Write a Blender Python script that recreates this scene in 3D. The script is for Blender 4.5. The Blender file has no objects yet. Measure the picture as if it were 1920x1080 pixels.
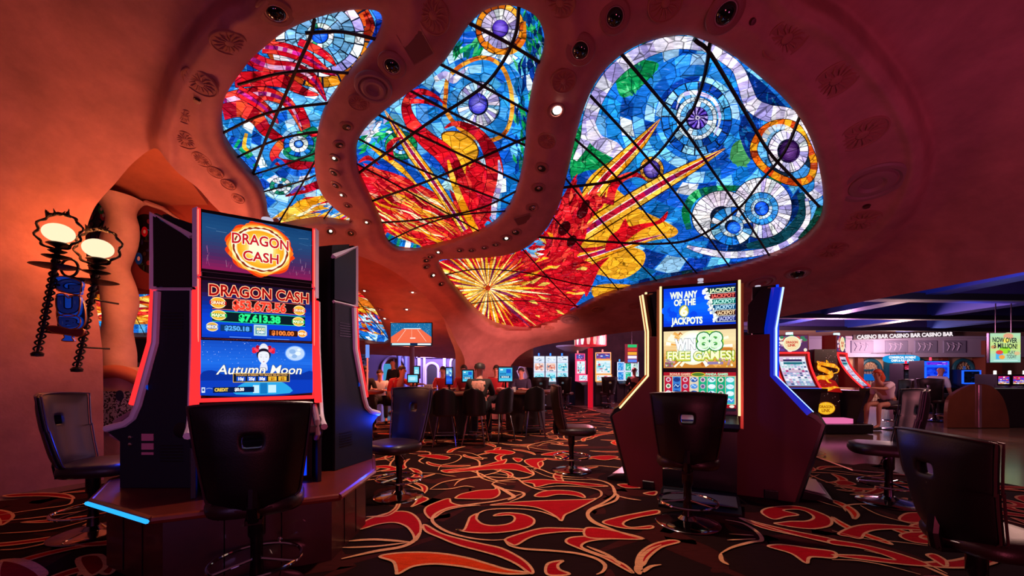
import bpy, bmesh, math, random
import numpy as np
from mathutils import Vector, Matrix
from mathutils.geometry import tessellate_polygon

S = bpy.context.scene
C = S.collection
PI = math.pi
# ------------------------------------------------------------------ camera
CAMH, FPX, HY = 1.29, 750.0, 698.0          # eye height, focal length and horizon row of the 1920x1080 frame
cam_data = bpy.data.cameras.new('camera')
cam_data.sensor_width = 36.0
cam_data.lens = 36.0 * FPX / 1920.0
cam_data.shift_y = (HY - 540.0) / 1920.0
cam_data.clip_start, cam_data.clip_end = 0.05, 200
cam = bpy.data.objects.new('camera', cam_data)
cam.location = (0, 0, CAMH)
cam.rotation_euler = (PI / 2, 0, 0)
C.objects.link(cam)
S.camera = cam
# ------------------------------------------------------------------ colour, world, lights
S.view_settings.view_transform = 'Standard'
S.view_settings.look = 'None'
S.view_settings.exposure = 0.0
S.view_settings.gamma = 1.0
S.view_settings.use_curve_mapping = False
try:
    S.cycles.max_bounces = 6
    S.cycles.diffuse_bounces = 3
    S.cycles.glossy_bounces = 3
    S.cycles.sample_clamp_indirect = 3.0
    S.cycles.caustics_reflective = False
    S.cycles.caustics_refractive = False
except Exception:
    pass


def lin(c):
    if isinstance(c, str):
        c = c.lstrip('#')
        c = [int(c[i:i + 2], 16) / 255 for i in (0, 2, 4)]
    return tuple((x / 12.92 if x <= .04045 else ((x + .055) / 1.055) ** 2.4) for x in c[:3])


w = bpy.data.worlds.new('world')
S.world = w
w.use_nodes = True
_bg = w.node_tree.nodes['Background']
_bg.inputs['Color'].default_value = (*lin('#b8627e'), 1)
_bg.inputs['Strength'].default_value = 0.15


def aim(o, target):
    o.rotation_euler = (Vector(target) - o.location).to_track_quat('-Z', 'Y').to_euler()


def lamp(kind, name, loc, color, power, target=None, size=.1, angle=100, blend=.6):
    L = bpy.data.lights.new(name, kind)
    L.color = lin(color)
    L.energy = power
    L.specular_factor = 0 if size > .25 else .3
    if kind == 'SPOT':
        L.spot_size = math.radians(angle)
        L.spot_blend = blend
        L.shadow_soft_size = size
    elif kind == 'POINT':
        L.shadow_soft_size = size
    elif kind == 'AREA':
        L.size = size
    o = bpy.data.objects.new(name, L)
    o.location = loc
    if target is not None:
        aim(o, target)
    C.objects.link(o)
    return o


# recessed downlights of the hall: warm pools on the carpet
lamp('SPOT', 'downlight_light', (.1, 3.6, 3.9), '#ffd6c2', 430, (.1, 3.4, 0), .08, 105, .9)
lamp('SPOT', 'downlight_light', (-.2, 6.6, 3.2), '#ffcdb4', 400, (-.2, 6.6, 0), .08, 110, .9)
lamp('SPOT', 'downlight_light', (1.9, 8.5, 2.7), '#ffcdb0', 240, (1.9, 8.5, 0), .08, 110, .9)
lamp('SPOT', 'downlight_light', (-3.0, 9.5, 2.9), '#ff9a6a', 220, (-3, 9.5, 0), .08, 120, .9)
# unseen coloured spots added to tint the ceiling, walls, vault and column
lamp('SPOT', 'wash_fill', (1.0, -1.5, .6), '#f0607e', 200, (1.5, 5, 3.6), .4, 130, 1)
lamp('SPOT', 'wash_fill', (-1.5, -1.0, 1.0), '#a47cd4', 110, (-4.6, 3.6, 2.4), .4, 120, 1)
lamp('SPOT', 'wash_fill', (4.5, .5, .5), '#cc60a0', 330, (5.6, 5.2, 3.4), .4, 130, 1)
lamp('SPOT', 'wash_fill', (.9, 8.3, 1.7), '#ffa8a4', 300, (-.5, 11.2, 1.9), .3, 130, 1)
lamp('SPOT', 'wash_fill', (-2.6, 7.4, .6), '#ff6a3c', 210, (-2.6, 8.2, 3.4), .3, 150, 1)
lamp('POINT', 'hall_fill', (12, 15, 2.6), '#c080a8', 1500, None, .5)  # fixtureless points added to brighten the far hall
lamp('POINT', 'hall_fill', (6, 20, 2.8), '#d8a8c0', 1500, None, .5)
lamp('POINT', 'hall_fill', (-3, 15.5, 2.6), '#b49cf0', 1300, None, .4)
lamp('POINT', 'arch_fill', (-2.6, 10.6, 1.5), '#ff8a62', 70, None, .3)  # orange fill added for the dark rear vault, no lamp there
lamp('POINT', 'hall_fill', (9.3, 7.2, 2.5), '#e0a898', 220, None, .4)  # added to brighten the wooden end panel
lamp('POINT', 'deck_light', (-3.02, 3.2, .80), '#1840ff', 9, None, .06)
lamp('POINT', 'deck_light', (-1.27, 3.93, .82), '#1840ff', 9, None, .06)
lamp('POINT', 'deck_light', (1.76, 3.62, .95), '#1840ff', 5, None, .05)
lamp('POINT', 'hall_fill', (18.5, 19, 2.3), '#e0b0a8', 700, None, .4)  # added to lift the far wall and its frieze
lamp('POINT', 'arch_fill', (-3.9, 5.1, 2.5), '#ffa078', 80, None, .3)  # points added to warm the niches and the space behind the arch
lamp('POINT', 'arch_fill', (-5.2, 8.6, 1.9), '#ff7a50', 30, None, .3)
lamp('POINT', 'hall_fill', (3.6, 14.0, 2.4), '#ff90a0', 500, None, .3)


# ------------------------------------------------------------------ pixel helpers (where a thing stands is read off the photograph)
def ray(px, py):
    return Vector(((px - 960) / FPX, 1.0, (HY - py) / FPX))


def P(px, py, d):
    r = ray(px, py)
    return Vector((r.x * d, d, CAMH + r.z * d))


def fl(px, py, z=0.0):
    d = (CAMH - z) * FPX / (py - HY)
    return Vector(((px - 960) / FPX * d, d, z))


# ------------------------------------------------------------------ materials
MATS = {}


def nt(m):
    m.use_nodes = True
    return m.node_tree


def mat(name, col, rough=.5, metal=0.0, emit=None, es=0.0, spec=.5, coat=0.0, bump=0.0, bscale=20.0, var=0.0, vscale=3.0):
    if name in MATS:
        return MATS[name]
    m = bpy.data.materials.new(name)
    t = nt(m)
    b = t.nodes['Principled BSDF']
    b.inputs['Base Color'].default_value = (*lin(col), 1)
    b.inputs['Roughness'].default_value = rough
    b.inputs['Metallic'].default_value = metal
    b.inputs['Specular IOR Level'].default_value = spec
    b.inputs['Coat Weight'].default_value = coat
    if emit:
        b.inputs['Emission Color'].default_value = (*lin(emit), 1)
        b.inputs['Emission Strength'].default_value = es
    tc = None
    if bump or var:
        tc = t.nodes.new('ShaderNodeTexCoord')
    if bump:
        n = t.nodes.new('ShaderNodeTexNoise')
        n.inputs['Scale'].default_value = bscale
        n.inputs['Detail'].default_value = 4
        t.links.new(tc.outputs['Object'], n.inputs['Vector'])
        bp = t.nodes.new('ShaderNodeBump')
        bp.inputs['Strength'].default_value = bump
        bp.inputs['Distance'].default_value = .02
        t.links.new(n.outputs['Fac'], bp.inputs['Height'])
        t.links.new(bp.outputs['Normal'], b.inputs['Normal'])
    if var:
        n2 = t.nodes.new('ShaderNodeTexNoise')
        n2.inputs['Scale'].default_value = vscale
        n2.inputs['Detail'].default_value = 6
        n2.inputs['Roughness'].default_value = .65
        t.links.new(tc.outputs['Object'], n2.inputs['Vector'])
        r = t.nodes.new('ShaderNodeValToRGB')
        lc = lin(col)
        r.color_ramp.elements[0].position = .3
        r.color_ramp.elements[1].position = .7
        r.color_ramp.elements[0].color = (*[x * (1 - var) for x in lc], 1)
        r.color_ramp.elements[1].color = (*[min(1, x * (1 + var)) for x in lc], 1)
        t.links.new(n2.outputs['Fac'], r.inputs['Fac'])
        t.links.new(r.outputs['Color'], b.inputs['Base Color'])
    MATS[name] = m
    return m


def glow(name, col, es):
    if name in MATS:
        return MATS[name]
    m = bpy.data.materials.new(name)
    t = nt(m)
    t.nodes.clear()
    e = t.nodes.new('ShaderNodeEmission')
    e.inputs['Color'].default_value = (*lin(col), 1)
    e.inputs['Strength'].default_value = es
    o = t.nodes.new('ShaderNodeOutputMaterial')
    t.links.new(e.outputs[0], o.inputs['Surface'])
    MATS[name] = m
    return m


def art_mat(name, es=1.0, sample=True):
    """a lit display: the colour of every printed or lit piece, emitted"""
    m = bpy.data.materials.new(name)
    t = nt(m)
    t.nodes.clear()
    a = t.nodes.new('ShaderNodeVertexColor')
    a.layer_name = 'Col'
    e = t.nodes.new('ShaderNodeEmission')
    e.inputs['Strength'].default_value = es
    o = t.nodes.new('ShaderNodeOutputMaterial')
    t.links.new(a.outputs['Color'], e.inputs['Color'])
    t.links.new(e.outputs[0], o.inputs['Surface'])
    if not sample:
        m.cycles.emission_sampling = 'NONE'
    MATS[name] = m
    return m


def paint_mat(name, rough=.6, spec=.3):
    """printed pieces that only reflect light"""
    m = bpy.data.materials.new(name)
    t = nt(m)
    b = t.nodes['Principled BSDF']
    a = t.nodes.new('ShaderNodeVertexColor')
    a.layer_name = 'Col'
    t.links.new(a.outputs['Color'], b.inputs['Base Color'])
    b.inputs['Roughness'].default_value = rough
    b.inputs['Specular IOR Level'].default_value = spec
    MATS[name] = m
    return m


def glass_mat():
    """back-lit stained glass: streaky sheets, small leaded panes"""
    m = bpy.data.materials.new('stained_glass')
    t = nt(m)
    t.nodes.clear()
    N = t.nodes.new
    L = t.links.new
    a = N('ShaderNodeVertexColor'); a.layer_name = 'Col'
    tc = N('ShaderNodeTexCoord')
    mp = N('ShaderNodeMapping'); mp.inputs['Scale'].default_value = (1, 1, 1)
    L(tc.outputs['Object'], mp.inputs['Vector'])
    # panes
    vo = N('ShaderNodeTexVoronoi'); vo.inputs['Scale'].default_value = 7.0
    L(mp.outputs['Vector'], vo.inputs['Vector'])
    sep = N('ShaderNodeSeparateColor'); L(vo.outputs['Color'], sep.inputs['Color'])
    ve = N('ShaderNodeTexVoronoi'); ve.feature = 'DISTANCE_TO_EDGE'; ve.inputs['Scale'].default_value = 7.0
    L(mp.outputs['Vector'], ve.inputs['Vector'])
    lead = N('ShaderNodeMapRange'); lead.inputs['From Min'].default_value = .015; lead.inputs['From Max'].default_value = .04
    lead.inputs['To Min'].default_value = .25
    L(ve.outputs['Distance'], lead.inputs['Value'])
    val = N('ShaderNodeMapRange'); val.inputs['To Min'].default_value = .62; val.inputs['To Max'].default_value = 1.3
    L(sep.outputs['Red'], val.inputs['Value'])
    # streaks in the sheets
    m2 = N('ShaderNodeMapping'); m2.inputs['Scale'].default_value = (5, 26, 26); m2.inputs['Rotation'].default_value = (0, 0, .7)
    L(tc.outputs['Object'], m2.inputs['Vector'])
    no = N('ShaderNodeTexNoise'); no.inputs['Scale'].default_value = 1.6; no.inputs['Detail'].default_value = 5; no.inputs['Roughness'].default_value = .7
    L(m2.outputs['Vector'], no.inputs['Vector'])
    st = N('ShaderNodeMapRange'); st.inputs['From Min'].default_value = .3; st.inputs['From Max'].default_value = .7
    st.inputs['To Min'].default_value = .45; st.inputs['To Max'].default_value = 1.5
    L(no.outputs['Fac'], st.inputs['Value'])
    mu = N('ShaderNodeMath'); mu.operation = 'MULTIPLY'; L(val.outputs['Result'], mu.inputs[0]); L(st.outputs['Result'], mu.inputs[1])
    mu2 = N('ShaderNodeMath'); mu2.operation = 'MULTIPLY'; L(mu.outputs[0], mu2.inputs[0]); L(lead.outputs['Result'], mu2.inputs[1])
    e = N('ShaderNodeEmission')
    mx = N('ShaderNodeMix'); mx.data_type = 'RGBA'
    wf = N('ShaderNodeMapRange'); wf.inputs['From Min'].default_value = .6; wf.inputs['From Max'].default_value = .85; wf.inputs['To Max'].default_value = .35
    L(no.outputs['Fac'], wf.inputs['Value'])
    L(wf.outputs['Result'], mx.inputs['Factor'])
    L(a.outputs['Color'], mx.inputs['A'])
    mx.inputs['B'].default_value = (1, .96, .9, 1)
    L(mx.outputs['Result'], e.inputs['Color'])
    mu3 = N('ShaderNodeMath'); mu3.operation = 'MULTIPLY'; mu3.inputs[1].default_value = 1.25
    L(mu2.outputs[0], mu3.inputs[0])
    L(mu3.outputs[0], e.inputs['Strength'])
    o = N('ShaderNodeOutputMaterial')
    L(e.outputs[0], o.inputs['Surface'])
    MATS['stained_glass'] = m
    return m


# ------------------------------------------------------------------ object helpers
def tag(o, label=None, cat=None, group=None, kind=None):
    if label:
        o['label'] = label
    if cat:
        o['category'] = cat
    if group:
        o['group'] = group
    if kind:
        o['kind'] = kind
    return o


def thing(name, label, cat, loc=(0, 0, 0), rz=0.0, group=None):
    o = bpy.data.objects.new(name, None)
    o.empty_display_size = .1
    o.location = loc
    o.rotation_euler = (0, 0, rz)
    C.objects.link(o)
    return tag(o, label, cat, group)


def link_mesh(name, me, m, parent=None):
    if m is not None:
        for x in (m if isinstance(m, (list, tuple)) else [m]):
            me.materials.append(x)
    o = bpy.data.objects.new(name, me)
    C.objects.link(o)
    if parent is not None:
        o.parent = parent
    return o


def dup(root, loc=None, rz=None, label=None, group=None):
    def cp(o, par):
        c = o.copy()
        C.objects.link(c)
        if par is not None:
            c.parent = par
        for ch in o.children:
            cp(ch, c)
        return c
    r = cp(root, None)
    if loc is not None:
        r.location = loc
    if rz is not None:
        r.rotation_euler = (0, 0, rz)
    if label:
        r['label'] = label
    if group:
        r['group'] = group
    return r


class MB:
    """collects simple solids into one mesh"""

    def __init__(s):
        s.v, s.f = [], []

    def add(s, vs, fs):
        n = len(s.v)
        s.v += [Vector(x) for x in vs]
        s.f += [tuple(i + n for i in f) for f in fs]
        return s

    def box(s, c, size, rz=0.0, M=None, taper=1.0):
        hx, hy, hz = size[0] / 2, size[1] / 2, size[2] / 2
        vs = []
        for z in (-hz, hz):
            k = taper if z > 0 else 1
            for x, y in ((-hx, -hy), (hx, -hy), (hx, hy), (-hx, hy)):
                v = Vector((x * k, y * k, z))
                if M is not None:
                    v = M @ v
                elif rz:
                    v = Vector((v.x * math.cos(rz) - v.y * math.sin(rz), v.x * math.sin(rz) + v.y * math.cos(rz), v.z))
                vs.append(v + Vector(c))
        return s.add(vs, [(3, 2, 1, 0), (4, 5, 6, 7), (0, 1, 5, 4), (1, 2, 6, 5), (2, 3, 7, 6), (3, 0, 4, 7)])

    def cyl(s, p0, p1, r0, r1=None, n=16, cap=True):
        return s.tube([p0, p1], [r0, r0 if r1 is None else r1], n, cap)

    def tube(s, pts, r, n=10, cap=True, closed=False):
        pts = [Vector(p) for p in pts]
        m = len(pts)
        rr = list(r) if isinstance(r, (list, tuple)) else [r] * m
        vs, fs = [], []
        up = None
        for i, p in enumerate(pts):
            a = pts[(i - 1) % m] if (closed or i > 0) else p
            b = pts[(i + 1) % m] if (closed or i < m - 1) else p
            t = (b - a)
            if t.length < 1e-9:
                t = Vector((0, 0, 1))
            t.normalize()
            if up is None:
                up = Vector((0, 0, 1)) if abs(t.z) < .9 else Vector((1, 0, 0))
            x = t.cross(up)
            if x.length < 1e-6:
                x = t.orthogonal()
            x.normalize()
            y = x.cross(t).normalized()
            up = y
            for k in range(n):
                an = 2 * PI * k / n
                vs.append(p + (x * math.cos(an) + y * math.sin(an)) * rr[i])
        for i in range(m if closed else m - 1):
            j = (i + 1) % m
            for k in range(n):
                k2 = (k + 1) % n
                fs.append((i * n + k, i * n + k2, j * n + k2, j * n + k))
        if cap and not closed:
            fs.append(tuple(range(n))[::-1])
            fs.append(tuple((m - 1) * n + k for k in range(n)))
        return s.add(vs, fs)

    def ring(s, c, R, r, n=32, k=8, axis=None, ry=None):
        q = Vector((0, 0, 1)).rotation_difference(Vector(axis)) if axis is not None else None
        pts = []
        for i in range(n):
            a = 2 * PI * i / n
            v = Vector((R * math.cos(a), (ry or R) * math.sin(a), 0))
            pts.append((q @ v if q else v) + Vector(c))
        return s.tube(pts, r, k, closed=True)

    def lathe(s, prof, c=(0, 0, 0), n=32, axis=None, sx=1.0, sy=1.0):
        q = Vector((0, 0, 1)).rotation_difference(Vector(axis)) if axis is not None else None
        vs, fs = [], []
        for r, z in prof:
            for k in range(n):
                a = 2 * PI * k / n
                v = Vector((r * math.cos(a) * sx, r * math.sin(a) * sy, z))
                vs.append((q @ v if q else v) + Vector(c))
        for i in range(len(prof) - 1):
            for k in range(n):
                k2 = (k + 1) % n
                fs.append((i * n + k, i * n + k2, (i + 1) * n + k2, (i + 1) * n + k))
        if prof[0][0] > 1e-6:
            fs.append(tuple(range(n))[::-1])
        if prof[-1][0] > 1e-6:
            fs.append(tuple((len(prof) - 1) * n + k for k in range(n)))
        return s.add(vs, fs)

    def ball(s, c, r, n=16, sc=(1, 1, 1)):
        prof = [(math.sin(PI * i / n) * r + (1e-7 if i in (0, n) else 0), -math.cos(PI * i / n) * r) for i in range(n + 1)]
        k = len(s.v)
        s.lathe(prof, (0, 0, 0), n * 2)
        for i in range(k, len(s.v)):
            v = s.v[i]
            s.v[i] = Vector((v.x * sc[0], v.y * sc[1], v.z * sc[2])) + Vector(c)
        return s

    def prism(s, poly, f0, f1):
        """poly of (a,b); f0/f1 map (a,b) to the two faces"""
        n = len(poly)
        vs = [f0(*p) for p in poly] + [f1(*p) for p in poly]
        tri = tessellate_polygon([[Vector((p[0], p[1], 0)) for p in poly]])
        fs = [tuple(t) for t in tri] + [tuple(n + i for i in t[::-1]) for t in tri]
        for i in range(n):
            j = (i + 1) % n
            fs.append((i, j, n + j, n + i))
        return s.add(vs, fs)

    def grid(s, fn, nu, nv, thick=None):
        """sheet fn(u,v) for u,v in 0..1; thick: second sheet fn2 closing it"""
        k = len(s.v)
        vs = [fn(i / nu, j / nv) for j in range(nv + 1) for i in range(nu + 1)]
        fs = [(j * (nu + 1) + i, j * (nu + 1) + i + 1, (j + 1) * (nu + 1) + i + 1, (j + 1) * (nu + 1) + i) for j in range(nv) for i in range(nu)]
        if thick:
            m = len(vs)
            vs += [thick(i / nu, j / nv) for j in range(nv + 1) for i in range(nu + 1)]
            fs += [tuple(m + q for q in f[::-1]) for f in list(fs)]
            rim = [i for i in range(nu + 1)] + [j * (nu + 1) + nu for j in range(1, nv + 1)] + [nv * (nu + 1) + i for i in range(nu - 1, -1, -1)] + [j * (nu + 1) for j in range(nv - 1, 0, -1)]
            for a, b in zip(rim, rim[1:] + rim[:1]):
                fs.append((b, a, m + a, m + b))
        return s.add(vs, fs)

    def build(s, name, m, parent=None, smooth=True, bevel=0.0, sub=0, ang=35):
        me = bpy.data.meshes.new(name)
        me.from_pydata([tuple(v) for v in s.v], [], s.f)
        bm = bmesh.new()
        bm.from_mesh(me)
        if bevel:
            bmesh.ops.remove_doubles(bm, verts=bm.verts, dist=1e-5)
        bmesh.ops.recalc_face_normals(bm, faces=bm.faces)
        if bevel:
            es = [e for e in bm.edges if len(e.link_faces) == 2 and e.calc_face_angle(0) > math.radians(30)]
            bmesh.ops.bevel(bm, geom=es, offset=bevel, segments=3, profile=.6, affect='EDGES', clamp_overlap=True)
        bm.to_mesh(me)
        bm.free()
        if smooth:
            me.polygons.foreach_set('use_smooth', [True] * len(me.polygons))
            me.set_sharp_from_angle(angle=math.radians(ang))
        o = link_mesh(name, me, m, parent)
        if sub:
            md = o.modifiers.new('sub', 'SUBSURF')
            md.levels = md.render_levels = sub
        return o


def crom(pts, closed=False, k=6):
    """Catmull-Rom through the points"""
    n = len(pts)
    out = []
    rng = range(n) if closed else range(n - 1)
    for i in rng:
        p0 = pts[(i - 1) % n] if closed or i > 0 else pts[i]
        p1, p2 = pts[i], pts[(i + 1) % n]
        p3 = pts[(i + 2) % n] if closed or i < n - 2 else p2
        for j in range(k):
            t = j / k
            out.append(tuple(.5 * (2 * b + (c - a) * t + (2 * a - 5 * b + 4 * c - d) * t * t + (3 * b - a - 3 * c + d) * t ** 3) for a, b, c, d in zip(p0, p1, p2, p3)))
    if not closed:
        out.append(tuple(pts[-1]))
    return out


def inside(p, poly):
    x, y = p
    r = False
    n = len(poly)
    j = n - 1
    for i in range(n):
        xi, yi = poly[i]
        xj, yj = poly[j]
        if (yi > y) != (yj > y) and x < (xj - xi) * (y - yi) / (yj - yi) + xi:
            r = not r
        j = i
    return r


_txt = {}


def text_shape(s, bold=0.0):
    """letters as flat polygons, height 1, left-bottom at 0,0 -> (verts, faces, width)"""
    key = (s, bold)
    if key in _txt:
        return _txt[key]
    cu = bpy.data.curves.new('lettering', 'FONT')
    cu.body = s
    cu.size = 1.0
    cu.resolution_u = 3
    cu.offset = bold
    cu.fill_mode = 'FRONT'
    ob = bpy.data.objects.new('lettering', cu)
    C.objects.link(ob)
    dg = bpy.context.evaluated_depsgraph_get()
    me = bpy.data.meshes.new_from_object(ob.evaluated_get(dg))
    vs = [(v.co.x, v.co.y) for v in me.vertices]
    fs = [tuple(p.vertices) for p in me.polygons]
    bpy.data.objects.remove(ob)
    bpy.data.curves.remove(cu)
    bpy.data.meshes.remove(me)
    if not vs:
        _txt[key] = ([], [], 0)
        return _txt[key]
    x0 = min(v[0] for v in vs)
    x1 = max(v[0] for v in vs)
    H = .7
    vs = [((x - x0) / H, y / H) for x, y in vs]
    _txt[key] = (vs, fs, (x1 - x0) / H)
    return _txt[key]


class Art:
    """coloured flat pieces laid one over another on a surface; mapf(x, y, layer) gives the point"""

    def __init__(s, mapf):
        s.m = mapf
        s.v, s.f, s.c = [], [], []
        s.L = 0
        s.rnd = random.Random(7)

    def up(s):
        s.L += 1
        return s

    def _add(s, pts2, faces, col):
        n = len(s.v)
        s.v += [s.m(x, y, s.L) for x, y in pts2]
        for f in faces:
            s.f.append(tuple(i + n for i in f))
            s.c.append(col)

    def jit(s, col, j):
        c = lin(col) if isinstance(col, str) else col
        if not j:
            return c
        k = 1 + s.rnd.uniform(-j, j)
        return tuple(max(0, min(1.6, x * k * (1 + s.rnd.uniform(-j, j) * .35))) for x in c)

    def poly(s, pts, col, jit=0):
        pts = list(pts)
        tri = tessellate_polygon([[Vector((p[0], p[1], 0)) for p in pts]])
        s._add(pts, [tuple(t) for t in tri], s.jit(col, jit))
        return s

    def blob(s, pts, col, k=5, jit=0):
        return s.up().poly(crom(pts, True, k), col, jit)

    def rect(s, x0, y0, x1, y1, col):
        s.up()
        s._add([(x0, y0), (x1, y0), (x1, y1), (x0, y1)], [(0, 1, 2, 3)], s.jit(col, 0))
        return s

    def grad(s, x0, y0, x1, y1, cols, n=12):
        """display gradient, top to bottom"""
        s.up()
        cs = [lin(c) for c in cols]
        for i in range(n):
            t = (i + .5) / n * (len(cs) - 1)
            a = min(int(t), len(cs) - 2)
            c = tuple(cs[a][q] * (1 - t + a) + cs[a + 1][q] * (t - a) for q in range(3))
            ya, yb = y0 + (y1 - y0) * i / n, y0 + (y1 - y0) * (i + 1) / n
            s._add([(x0, ya), (x1, ya), (x1, yb), (x0, yb)], [(0, 1, 2, 3)], c)
        return s

    def stroke(s, pts, wd, col, smooth=True, closed=False, k=5, jit=0, tiles=0, gap=.0):
        """ribbon; wd number or list (taper); tiles>0 colours every segment apart; col may be a list"""
        n0 = len(pts)
        P2 = crom(pts, closed, k) if smooth else list(pts)
        m = len(P2)
        if isinstance(wd, (list, tuple)):
            ws = [float(np.interp(i / max(1, m - 1), np.linspace(0, 1, len(wd)), wd)) for i in range(m)]
        else:
            ws = [wd] * m
        s.up()
        Lr = []
        for i, p in enumerate(P2):
            a = P2[(i - 1) % m] if closed or i > 0 else p
            b = P2[(i + 1) % m] if closed or i < m - 1 else p
            dx, dy = b[0] - a[0], b[1] - a[1]
            l = math.hypot(dx, dy) or 1
            nx, ny = -dy / l * ws[i] / 2, dx / l * ws[i] / 2
            Lr.append(((p[0] + nx, p[1] + ny), (p[0] - nx, p[1] - ny)))
        base = col if isinstance(col, list) else [col]
        cur = s.jit(s.rnd.choice(base), jit)
        for i in range(m if closed else m - 1):
            j = (i + 1) % m
            if tiles and i % tiles == 0:
                cur = s.jit(s.rnd.choice(base), jit)
            s._add([Lr[i][0], Lr[i][1], Lr[j][1], Lr[j][0]], [(0, 1, 2, 3)], cur)
        return s

    def disc(s, cx, cy, rx, col, ry=None, n=28, rot=0):
        s.up()
        ry = ry or rx
        pts = []
        for i in range(n):
            a = 2 * PI * i / n
            x, y = rx * math.cos(a), ry * math.sin(a)
            pts.append((cx + x * math.cos(rot) - y * math.sin(rot), cy + x * math.sin(rot) + y * math.cos(rot)))
        s._add(pts, [tuple(range(n))], s.jit(col, 0))
        return s

    def rings(s, cx, cy, radii, cols, ns, asp=1.0, rot=0, jit=.25, gap=.06, keep=None, a0=0, a1=2 * PI, twist=0, lead='#0a1018'):
        """tiled rings: radii r0<r1<..; cols list of palettes; ns tiles in every ring"""
        s.up()
        for q in range(len(radii) - 1):
            r0, r1 = radii[q], radii[q + 1]
            n = ns[q]
            off = s.rnd.random() * .5
            for i in range(n):
                t0 = a0 + (a1 - a0) * (i + off + gap) / n
                t1 = a0 + (a1 - a0) * (i + 1 + off - gap) / n
                pts = []
                K = max(2, int(40 / n))
                g = min(.8, (r1 - r0) * .05)
                for r, tw, seq in ((r0 + g, 0, range(K + 1)), (r1 - g, twist, range(K, -1, -1))):
                    for e in seq:
                        a = t0 + (t1 - t0) * e / K + tw
                        x, y = r * math.cos(a), r * asp * math.sin(a)
                        pts.append((cx + x * math.cos(rot) - y * math.sin(rot), cy + x * math.sin(rot) + y * math.cos(rot)))
                cen = (sum(p[0] for p in pts) / len(pts), sum(p[1] for p in pts) / len(pts))
                if keep and not keep(cen):
                    continue
                pal = cols[q]
                m = len(pts) // 2
                c = s.jit(s.rnd.choice(pal) if isinstance(pal, list) else pal, jit)
                s._add(pts, [(e, e + 1, 2 * m - 2 - e, 2 * m - 1 - e) for e in range(m - 1)], c)
        return s

    def text(s, body, cx, cy, h, col, width=None, bold=0.0, edge=None, ew=.05, slant=0.0, dy=0.0, flip=-1, arc=0.0, rot=0.0):
        """centred lettering; flip=-1 when y runs down; edge colour = outline behind"""
        lays = ([(edge, bold + ew)] if edge else []) + [(col, bold)]
        vs0, fs0, w0 = text_shape(body, 0)
        W = width or w0 * h
        for c, b in lays:
            vs, fs, wd = text_shape(body, b)
            if not vs:
                continue
            s.up()
            k = W / w0
            pts = []
            for x, y in vs:
                X = (x - wd / 2) * k
                Y = (y - .5) * h
                X += slant * Y
                u = 2 * X / W if W else 0
                Y += arc * h * (1 - u * u) + dy * X
                if rot:
                    X, Y = X * math.cos(rot) - Y * math.sin(rot), X * math.sin(rot) + Y * math.cos(rot)
                pts.append((cx + X, cy + flip * Y))
            s._add(pts, fs, s.jit(c, 0))
        return s

    def build(s, name, m, parent=None, back=None):
        me = bpy.data.meshes.new(name)
        me.from_pydata([tuple(v) for v in s.v], [], s.f)
        att = me.color_attributes.new('Col', 'FLOAT_COLOR', 'CORNER')
        arr = np.ones((len(me.loops), 4), dtype=np.float32)
        tot = np.zeros(len(me.polygons), dtype=np.int32)
        me.polygons.foreach_get('loop_total', tot)
        arr[:, :3] = np.repeat(np.array(s.c, dtype=np.float32), tot, axis=0)
        att.data.foreach_set('color', arr.ravel())
        return link_mesh(name, me, m, parent)


def plane_map(origin, ux, uy, nrm, eps=.0001):
    """x along ux, y along uy (metres per unit folded in), layers along nrm"""
    o, a, b, n = Vector(origin), Vector(ux), Vector(uy), Vector(nrm)
    return lambda x, y, L: o + a * x + b * y + n * (eps * L)
# ================================================================== the hall: sculpted plaster ceiling, wall, floor
PLASTER = mat('plaster', '#a8685f', .75, bump=.35, bscale=7, var=.22, vscale=2.2, spec=.25)
PLASTER_DARK = mat('plaster_dark', '#a85a40', .75, bump=.3, bscale=6, var=.22, vscale=2.0, spec=.25)
ZA, ZB = 5.14, .28                      # main glazing plane z = ZA - ZB*y
CN = math.sqrt(1 + ZB * ZB)
ZA2, ZB2 = 5.15, .22                     # rear vault plane
CN2 = math.sqrt(1 + ZB2 * ZB2)
COLX, COLY, COLR = -.70, 11.5, .66


def smin(a, b, k):
    h = np.maximum(k - np.abs(a - b), 0) / k
    return np.minimum(a, b) - h * h * k / 4


def F1(X, Y, Z):
    a = (ZA - ZB * Y - Z) / CN
    b = (X + 5.2) * .829 - (Y - 4.08) * .559
    c = -.78 * (X - 6.5) - .62 * (Z - 2.7)
    d = np.hypot(X - COLX, Y - COLY) - COLR
    return smin(smin(smin(a, b, 1.6), c, 1.2), d, 1.0)


def F2(X, Y, Z):
    return (ZA2 - ZB2 * Y - Z) / CN2


def hit(F, px, py, h=0.0, n=90):
    """where the sight line through a pixel meets the surface F = -h (vectorised)"""
    ux, uz = (px - 960) / FPX, (HY - py) / FPX
    ln = np.sqrt(1 + ux * ux + uz * uz)
    t = np.full_like(ux, .6)
    for _ in range(n):
        f = F(ux * t, t, CAMH + uz * t) + h
        t = t + .9 * f / ln
        t = np.minimum(t, 40)
    return np.stack([ux * t, t, CAMH + uz * t], -1)


def fgrad(F, p):
    e = 1e-3
    X, Y, Z = p[..., 0], p[..., 1], p[..., 2]
    g = np.stack([F(X + e, Y, Z) - F(X - e, Y, Z), F(X, Y + e, Z) - F(X, Y - e, Z), F(X, Y, Z + e) - F(X, Y, Z - e)], -1)
    return g / np.linalg.norm(g, axis=-1, keepdims=True)


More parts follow.
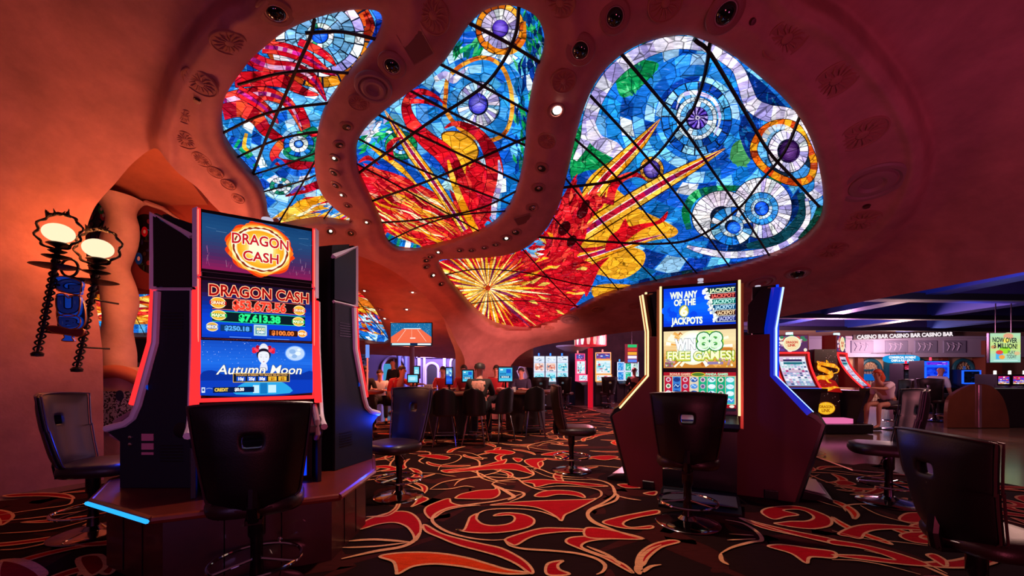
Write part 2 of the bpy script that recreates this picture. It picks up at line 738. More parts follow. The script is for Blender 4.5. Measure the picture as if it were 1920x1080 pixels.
def psdf(x, y, poly):
    """signed distance in the tracing, negative inside; also nearest point"""
    poly = np.asarray(poly, float)
    best = np.full(x.shape, 1e18)
    bx, by = np.zeros_like(x), np.zeros_like(x)
    ins = np.zeros(x.shape, bool)
    n = len(poly)
    for i in range(n):
        (x0, y0), (x1, y1) = poly[i - 1], poly[i]
        dx, dy = x1 - x0, y1 - y0
        l = dx * dx + dy * dy + 1e-12
        t = np.clip(((x - x0) * dx + (y - y0) * dy) / l, 0, 1)
        cx, cy = x0 + t * dx, y0 + t * dy
        d = (x - cx) ** 2 + (y - cy) ** 2
        m = d < best
        best = np.where(m, d, best)
        bx, by = np.where(m, cx, bx), np.where(m, cy, by)
        if y0 != y1:
            c = ((y0 > y) != (y1 > y)) & (x < dx * (y - y0) / dy + x0)
            ins ^= c
    return np.where(ins, -1, 1) * np.sqrt(best), bx, by


G1 = crom([(690, 18), (712, 24), (716, 45), (703, 75), (680, 105), (655, 135), (630, 170), (608, 205), (596, 245), (590, 290), (592, 330), (604, 365), (630, 393), (664, 416), (640, 417), (600, 415), (560, 420), (520, 425), (503, 405), (500, 385), (488, 350), (465, 320), (440, 290), (422, 260), (415, 225), (418, 195), (428, 170), (445, 145), (470, 112), (500, 85), (530, 62), (565, 44), (605, 30), (650, 20)], True, 4)
G2 = crom([(955, 10), (985, 18), (1008, 35), (1020, 65), (1018, 100), (1005, 135), (995, 180), (988, 225), (985, 265), (980, 310), (970, 350), (955, 385), (930, 415), (900, 432), (860, 447), (820, 458), (785, 466), (755, 466), (735, 458), (722, 442), (715, 415), (702, 385), (685, 350), (672, 320), (668, 290), (672, 262), (690, 235), (720, 208), (760, 178), (800, 148), (835, 112), (860, 75), (880, 45), (905, 22), (930, 12)], True, 4)
G3 = crom([(1285, 66), (1330, 80), (1375, 105), (1420, 140), (1460, 175), (1495, 215), (1520, 260), (1535, 310), (1544, 365), (1540, 405), (1520, 435), (1490, 458), (1440, 480), (1380, 497), (1310, 512), (1240, 525), (1180, 538), (1130, 553), (1085, 575), (1045, 598), (1010, 610), (985, 616), (950, 615), (920, 605), (890, 580), (860, 545), (835, 515), (822, 490), (840, 486), (900, 484), (950, 478), (985, 465), (1015, 440), (1035, 412), (1050, 380), (1060, 340), (1072, 290), (1085, 235), (1100, 190), (1120, 150), (1150, 115), (1190, 88), (1235, 72)], True, 4)
G4 = crom([(540, 585), (560, 550), (600, 538), (650, 533), (680, 553), (703, 580), (718, 610), (728, 640), (700, 641), (665, 632), (630, 618), (580, 600)], True, 4)
G5 = crom([(150, 600), (170, 570), (200, 540), (270, 530), (310, 550), (318, 590), (310, 622), (230, 625), (170, 614)], True, 4)

R1 = [(-420, -420), (2340, -420), (2340, 433)] + crom([(1920, 510), (1680, 554), (1440, 598), (1300, 612), (1180, 622), (1060, 640), (1005, 651), (978, 664), (962, 680), (955, 700), (953, 786)], False, 6) + \
     crom([(872, 786), (872, 690), (868, 665), (855, 640), (838, 605), (800, 558), (750, 517), (700, 490), (640, 470), (594, 462), (500, 452), (440, 420), (400, 385), (370, 352), (335, 325), (312, 300), (290, 278), (250, 305), (215, 345), (190, 372), (172, 400), (160, 445), (165, 500), (180, 570), (190, 640), (193, 690), (195, 906)], False, 5) + [(100, 922), (0, 938), (-420, 1006)]
BAND = crom([(520, -120), (470, 0), (430, 22), (385, 62), (350, 110), (325, 165), (310, 215), (300, 255), (304, 290), (300, 420)], False, 5) + [(500, 900), (1000, 900), (1460, 660)] + \
    crom([(1490, 552), (1560, 515), (1620, 475), (1680, 420), (1715, 360), (1728, 300), (1715, 240), (1680, 170), (1620, 95), (1560, 40), (1490, 0), (1400, -120)], False, 5)
LIP = .13


def relief(F, x, y, holes, band):
    """how far the finished plaster lies above (+) or below (-) the base surface"""
    p = hit(F, x, y)
    hs = np.full(x.shape, 1e9)
    for g in holes:
        hs = np.minimum(hs, psdf(x, y, g)[0])
    sm = np.maximum(hs, 0) * p[:, 1] / FPX
    q = np.clip(LIP - sm, 0, LIP)
    h = LIP - np.sqrt(np.maximum(LIP * LIP - q * q, 0)) - np.exp(-((sm - .26) / .07) ** 2) * .03
    if band is not None:
        bm_ = psdf(x, y, band)[0] * p[:, 1] / FPX
        s = np.clip(bm_ / .16, 0, 1)
        s = s * s * (3 - 2 * s)
        fade = np.clip((560 - y) / 90, 0, 1)
        h = h + (.22 * s - np.exp(-((bm_ + .10) / .07) ** 2) * .045) * np.where(x > 960, fade, 1)
    return h


def shell(name, F, region, holes, band, step, bbox, m, depth):
    xs = np.arange(bbox[0], bbox[2] + step, step, float)
    ys = np.arange(bbox[1], bbox[3] + step, step, float)
    X, Y = np.meshgrid(xs, ys)
    ny, nx = X.shape
    sd, bx, by = psdf(X, Y, region)
    hs = np.full(X.shape, 1e9)
    for g in holes:
        a = np.asarray(g)
        mk = (X > a[:, 0].min() - 70) & (X < a[:, 0].max() + 70) & (Y > a[:, 1].min() - 70) & (Y < a[:, 1].max() + 70)
        d, cx, cy = psdf(X[mk], Y[mk], g)
        full = np.full(X.shape, 1e9)
        full[mk] = d
        hs = np.minimum(hs, full)
        fx, fy = np.zeros(X.shape), np.zeros(X.shape)
        fx[mk], fy[mk] = cx, cy
        out = -full                       # >0 inside the opening
        better = out > sd
        sd = np.where(better, out, sd)
        bx, by = np.where(better, fx, bx), np.where(better, fy, by)
    keep = sd <= 0
    cell = keep[:-1, :-1] | keep[1:, :-1] | keep[:-1, 1:] | keep[1:, 1:]
    used = np.zeros(X.shape, bool)
    used[:-1, :-1] |= cell; used[1:, :-1] |= cell; used[:-1, 1:] |= cell; used[1:, 1:] |= cell
    mv = used & ~keep
    X = np.where(mv, bx, X); Y = np.where(mv, by, Y)
    hs = np.where(mv & (hs < 40), np.maximum(hs, 0), hs)
    x, y = X[used], Y[used]
    h = relief(F, x, y, holes, band)
    p = hit(F, x, y, h)
    g = fgrad(F, p)
    idx = np.full((ny, nx), -1)
    idx[used] = np.arange(len(x))
    j, i = np.nonzero(cell)
    quads = np.stack([idx[j, i], idx[j, i + 1], idx[j + 1, i + 1], idx[j + 1, i]], -1)
    # boundary edges get a return of some thickness
    cnt = {}
    for qd in quads.tolist():
        for a, b in ((0, 1), (1, 2), (2, 3), (3, 0)):
            k = (qd[a], qd[b])
            if (k[1], k[0]) in cnt:
                cnt[(k[1], k[0])] = 0
            else:
                cnt[k] = 1
    edges = [k for k, v in cnt.items() if v]
    vs = p.tolist()
    fs = [tuple(q) for q in quads.tolist()]
    mp = {}
    for a, b in edges:
        for k in (a, b):
            if k not in mp:
                near = hs[used][k] < 30
                dd = .10 if near else depth
                mp[k] = len(vs)
                vs.append((p[k] - g[k] * dd).tolist())
        fs.append((b, a, mp[a], mp[b]))
    me = bpy.data.meshes.new(name)
    me.from_pydata(vs, [], fs)
    bm = bmesh.new(); bm.from_mesh(me)
    bmesh.ops.dissolve_degenerate(bm, dist=1e-4, edges=bm.edges)
    bmesh.ops.recalc_face_normals(bm, faces=bm.faces)
    bm.to_mesh(me); bm.free()
    me.polygons.foreach_set('use_smooth', [True] * len(me.polygons))
    me.set_sharp_from_angle(angle=math.radians(60))
    return tag(link_mesh(name, me, m), kind='structure')


shell('ceiling', F1, R1, [G1, G2, G3], BAND, 5, (-420, -420, 2340, 1010), PLASTER, .35)
R2 = [(100, 268), (305, 268), (430, 440), (590, 436), (720, 470), (1000, 560), (1000, 690), (845, 672), (640, 662), (480, 655), (100, 650)]
shell('ceiling.001', F2, R2, [G4, G5], None, 6, (90, 140, 1010, 700), PLASTER_DARK, .3)


def plane_pt(za, zb, cn, h):
    def f(px, py, L=0):
        uz = (HY - py) / FPX
        top = za + h * cn - L * .00004
        d = (top - CAMH) / (uz + zb)
        return ((px - 960) / FPX * d, d, CAMH + uz * d)
    return f


ON1 = plane_pt(ZA, ZB, CN, .17)
ON2 = plane_pt(ZA2, ZB2, CN2, .17)


def on_shell(px, py, F=F1):
    x = np.array([px, px + 5, px - 5, px, px], float)
    y = np.array([py, py, py, py + 5, py - 5], float)
    h = relief(F, x, y, [G1, G2, G3] if F is F1 else [G4, G5], BAND if F is F1 else None)
    q = [Vector(v) for v in hit(F, x, y, h)]
    n = (q[1] - q[2]).cross(q[3] - q[4]).normalized()
    g = Vector(fgrad(F, hit(F, x[:1], y[:1]))[0])
    return q[0], n if n.dot(g) > 0 else -n


# ---- floor: marble everywhere, fitted carpet over it
def marble_mat():
    m = bpy.data.materials.new('marble_tiles')
    t = nt(m)
    b = t.nodes['Principled BSDF']
    N, L = t.nodes.new, t.links.new
    tc = N('ShaderNodeTexCoord')
    br = N('ShaderNodeTexBrick')
    br.offset = 0
    br.inputs['Scale'].default_value = 1.6
    br.inputs['Brick Width'].default_value = 1.0
    br.inputs['Row Height'].default_value = 1.0
    br.inputs['Mortar Size'].default_value = .006
    br.inputs['Color1'].default_value = (*lin('#8a6a62'), 1)
    br.inputs['Color2'].default_value = (*lin('#6e514c'), 1)
    br.inputs['Mortar'].default_value = (*lin('#2c1e1e'), 1)
    L(tc.outputs['Object'], br.inputs['Vector'])
    n = N('ShaderNodeTexNoise'); n.inputs['Scale'].default_value = 5; n.inputs['Detail'].default_value = 8; n.inputs['Distortion'].default_value = 1.5
    L(tc.outputs['Object'], n.inputs['Vector'])
    mx = N('ShaderNodeMix'); mx.data_type = 'RGBA'; mx.blend_type = 'MULTIPLY'; mx.inputs['Factor'].default_value = .7
    L(br.outputs['Color'], mx.inputs['A']); L(n.outputs['Color'], mx.inputs['B'])
    L(mx.outputs['Result'], b.inputs['Base Color'])
    b.inputs['Roughness'].default_value = .16
    return m


fm = MB().add([(-14, -4, -.012), (30, -4, -.012), (30, 32, -.012), (-14, 32, -.012)], [(0, 1, 2, 3)])
tag(fm.build('floor', marble_mat(), None, False), kind='structure')
# ================================================================== stained glass
GLASS = glass_mat()
BAR = mat('glazing_bar', '#0c0808', .5, .3)
BLU = ['#0f55c4', '#1a74e0', '#2f93ea', '#62b6f2', '#0a3aa0', '#97cff5', '#0f6fc0', '#1d86d8']
PALE = ['#bfe0f5', '#93c9ee', '#e6f0f8', '#6fb4e8', '#4f9fe0']
DEEP = ['#06246e', '#0a3a98', '#0a4a8a', '#0c5a9a', '#052050']
LAV = ['#ded6ef', '#c9bfe6', '#f2ecf6', '#b8abdf', '#e9e0ee', '#9a8fd0']
GRN = ['#0c8a4a', '#17a85a', '#0a6a40', '#46c07a', '#0a5a55']
RED = ['#d40f1e', '#e8202a', '#b00818', '#f03a30', '#c2102e', '#8c0616']
ORG = ['#f7a51c', '#f0900e', '#ffc043', '#f6b02e']
FIRE = ['#f7a51c', '#ffcf5a', '#e8351f', '#d40f1e', '#ff7a1e', '#fff0b8']


def near_poly(poly, m):
    a = np.asarray(poly)

    def k(c):
        if inside(c, poly):
            return True
        return float(np.min(np.hypot(a[:, 0] - c[0], a[:, 1] - c[1]))) < m
    return k


def grown(poly, m):
    n = len(poly)
    out = []
    ar = sum(poly[i - 1][0] * poly[i][1] - poly[i][0] * poly[i - 1][1] for i in range(n))
    sg = 1 if ar > 0 else -1
    for i in range(n):
        a, b = poly[i - 1], poly[(i + 1) % n]
        dx, dy = b[0] - a[0], b[1] - a[1]
        l = math.hypot(dx, dy) or 1
        out.append((poly[i][0] + sg * dy / l * m, poly[i][1] - sg * dx / l * m))
    return out


def eye(A, x, y, rs, cols, ns, asp=1.0, rot=0, **k):
    A.disc(x, y, rs[-1] + 1, '#101830', (rs[-1] + 1) * asp, rot=rot)
    A.rings(x, y, rs, cols, ns, asp, rot, **k)


def pupil(A, x, y, r, c0, c1, asp=1.0):
    A.disc(x, y, r, '#0a0c20', r * asp)
    for i in range(5):
        t = i / 4
        a, b = lin(c0), lin(c1)
        A.disc(x, y, r * (.95 - .72 * t), tuple(a[q] * (1 - t) + b[q] * t for q in range(3)), r * asp * (.95 - .72 * t))


def tentacle(A, pts, wd, core=True):
    A.stroke(pts, [q * 1.15 for q in wd], '#3a1204')
    A.stroke(pts, wd, ORG, jit=.12, tiles=2)
    if core:
        n = len(pts)
        A.stroke(pts, [q * .46 for q in wd], '#ffe9d0')
        A.stroke(pts, [q * .34 for q in wd], ['#a00a2e', '#c01030', '#8a1060'], jit=.3, tiles=1)


def flames(A, n, box, ang, spread, ln, wd, pal, poly, seed, src=None):
    r = random.Random(seed)
    k = near_poly(poly, 3)
    done = 0
    while done < n:
        x, y = r.uniform(box[0], box[2]), r.uniform(box[1], box[3])
        if not k((x, y)):
            done += .2
            continue
        a = ang + r.uniform(-spread, spread)
        if src:
            a = math.atan2(y - src[1], x - src[0]) + r.uniform(-spread, spread)
        l = r.uniform(*ln)
        c, s_ = math.cos(a), math.sin(a)
        b = r.uniform(-.25, .25) * l
        A.stroke([(x - c * l / 2, y - s_ * l / 2), (x - s_ * b * .5, y + c * b * .5), (x + c * l / 2, y + s_ * l / 2)], [.3, r.uniform(*wd), .3], r.choice(pal), jit=.15, k=3)
        done += 1


def body(A, pts, pal, k=5):
    """a leaded area of one colour family"""
    A.blob(pts, '#1c0606', k)
    A.blob([p for p in grown(pts, -1)], random.Random(len(pts)).choice(pal), k, .05)


def panel(name, label, A, bars, onp, group=None):
    root = thing(name, label, 'stained glass', Vector(onp(*bars['at'])), 0, group)
    inv = root.location.copy()
    me_o = A.build('glass', GLASS)
    me_o.data.transform(Matrix.Translation(-inv))
    me_o.parent = root
    for pts, wd in bars['bars']:
        b = MB()
        ext = lambda a, c: (a[0] + (a[0] - c[0]) / math.hypot(a[0] - c[0], a[1] - c[1]) * 9, a[1] + (a[1] - c[1]) / math.hypot(a[0] - c[0], a[1] - c[1]) * 9)
        pts = [ext(pts[0], pts[1])] + pts + [ext(pts[-1], pts[-2])]
        pp = [Vector(onp(x, y)) - inv + Vector((0, 0, -.044)) for x, y in crom(pts, False, 5)]
        b.tube(pp, wd * .85, 6)
        b.build('glazing_bar', BAR, root)
    return root


# ---------------------------------------------------------------- right panel
A = Art(ON1)
A.poly(grown(G3, 16), '#1266cc')
k3 = near_poly(G3, 18)
A.rings(1308, 222, [46, 62, 80, 100, 122, 146, 172, 200, 230, 262, 296, 330], [BLU, PALE + BLU, BLU, BLU, BLU + PALE, BLU, BLU + GRN[:2], BLU, DEEP + BLU, BLU, DEEP], [14, 16, 20, 22, 24, 26, 28, 32, 36, 40, 44], 1.0, .2, .3, .03, k3, twist=.06)
for pts, pal in ([(1085, 240), (1105, 235), (1125, 262), (1148, 265), (1150, 290), (1130, 315), (1100, 320), (1072, 330), (1070, 300)], GRN), ([(1155, 120), (1195, 112), (1235, 120), (1215, 150), (1180, 180), (1160, 175)], GRN), ([(1375, 270), (1400, 262), (1412, 290), (1395, 312), (1370, 300)], ['#3f8a50']), ([(1395, 130), (1430, 155), (1460, 185), (1495, 225), (1470, 205), (1430, 195), (1408, 165)], DEEP), ([(1405, 205), (1420, 225), (1425, 262), (1408, 300), (1385, 245)], DEEP):
    A.blob(pts, pal[0], 5)
    flames(A, 26, (min(p[0] for p in pts), min(p[1] for p in pts), max(p[0] for p in pts), max(p[1] for p in pts)), 1.0, .8, (10, 24), (3, 8), pal, pts, len(pts))
# lavender bands
A.stroke([(1078, 300), (1098, 262), (1105, 225), (1122, 178), (1155, 132), (1205, 98), (1262, 80), (1318, 84)], [10, 22, 26, 28, 28, 28, 26, 24], '#141024')
A.stroke([(1078, 300), (1098, 262), (1105, 225), (1122, 178), (1155, 132), (1205, 98), (1262, 80), (1318, 84)], [8, 20, 24, 26, 26, 26, 24, 22], LAV, jit=.12, tiles=1)
A.stroke([(1106, 225), (1118, 262), (1150, 280), (1170, 296)], [14, 26, 30, 16], LAV, jit=.12, tiles=1)
A.stroke([(1318, 84), (1352, 104), (1382, 128), (1396, 160), (1410, 195), (1440, 212), (1478, 218), (1506, 240), (1524, 280), (1536, 325), (1534, 360), (1505, 372)], [20, 22, 22, 26, 30, 34, 32, 26, 22, 22, 22, 12], '#141024')
A.stroke([(1318, 84), (1352, 104), (1382, 128), (1396, 160), (1410, 195), (1440, 212), (1478, 218), (1506, 240), (1524, 280), (1536, 325), (1534, 360), (1505, 372)], [18, 20, 20, 24, 28, 32, 30, 24, 20, 20, 20, 10], LAV, jit=.13, tiles=1)
# great spiral eye
eye(A, 1306, 222, [20, 31, 38, 52, 66], [PALE, ['#e8f2fa', '#d8e8f6'], BLU + PALE, BLU], [18, 26, 20, 16], 1.05, jit=.15)
A.disc(1308, 221, 20, '#1a0a50', 21)
for i in range(12):
    a = i * PI / 6
    A.stroke([(1308 + 4 * math.cos(a), 221 + 4 * math.sin(a)), (1308 + 12 * math.cos(a + .35), 221 + 12 * math.sin(a + .35)), (1308 + 19 * math.cos(a + .5), 221 + 19.5 * math.sin(a + .5))], [1.2, 3, 5.4], ['#8a6ae0', '#6a48d0', '#b9a0f0'], k=3)
A.disc(1308, 221, 4, '#f0e8ff')
A.disc(1308, 221, 2, '#2a1a60')
A.stroke([(1268, 205), (1278, 180), (1305, 174), (1338, 188), (1350, 222), (1338, 256)], [1, 7, 8, 7, 5, 1], ['#e8f2fa', '#c5b8ee'], tiles=2, jit=.1)
# eye in an orange ring
A.blob([(1430, 245), (1466, 228), (1500, 240), (1518, 275), (1530, 310), (1515, 342), (1480, 342), (1445, 330), (1418, 305), (1412, 270)], '#14263c')
A.rings(1476, 284, [38, 60, 78], [['#5aa5e0', '#8ac0ec', '#3a86cc'], ['#4a98d8', '#2a6cb0']], [14, 16], 1.0, 0, .2, .03, near_poly(crom([(1432, 248), (1466, 234), (1496, 246), (1512, 278), (1520, 308), (1510, 334), (1480, 334), (1448, 322), (1424, 300), (1418, 270)], True, 3), 0))
A.stroke([(1432, 243), (1465, 230), (1494, 238), (1512, 268), (1526, 305), (1518, 334), (1490, 342), (1455, 330), (1424, 306), (1413, 276)], 15, '#180a04', closed=True)
A.stroke([(1432, 243), (1465, 230), (1494, 238), (1512, 268), (1526, 305), (1518, 334), (1490, 342), (1455, 330), (1424, 306), (1413, 276)], 12.5, ['#d85a10', '#e88a18', '#c03a10', '#f0a020', '#8c2a0c'], closed=True, tiles=2, jit=.25)
eye(A, 1478, 283, [20, 38], [LAV], [22], 1.08)
A.rings(1462, 268, [24, 36], [['#f0dcc8', '#e0c8b8', '#c8d8ee']], [9], 1, 0, .12, .05, a0=PI, a1=1.75 * PI)
pupil(A, 1480, 283, 20, '#2a0c48', '#6a3a8a', 1.1)
# two white eyes with blue pupils
A.stroke([(1500, 362), (1508, 395), (1488, 430), (1450, 452), (1400, 462)], [12, 22, 24, 22, 10], '#0a3a48')
A.stroke([(1512, 372), (1514, 412), (1486, 450), (1440, 470), (1370, 478), (1316, 470), (1288, 462)], [8, 12, 14, 13, 14, 13, 6], '#141024')
A.stroke([(1512, 372), (1514, 412), (1486, 450), (1440, 470), (1370, 478), (1316, 470), (1288, 462)], [6, 10, 12, 11, 12, 11, 4], LAV, tiles=1, jit=.15)
A.stroke([(1292, 430), (1286, 395), (1306, 365), (1345, 354), (1400, 352), (1425, 340)], [10, 16, 16, 12, 10, 4], GRN, tiles=1, jit=.3)
eye(A, 1428, 390, [29, 57], [LAV + ['#ffffff']], [34], 1.0)
eye(A, 1352, 404, [20, 55], [['#f4eef6', '#e8e0ee', '#f8f4f8', '#d8c8e0']], [26], .84, rot=-.2)
eye(A, 1372, 424, [13, 22, 40], [PALE, BLU + PALE], [16, 18], .9)
eye(A, 1428, 391, [14, 20, 31], [PALE, ['#3a9be8', '#5ab4f0', '#2a86d8']], [18, 20], .98)
pupil(A, 1428, 391, 13, '#0a48e0', '#2a78ff')
pupil(A, 1376, 427, 13, '#0a58f0', '#3a90ff', .9)
# dark edge below
A.stroke([(1550, 400), (1515, 452), (1440, 488), (1340, 508), (1240, 526), (1150, 548)], [34, 30, 20, 20, 22, 16], DEEP + ['#08303a'], tiles=1, jit=.35)
A.stroke([(1540, 385), (1530, 420), (1500, 450)], [14, 24, 12], ['#0a3a30', '#0c5044', '#083028'], tiles=1, jit=.3)
# small violet eye
eye(A, 1222, 318, [16, 22], [['#d8962a', '#b07020', '#e0c0a0']], [16], 1.1)
pupil(A, 1222, 317, 15, '#3a2a90', '#9a80e0', 1.15)
# orange body and the red dragon
for pts in ([(1100, 340), (1150, 300), (1165, 310), (1150, 345), (1175, 372), (1180, 400), (1120, 440), (1085, 470), (1080, 420)], [(1125, 400), (1180, 388), (1215, 400), (1268, 428), (1262, 444), (1220, 452), (1170, 470), (1115, 478), (1095, 455)], [(1100, 485), (1160, 462), (1205, 470), (1208, 492), (1190, 512), (1160, 524), (1120, 515), (1095, 520)], [(1110, 540), (1140, 532), (1190, 536), (1170, 548), (1120, 560)]):
    A.blob(grown(pts, -1.5), '#5a2a04')
    A.blob(pts, '#f5a722')
tentacle(A, [(1072, 425), (1095, 385), (1130, 338), (1168, 300), (1205, 262), (1238, 223)], [26, 30, 28, 26, 18, 1])
tentacle(A, [(1075, 448), (1130, 412), (1185, 378), (1245, 342), (1300, 312), (1360, 278)], [26, 30, 30, 26, 18, 1])
tentacle(A, [(1060, 490), (1110, 478), (1160, 462), (1205, 450), (1250, 438)], [16, 20, 18, 12, 1])
tentacle(A, [(990, 520), (1040, 508), (1085, 498), (1110, 492)], [8, 12, 12, 1])
redp = [(824, 491), (880, 485), (940, 480), (985, 468), (1018, 440), (1040, 405), (1060, 360), (1076, 343), (1086, 372), (1112, 362), (1128, 380), (1100, 420), (1092, 455), (1082, 480), (1112, 498), (1104, 530), (1085, 565), (1045, 598), (990, 620), (940, 620), (890, 590), (840, 525)]
A.blob(redp, '#c40c1c')
flames(A, 150, (1000, 345, 1130, 480), -1.0, .5, (16, 46), (4, 11), RED + RED + ['#ff5a3a', '#6a0410'], redp, 3)
flames(A, 260, (830, 470, 1110, 612), 0, .25, (14, 40), (3, 9), RED + RED + FIRE[:3], redp, 4, (915, 540))
A.stroke([(1070, 420), (1060, 380), (1075, 342), (1090, 380), (1082, 420)], [14, 12, 2, 12, 16], RED, jit=.2, tiles=2)
A.stroke([(1144, 384), (1148, 356), (1164, 336), (1190, 327), (1212, 337)], [14, 16, 14, 10, 1], RED, jit=.2, tiles=2)
A.stroke([(1098, 400), (1112, 378), (1138, 376), (1150, 384)], [12, 14, 12, 2], RED, jit=.2, tiles=2)
A.blob([(1135, 470), (1142, 445), (1160, 430), (1172, 410), (1180, 424), (1200, 420), (1232, 414), (1252, 396), (1244, 416), (1210, 428), (1190, 440), (1160, 462)], '#d20e1c')
A.stroke([(1075, 470), (1105, 468), (1140, 462)], [10, 8, 1], RED, jit=.2, tiles=2)
A.blob([(1095, 520), (1105, 500), (1142, 482), (1125, 502), (1108, 540), (1098, 556)], '#c81020')
for x, y, r in ((1092, 398, 9), (1098, 384, 7), (1058, 428, 10), (1072, 452, 8)):
    A.disc(x, y, r, '#3a0208', r * 1.5, rot=.6)
# sunburst
rb = random.Random(5)
for i in range(74):
    a = i * 2 * PI / 74 + rb.uniform(-.03, .03)
    l = rb.uniform(45, 125)
    col = ['#ffb424', '#fff0b4', '#f58a14', '#ffd86a', '#7a1c4a'][i % 5]
    r0 = rb.uniform(2, 12)
    tip = (915 + math.cos(a) * l, 540 + math.sin(a) * l)
    if not inside((915 + math.cos(a) * l * .7, 540 + math.sin(a) * l * .7), grown(G3, 8)):
        l *= .6
    A.stroke([(915 + math.cos(a) * r0, 540 + math.sin(a) * r0), (915 + math.cos(a) * l * .55, 540 + math.sin(a) * l * .55), (915 + math.cos(a) * l, 540 + math.sin(a) * l)], [1, rb.uniform(2.5, 6), .3], col, False)
A.disc(915, 540, 5, '#b02a10')
flames(A, 26, (985, 440, 1040, 500), .2, .6, (14, 26), (4, 9), PALE + ORG + ['#e8d8e8'], [(985, 470), (1010, 448), (1030, 440), (1010, 475), (990, 480)], 8)
panel('stained_glass_panel', 'widest ceiling panel of stained glass, a blue spiral eye over a red and orange sunburst', A,
      dict(at=(1250, 330), bars=[
          ([(1308, 70), (1332, 92), (1390, 190), (1440, 275), (1480, 320), (1530, 375)], .022),
          ([(1330, 80), (1322, 130), (1300, 195), (1272, 232), (1225, 290), (1160, 330), (1060, 345)], .022),
          ([(1170, 98), (1275, 225), (1330, 305), (1385, 385), (1445, 478)], .02),
          ([(1115, 180), (1190, 262), (1270, 360), (1370, 498)], .018),
          ([(1498, 215), (1470, 280), (1425, 335), (1385, 385), (1310, 438), (1240, 452), (1130, 448), (1018, 440)], .022),
          ([(1083, 258), (1150, 320), (1240, 430), (1310, 512)], .016),
          ([(1062, 330), (1120, 400), (1190, 480), (1235, 526)], .016),
          ([(1040, 405), (1100, 470), (1160, 540)], .014),
          ([(985, 468), (1040, 530), (1085, 575)], .014),
          ([(830, 512), (900, 500), (990, 508), (1090, 530), (1180, 538)], .014),
          ([(880, 566), (940, 560), (1020, 562), (1090, 572)], .012)]), ON1)

# ---------------------------------------------------------------- middle panel
A = Art(ON1)
A.poly(grown(G2, 14), '#1468cc')
k2 = near_poly(G2, 16)
A.rings(898, 200, [40, 58, 76, 96, 118, 142, 168, 196, 226, 258, 292], [BLU, PALE + BLU, BLU, BLU + PALE, BLU, BLU + PALE, BLU, BLU, PALE + BLU, BLU], [14, 16, 18, 20, 22, 24, 28, 30, 34, 38], 1.0, .3, .3, .03, k2, twist=.05)
flames(A, 60, (985, 20, 1020, 130), 1.4, .3, (16, 34), (5, 10), GRN + DEEP, G2, 11)
flames(A, 50, (965, 120, 1000, 330), 1.5, .3, (16, 40), (5, 10), GRN + DEEP, G2, 12)
flames(A, 30, (850, 70, 905, 110), -1.0, .3, (14, 30), (5, 10), GRN, G2, 13)
flames(A, 30, (680, 225, 740, 280), -.6, .6, (12, 26), (5, 9), GRN + LAV, G2, 14)
eye(A, 938, 54, [15, 36, 46], [LAV + ['#ffffff'], ['#f08a18', '#d86a10', '#f7a830', '#b84a10']], [22, 18], 1.05)
pupil(A, 938, 53, 15, '#4a2ab0', '#8a6ae8', 1.1)
A.stroke([(912, 78), (925, 92), (945, 98), (965, 94), (982, 74), (984, 40)], [4, 8, 10, 10, 8, 4], ['#f08a18', '#d86a10', '#f7a830'], tiles=2, jit=.2)
A.blob([(838, 175), (842, 148), (868, 122), (905, 112), (936, 124), (954, 160), (958, 210), (945, 248), (912, 262), (868, 242), (838, 208)], '#1c7cd0')
A.rings(898, 196, [41, 56, 72, 90], [['#2a90e0', '#4aa8ec', '#1a78d0'], BLU, ['#3a9ae4', '#1a74c8']], [16, 16, 16], 1.05, 0, .25, .03, near_poly(crom([(840, 175), (845, 150), (868, 126), (905, 116), (932, 128), (948, 160), (952, 208), (940, 243), (912, 256), (870, 238), (842, 206)], True, 3), 0))
A.stroke([(836, 178), (840, 148), (866, 122), (905, 108), (938, 122), (956, 160), (960, 210), (946, 250), (910, 264), (866, 244), (836, 208)], 8, ['#e08a20', '#c85a18', '#f0a838', '#b06a20'], closed=True, tiles=2, jit=.2)
A.stroke([(815, 150), (835, 140), (850, 150), (862, 140), (878, 125)], [10, 14, 14, 10, 2], LAV, tiles=2, jit=.1)
eye(A, 897, 196, [18, 40], [LAV + PALE], [30], 1.08)
pupil(A, 896, 194, 18, '#3a38c0', '#8a80f0', 1.1)
eye(A, 752, 273, [11, 18, 30], [PALE, GRN], [14, 16], .9)
pupil(A, 752, 272, 9, '#0a50d0', '#3a90ff')
A.blob([(828, 250), (858, 246), (888, 262), (898, 285), (888, 310), (870, 330), (850, 300), (835, 280)], '#5a2a04')
A.blob([(830, 252), (858, 248), (886, 264), (896, 285), (886, 308), (870, 326), (852, 298), (837, 278)], '#f5a722')
redm = [(668, 318), (700, 316), (740, 325), (785, 345), (830, 372), (862, 412), (884, 436), (850, 450), (800, 462), (750, 466), (722, 440), (712, 410), (690, 365)]
A.blob(redm, '#cc0e1e')
flames(A, 190, (668, 315, 885, 462), .55, .2, (18, 50), (4, 12), RED + RED + ['#ff5a3a', '#e89a80'], redm, 21)
flames(A, 70, (690, 370, 850, 464), .52, .1, (40, 90), (2, 4.5), FIRE + ORG + ['#fff0b8'], redm, 22)
A.blob([(880, 440), (905, 425), (930, 380), (918, 330), (895, 300), (870, 330), (850, 370), (860, 415)], '#c80e1e')
flames(A, 70, (850, 320, 930, 440), 1.2, .3, (18, 44), (5, 11), RED, [(880, 440), (905, 425), (930, 380), (918, 330), (895, 300), (870, 330), (850, 370), (860, 415)], 23)
A.stroke([(836, 197), (815, 180), (790, 172), (768, 182), (762, 205), (775, 235), (800, 262), (832, 288), (852, 320), (868, 360), (872, 400)], [1, 8, 13, 16, 20, 26, 32, 36, 32, 26, 10], '#4a040a')
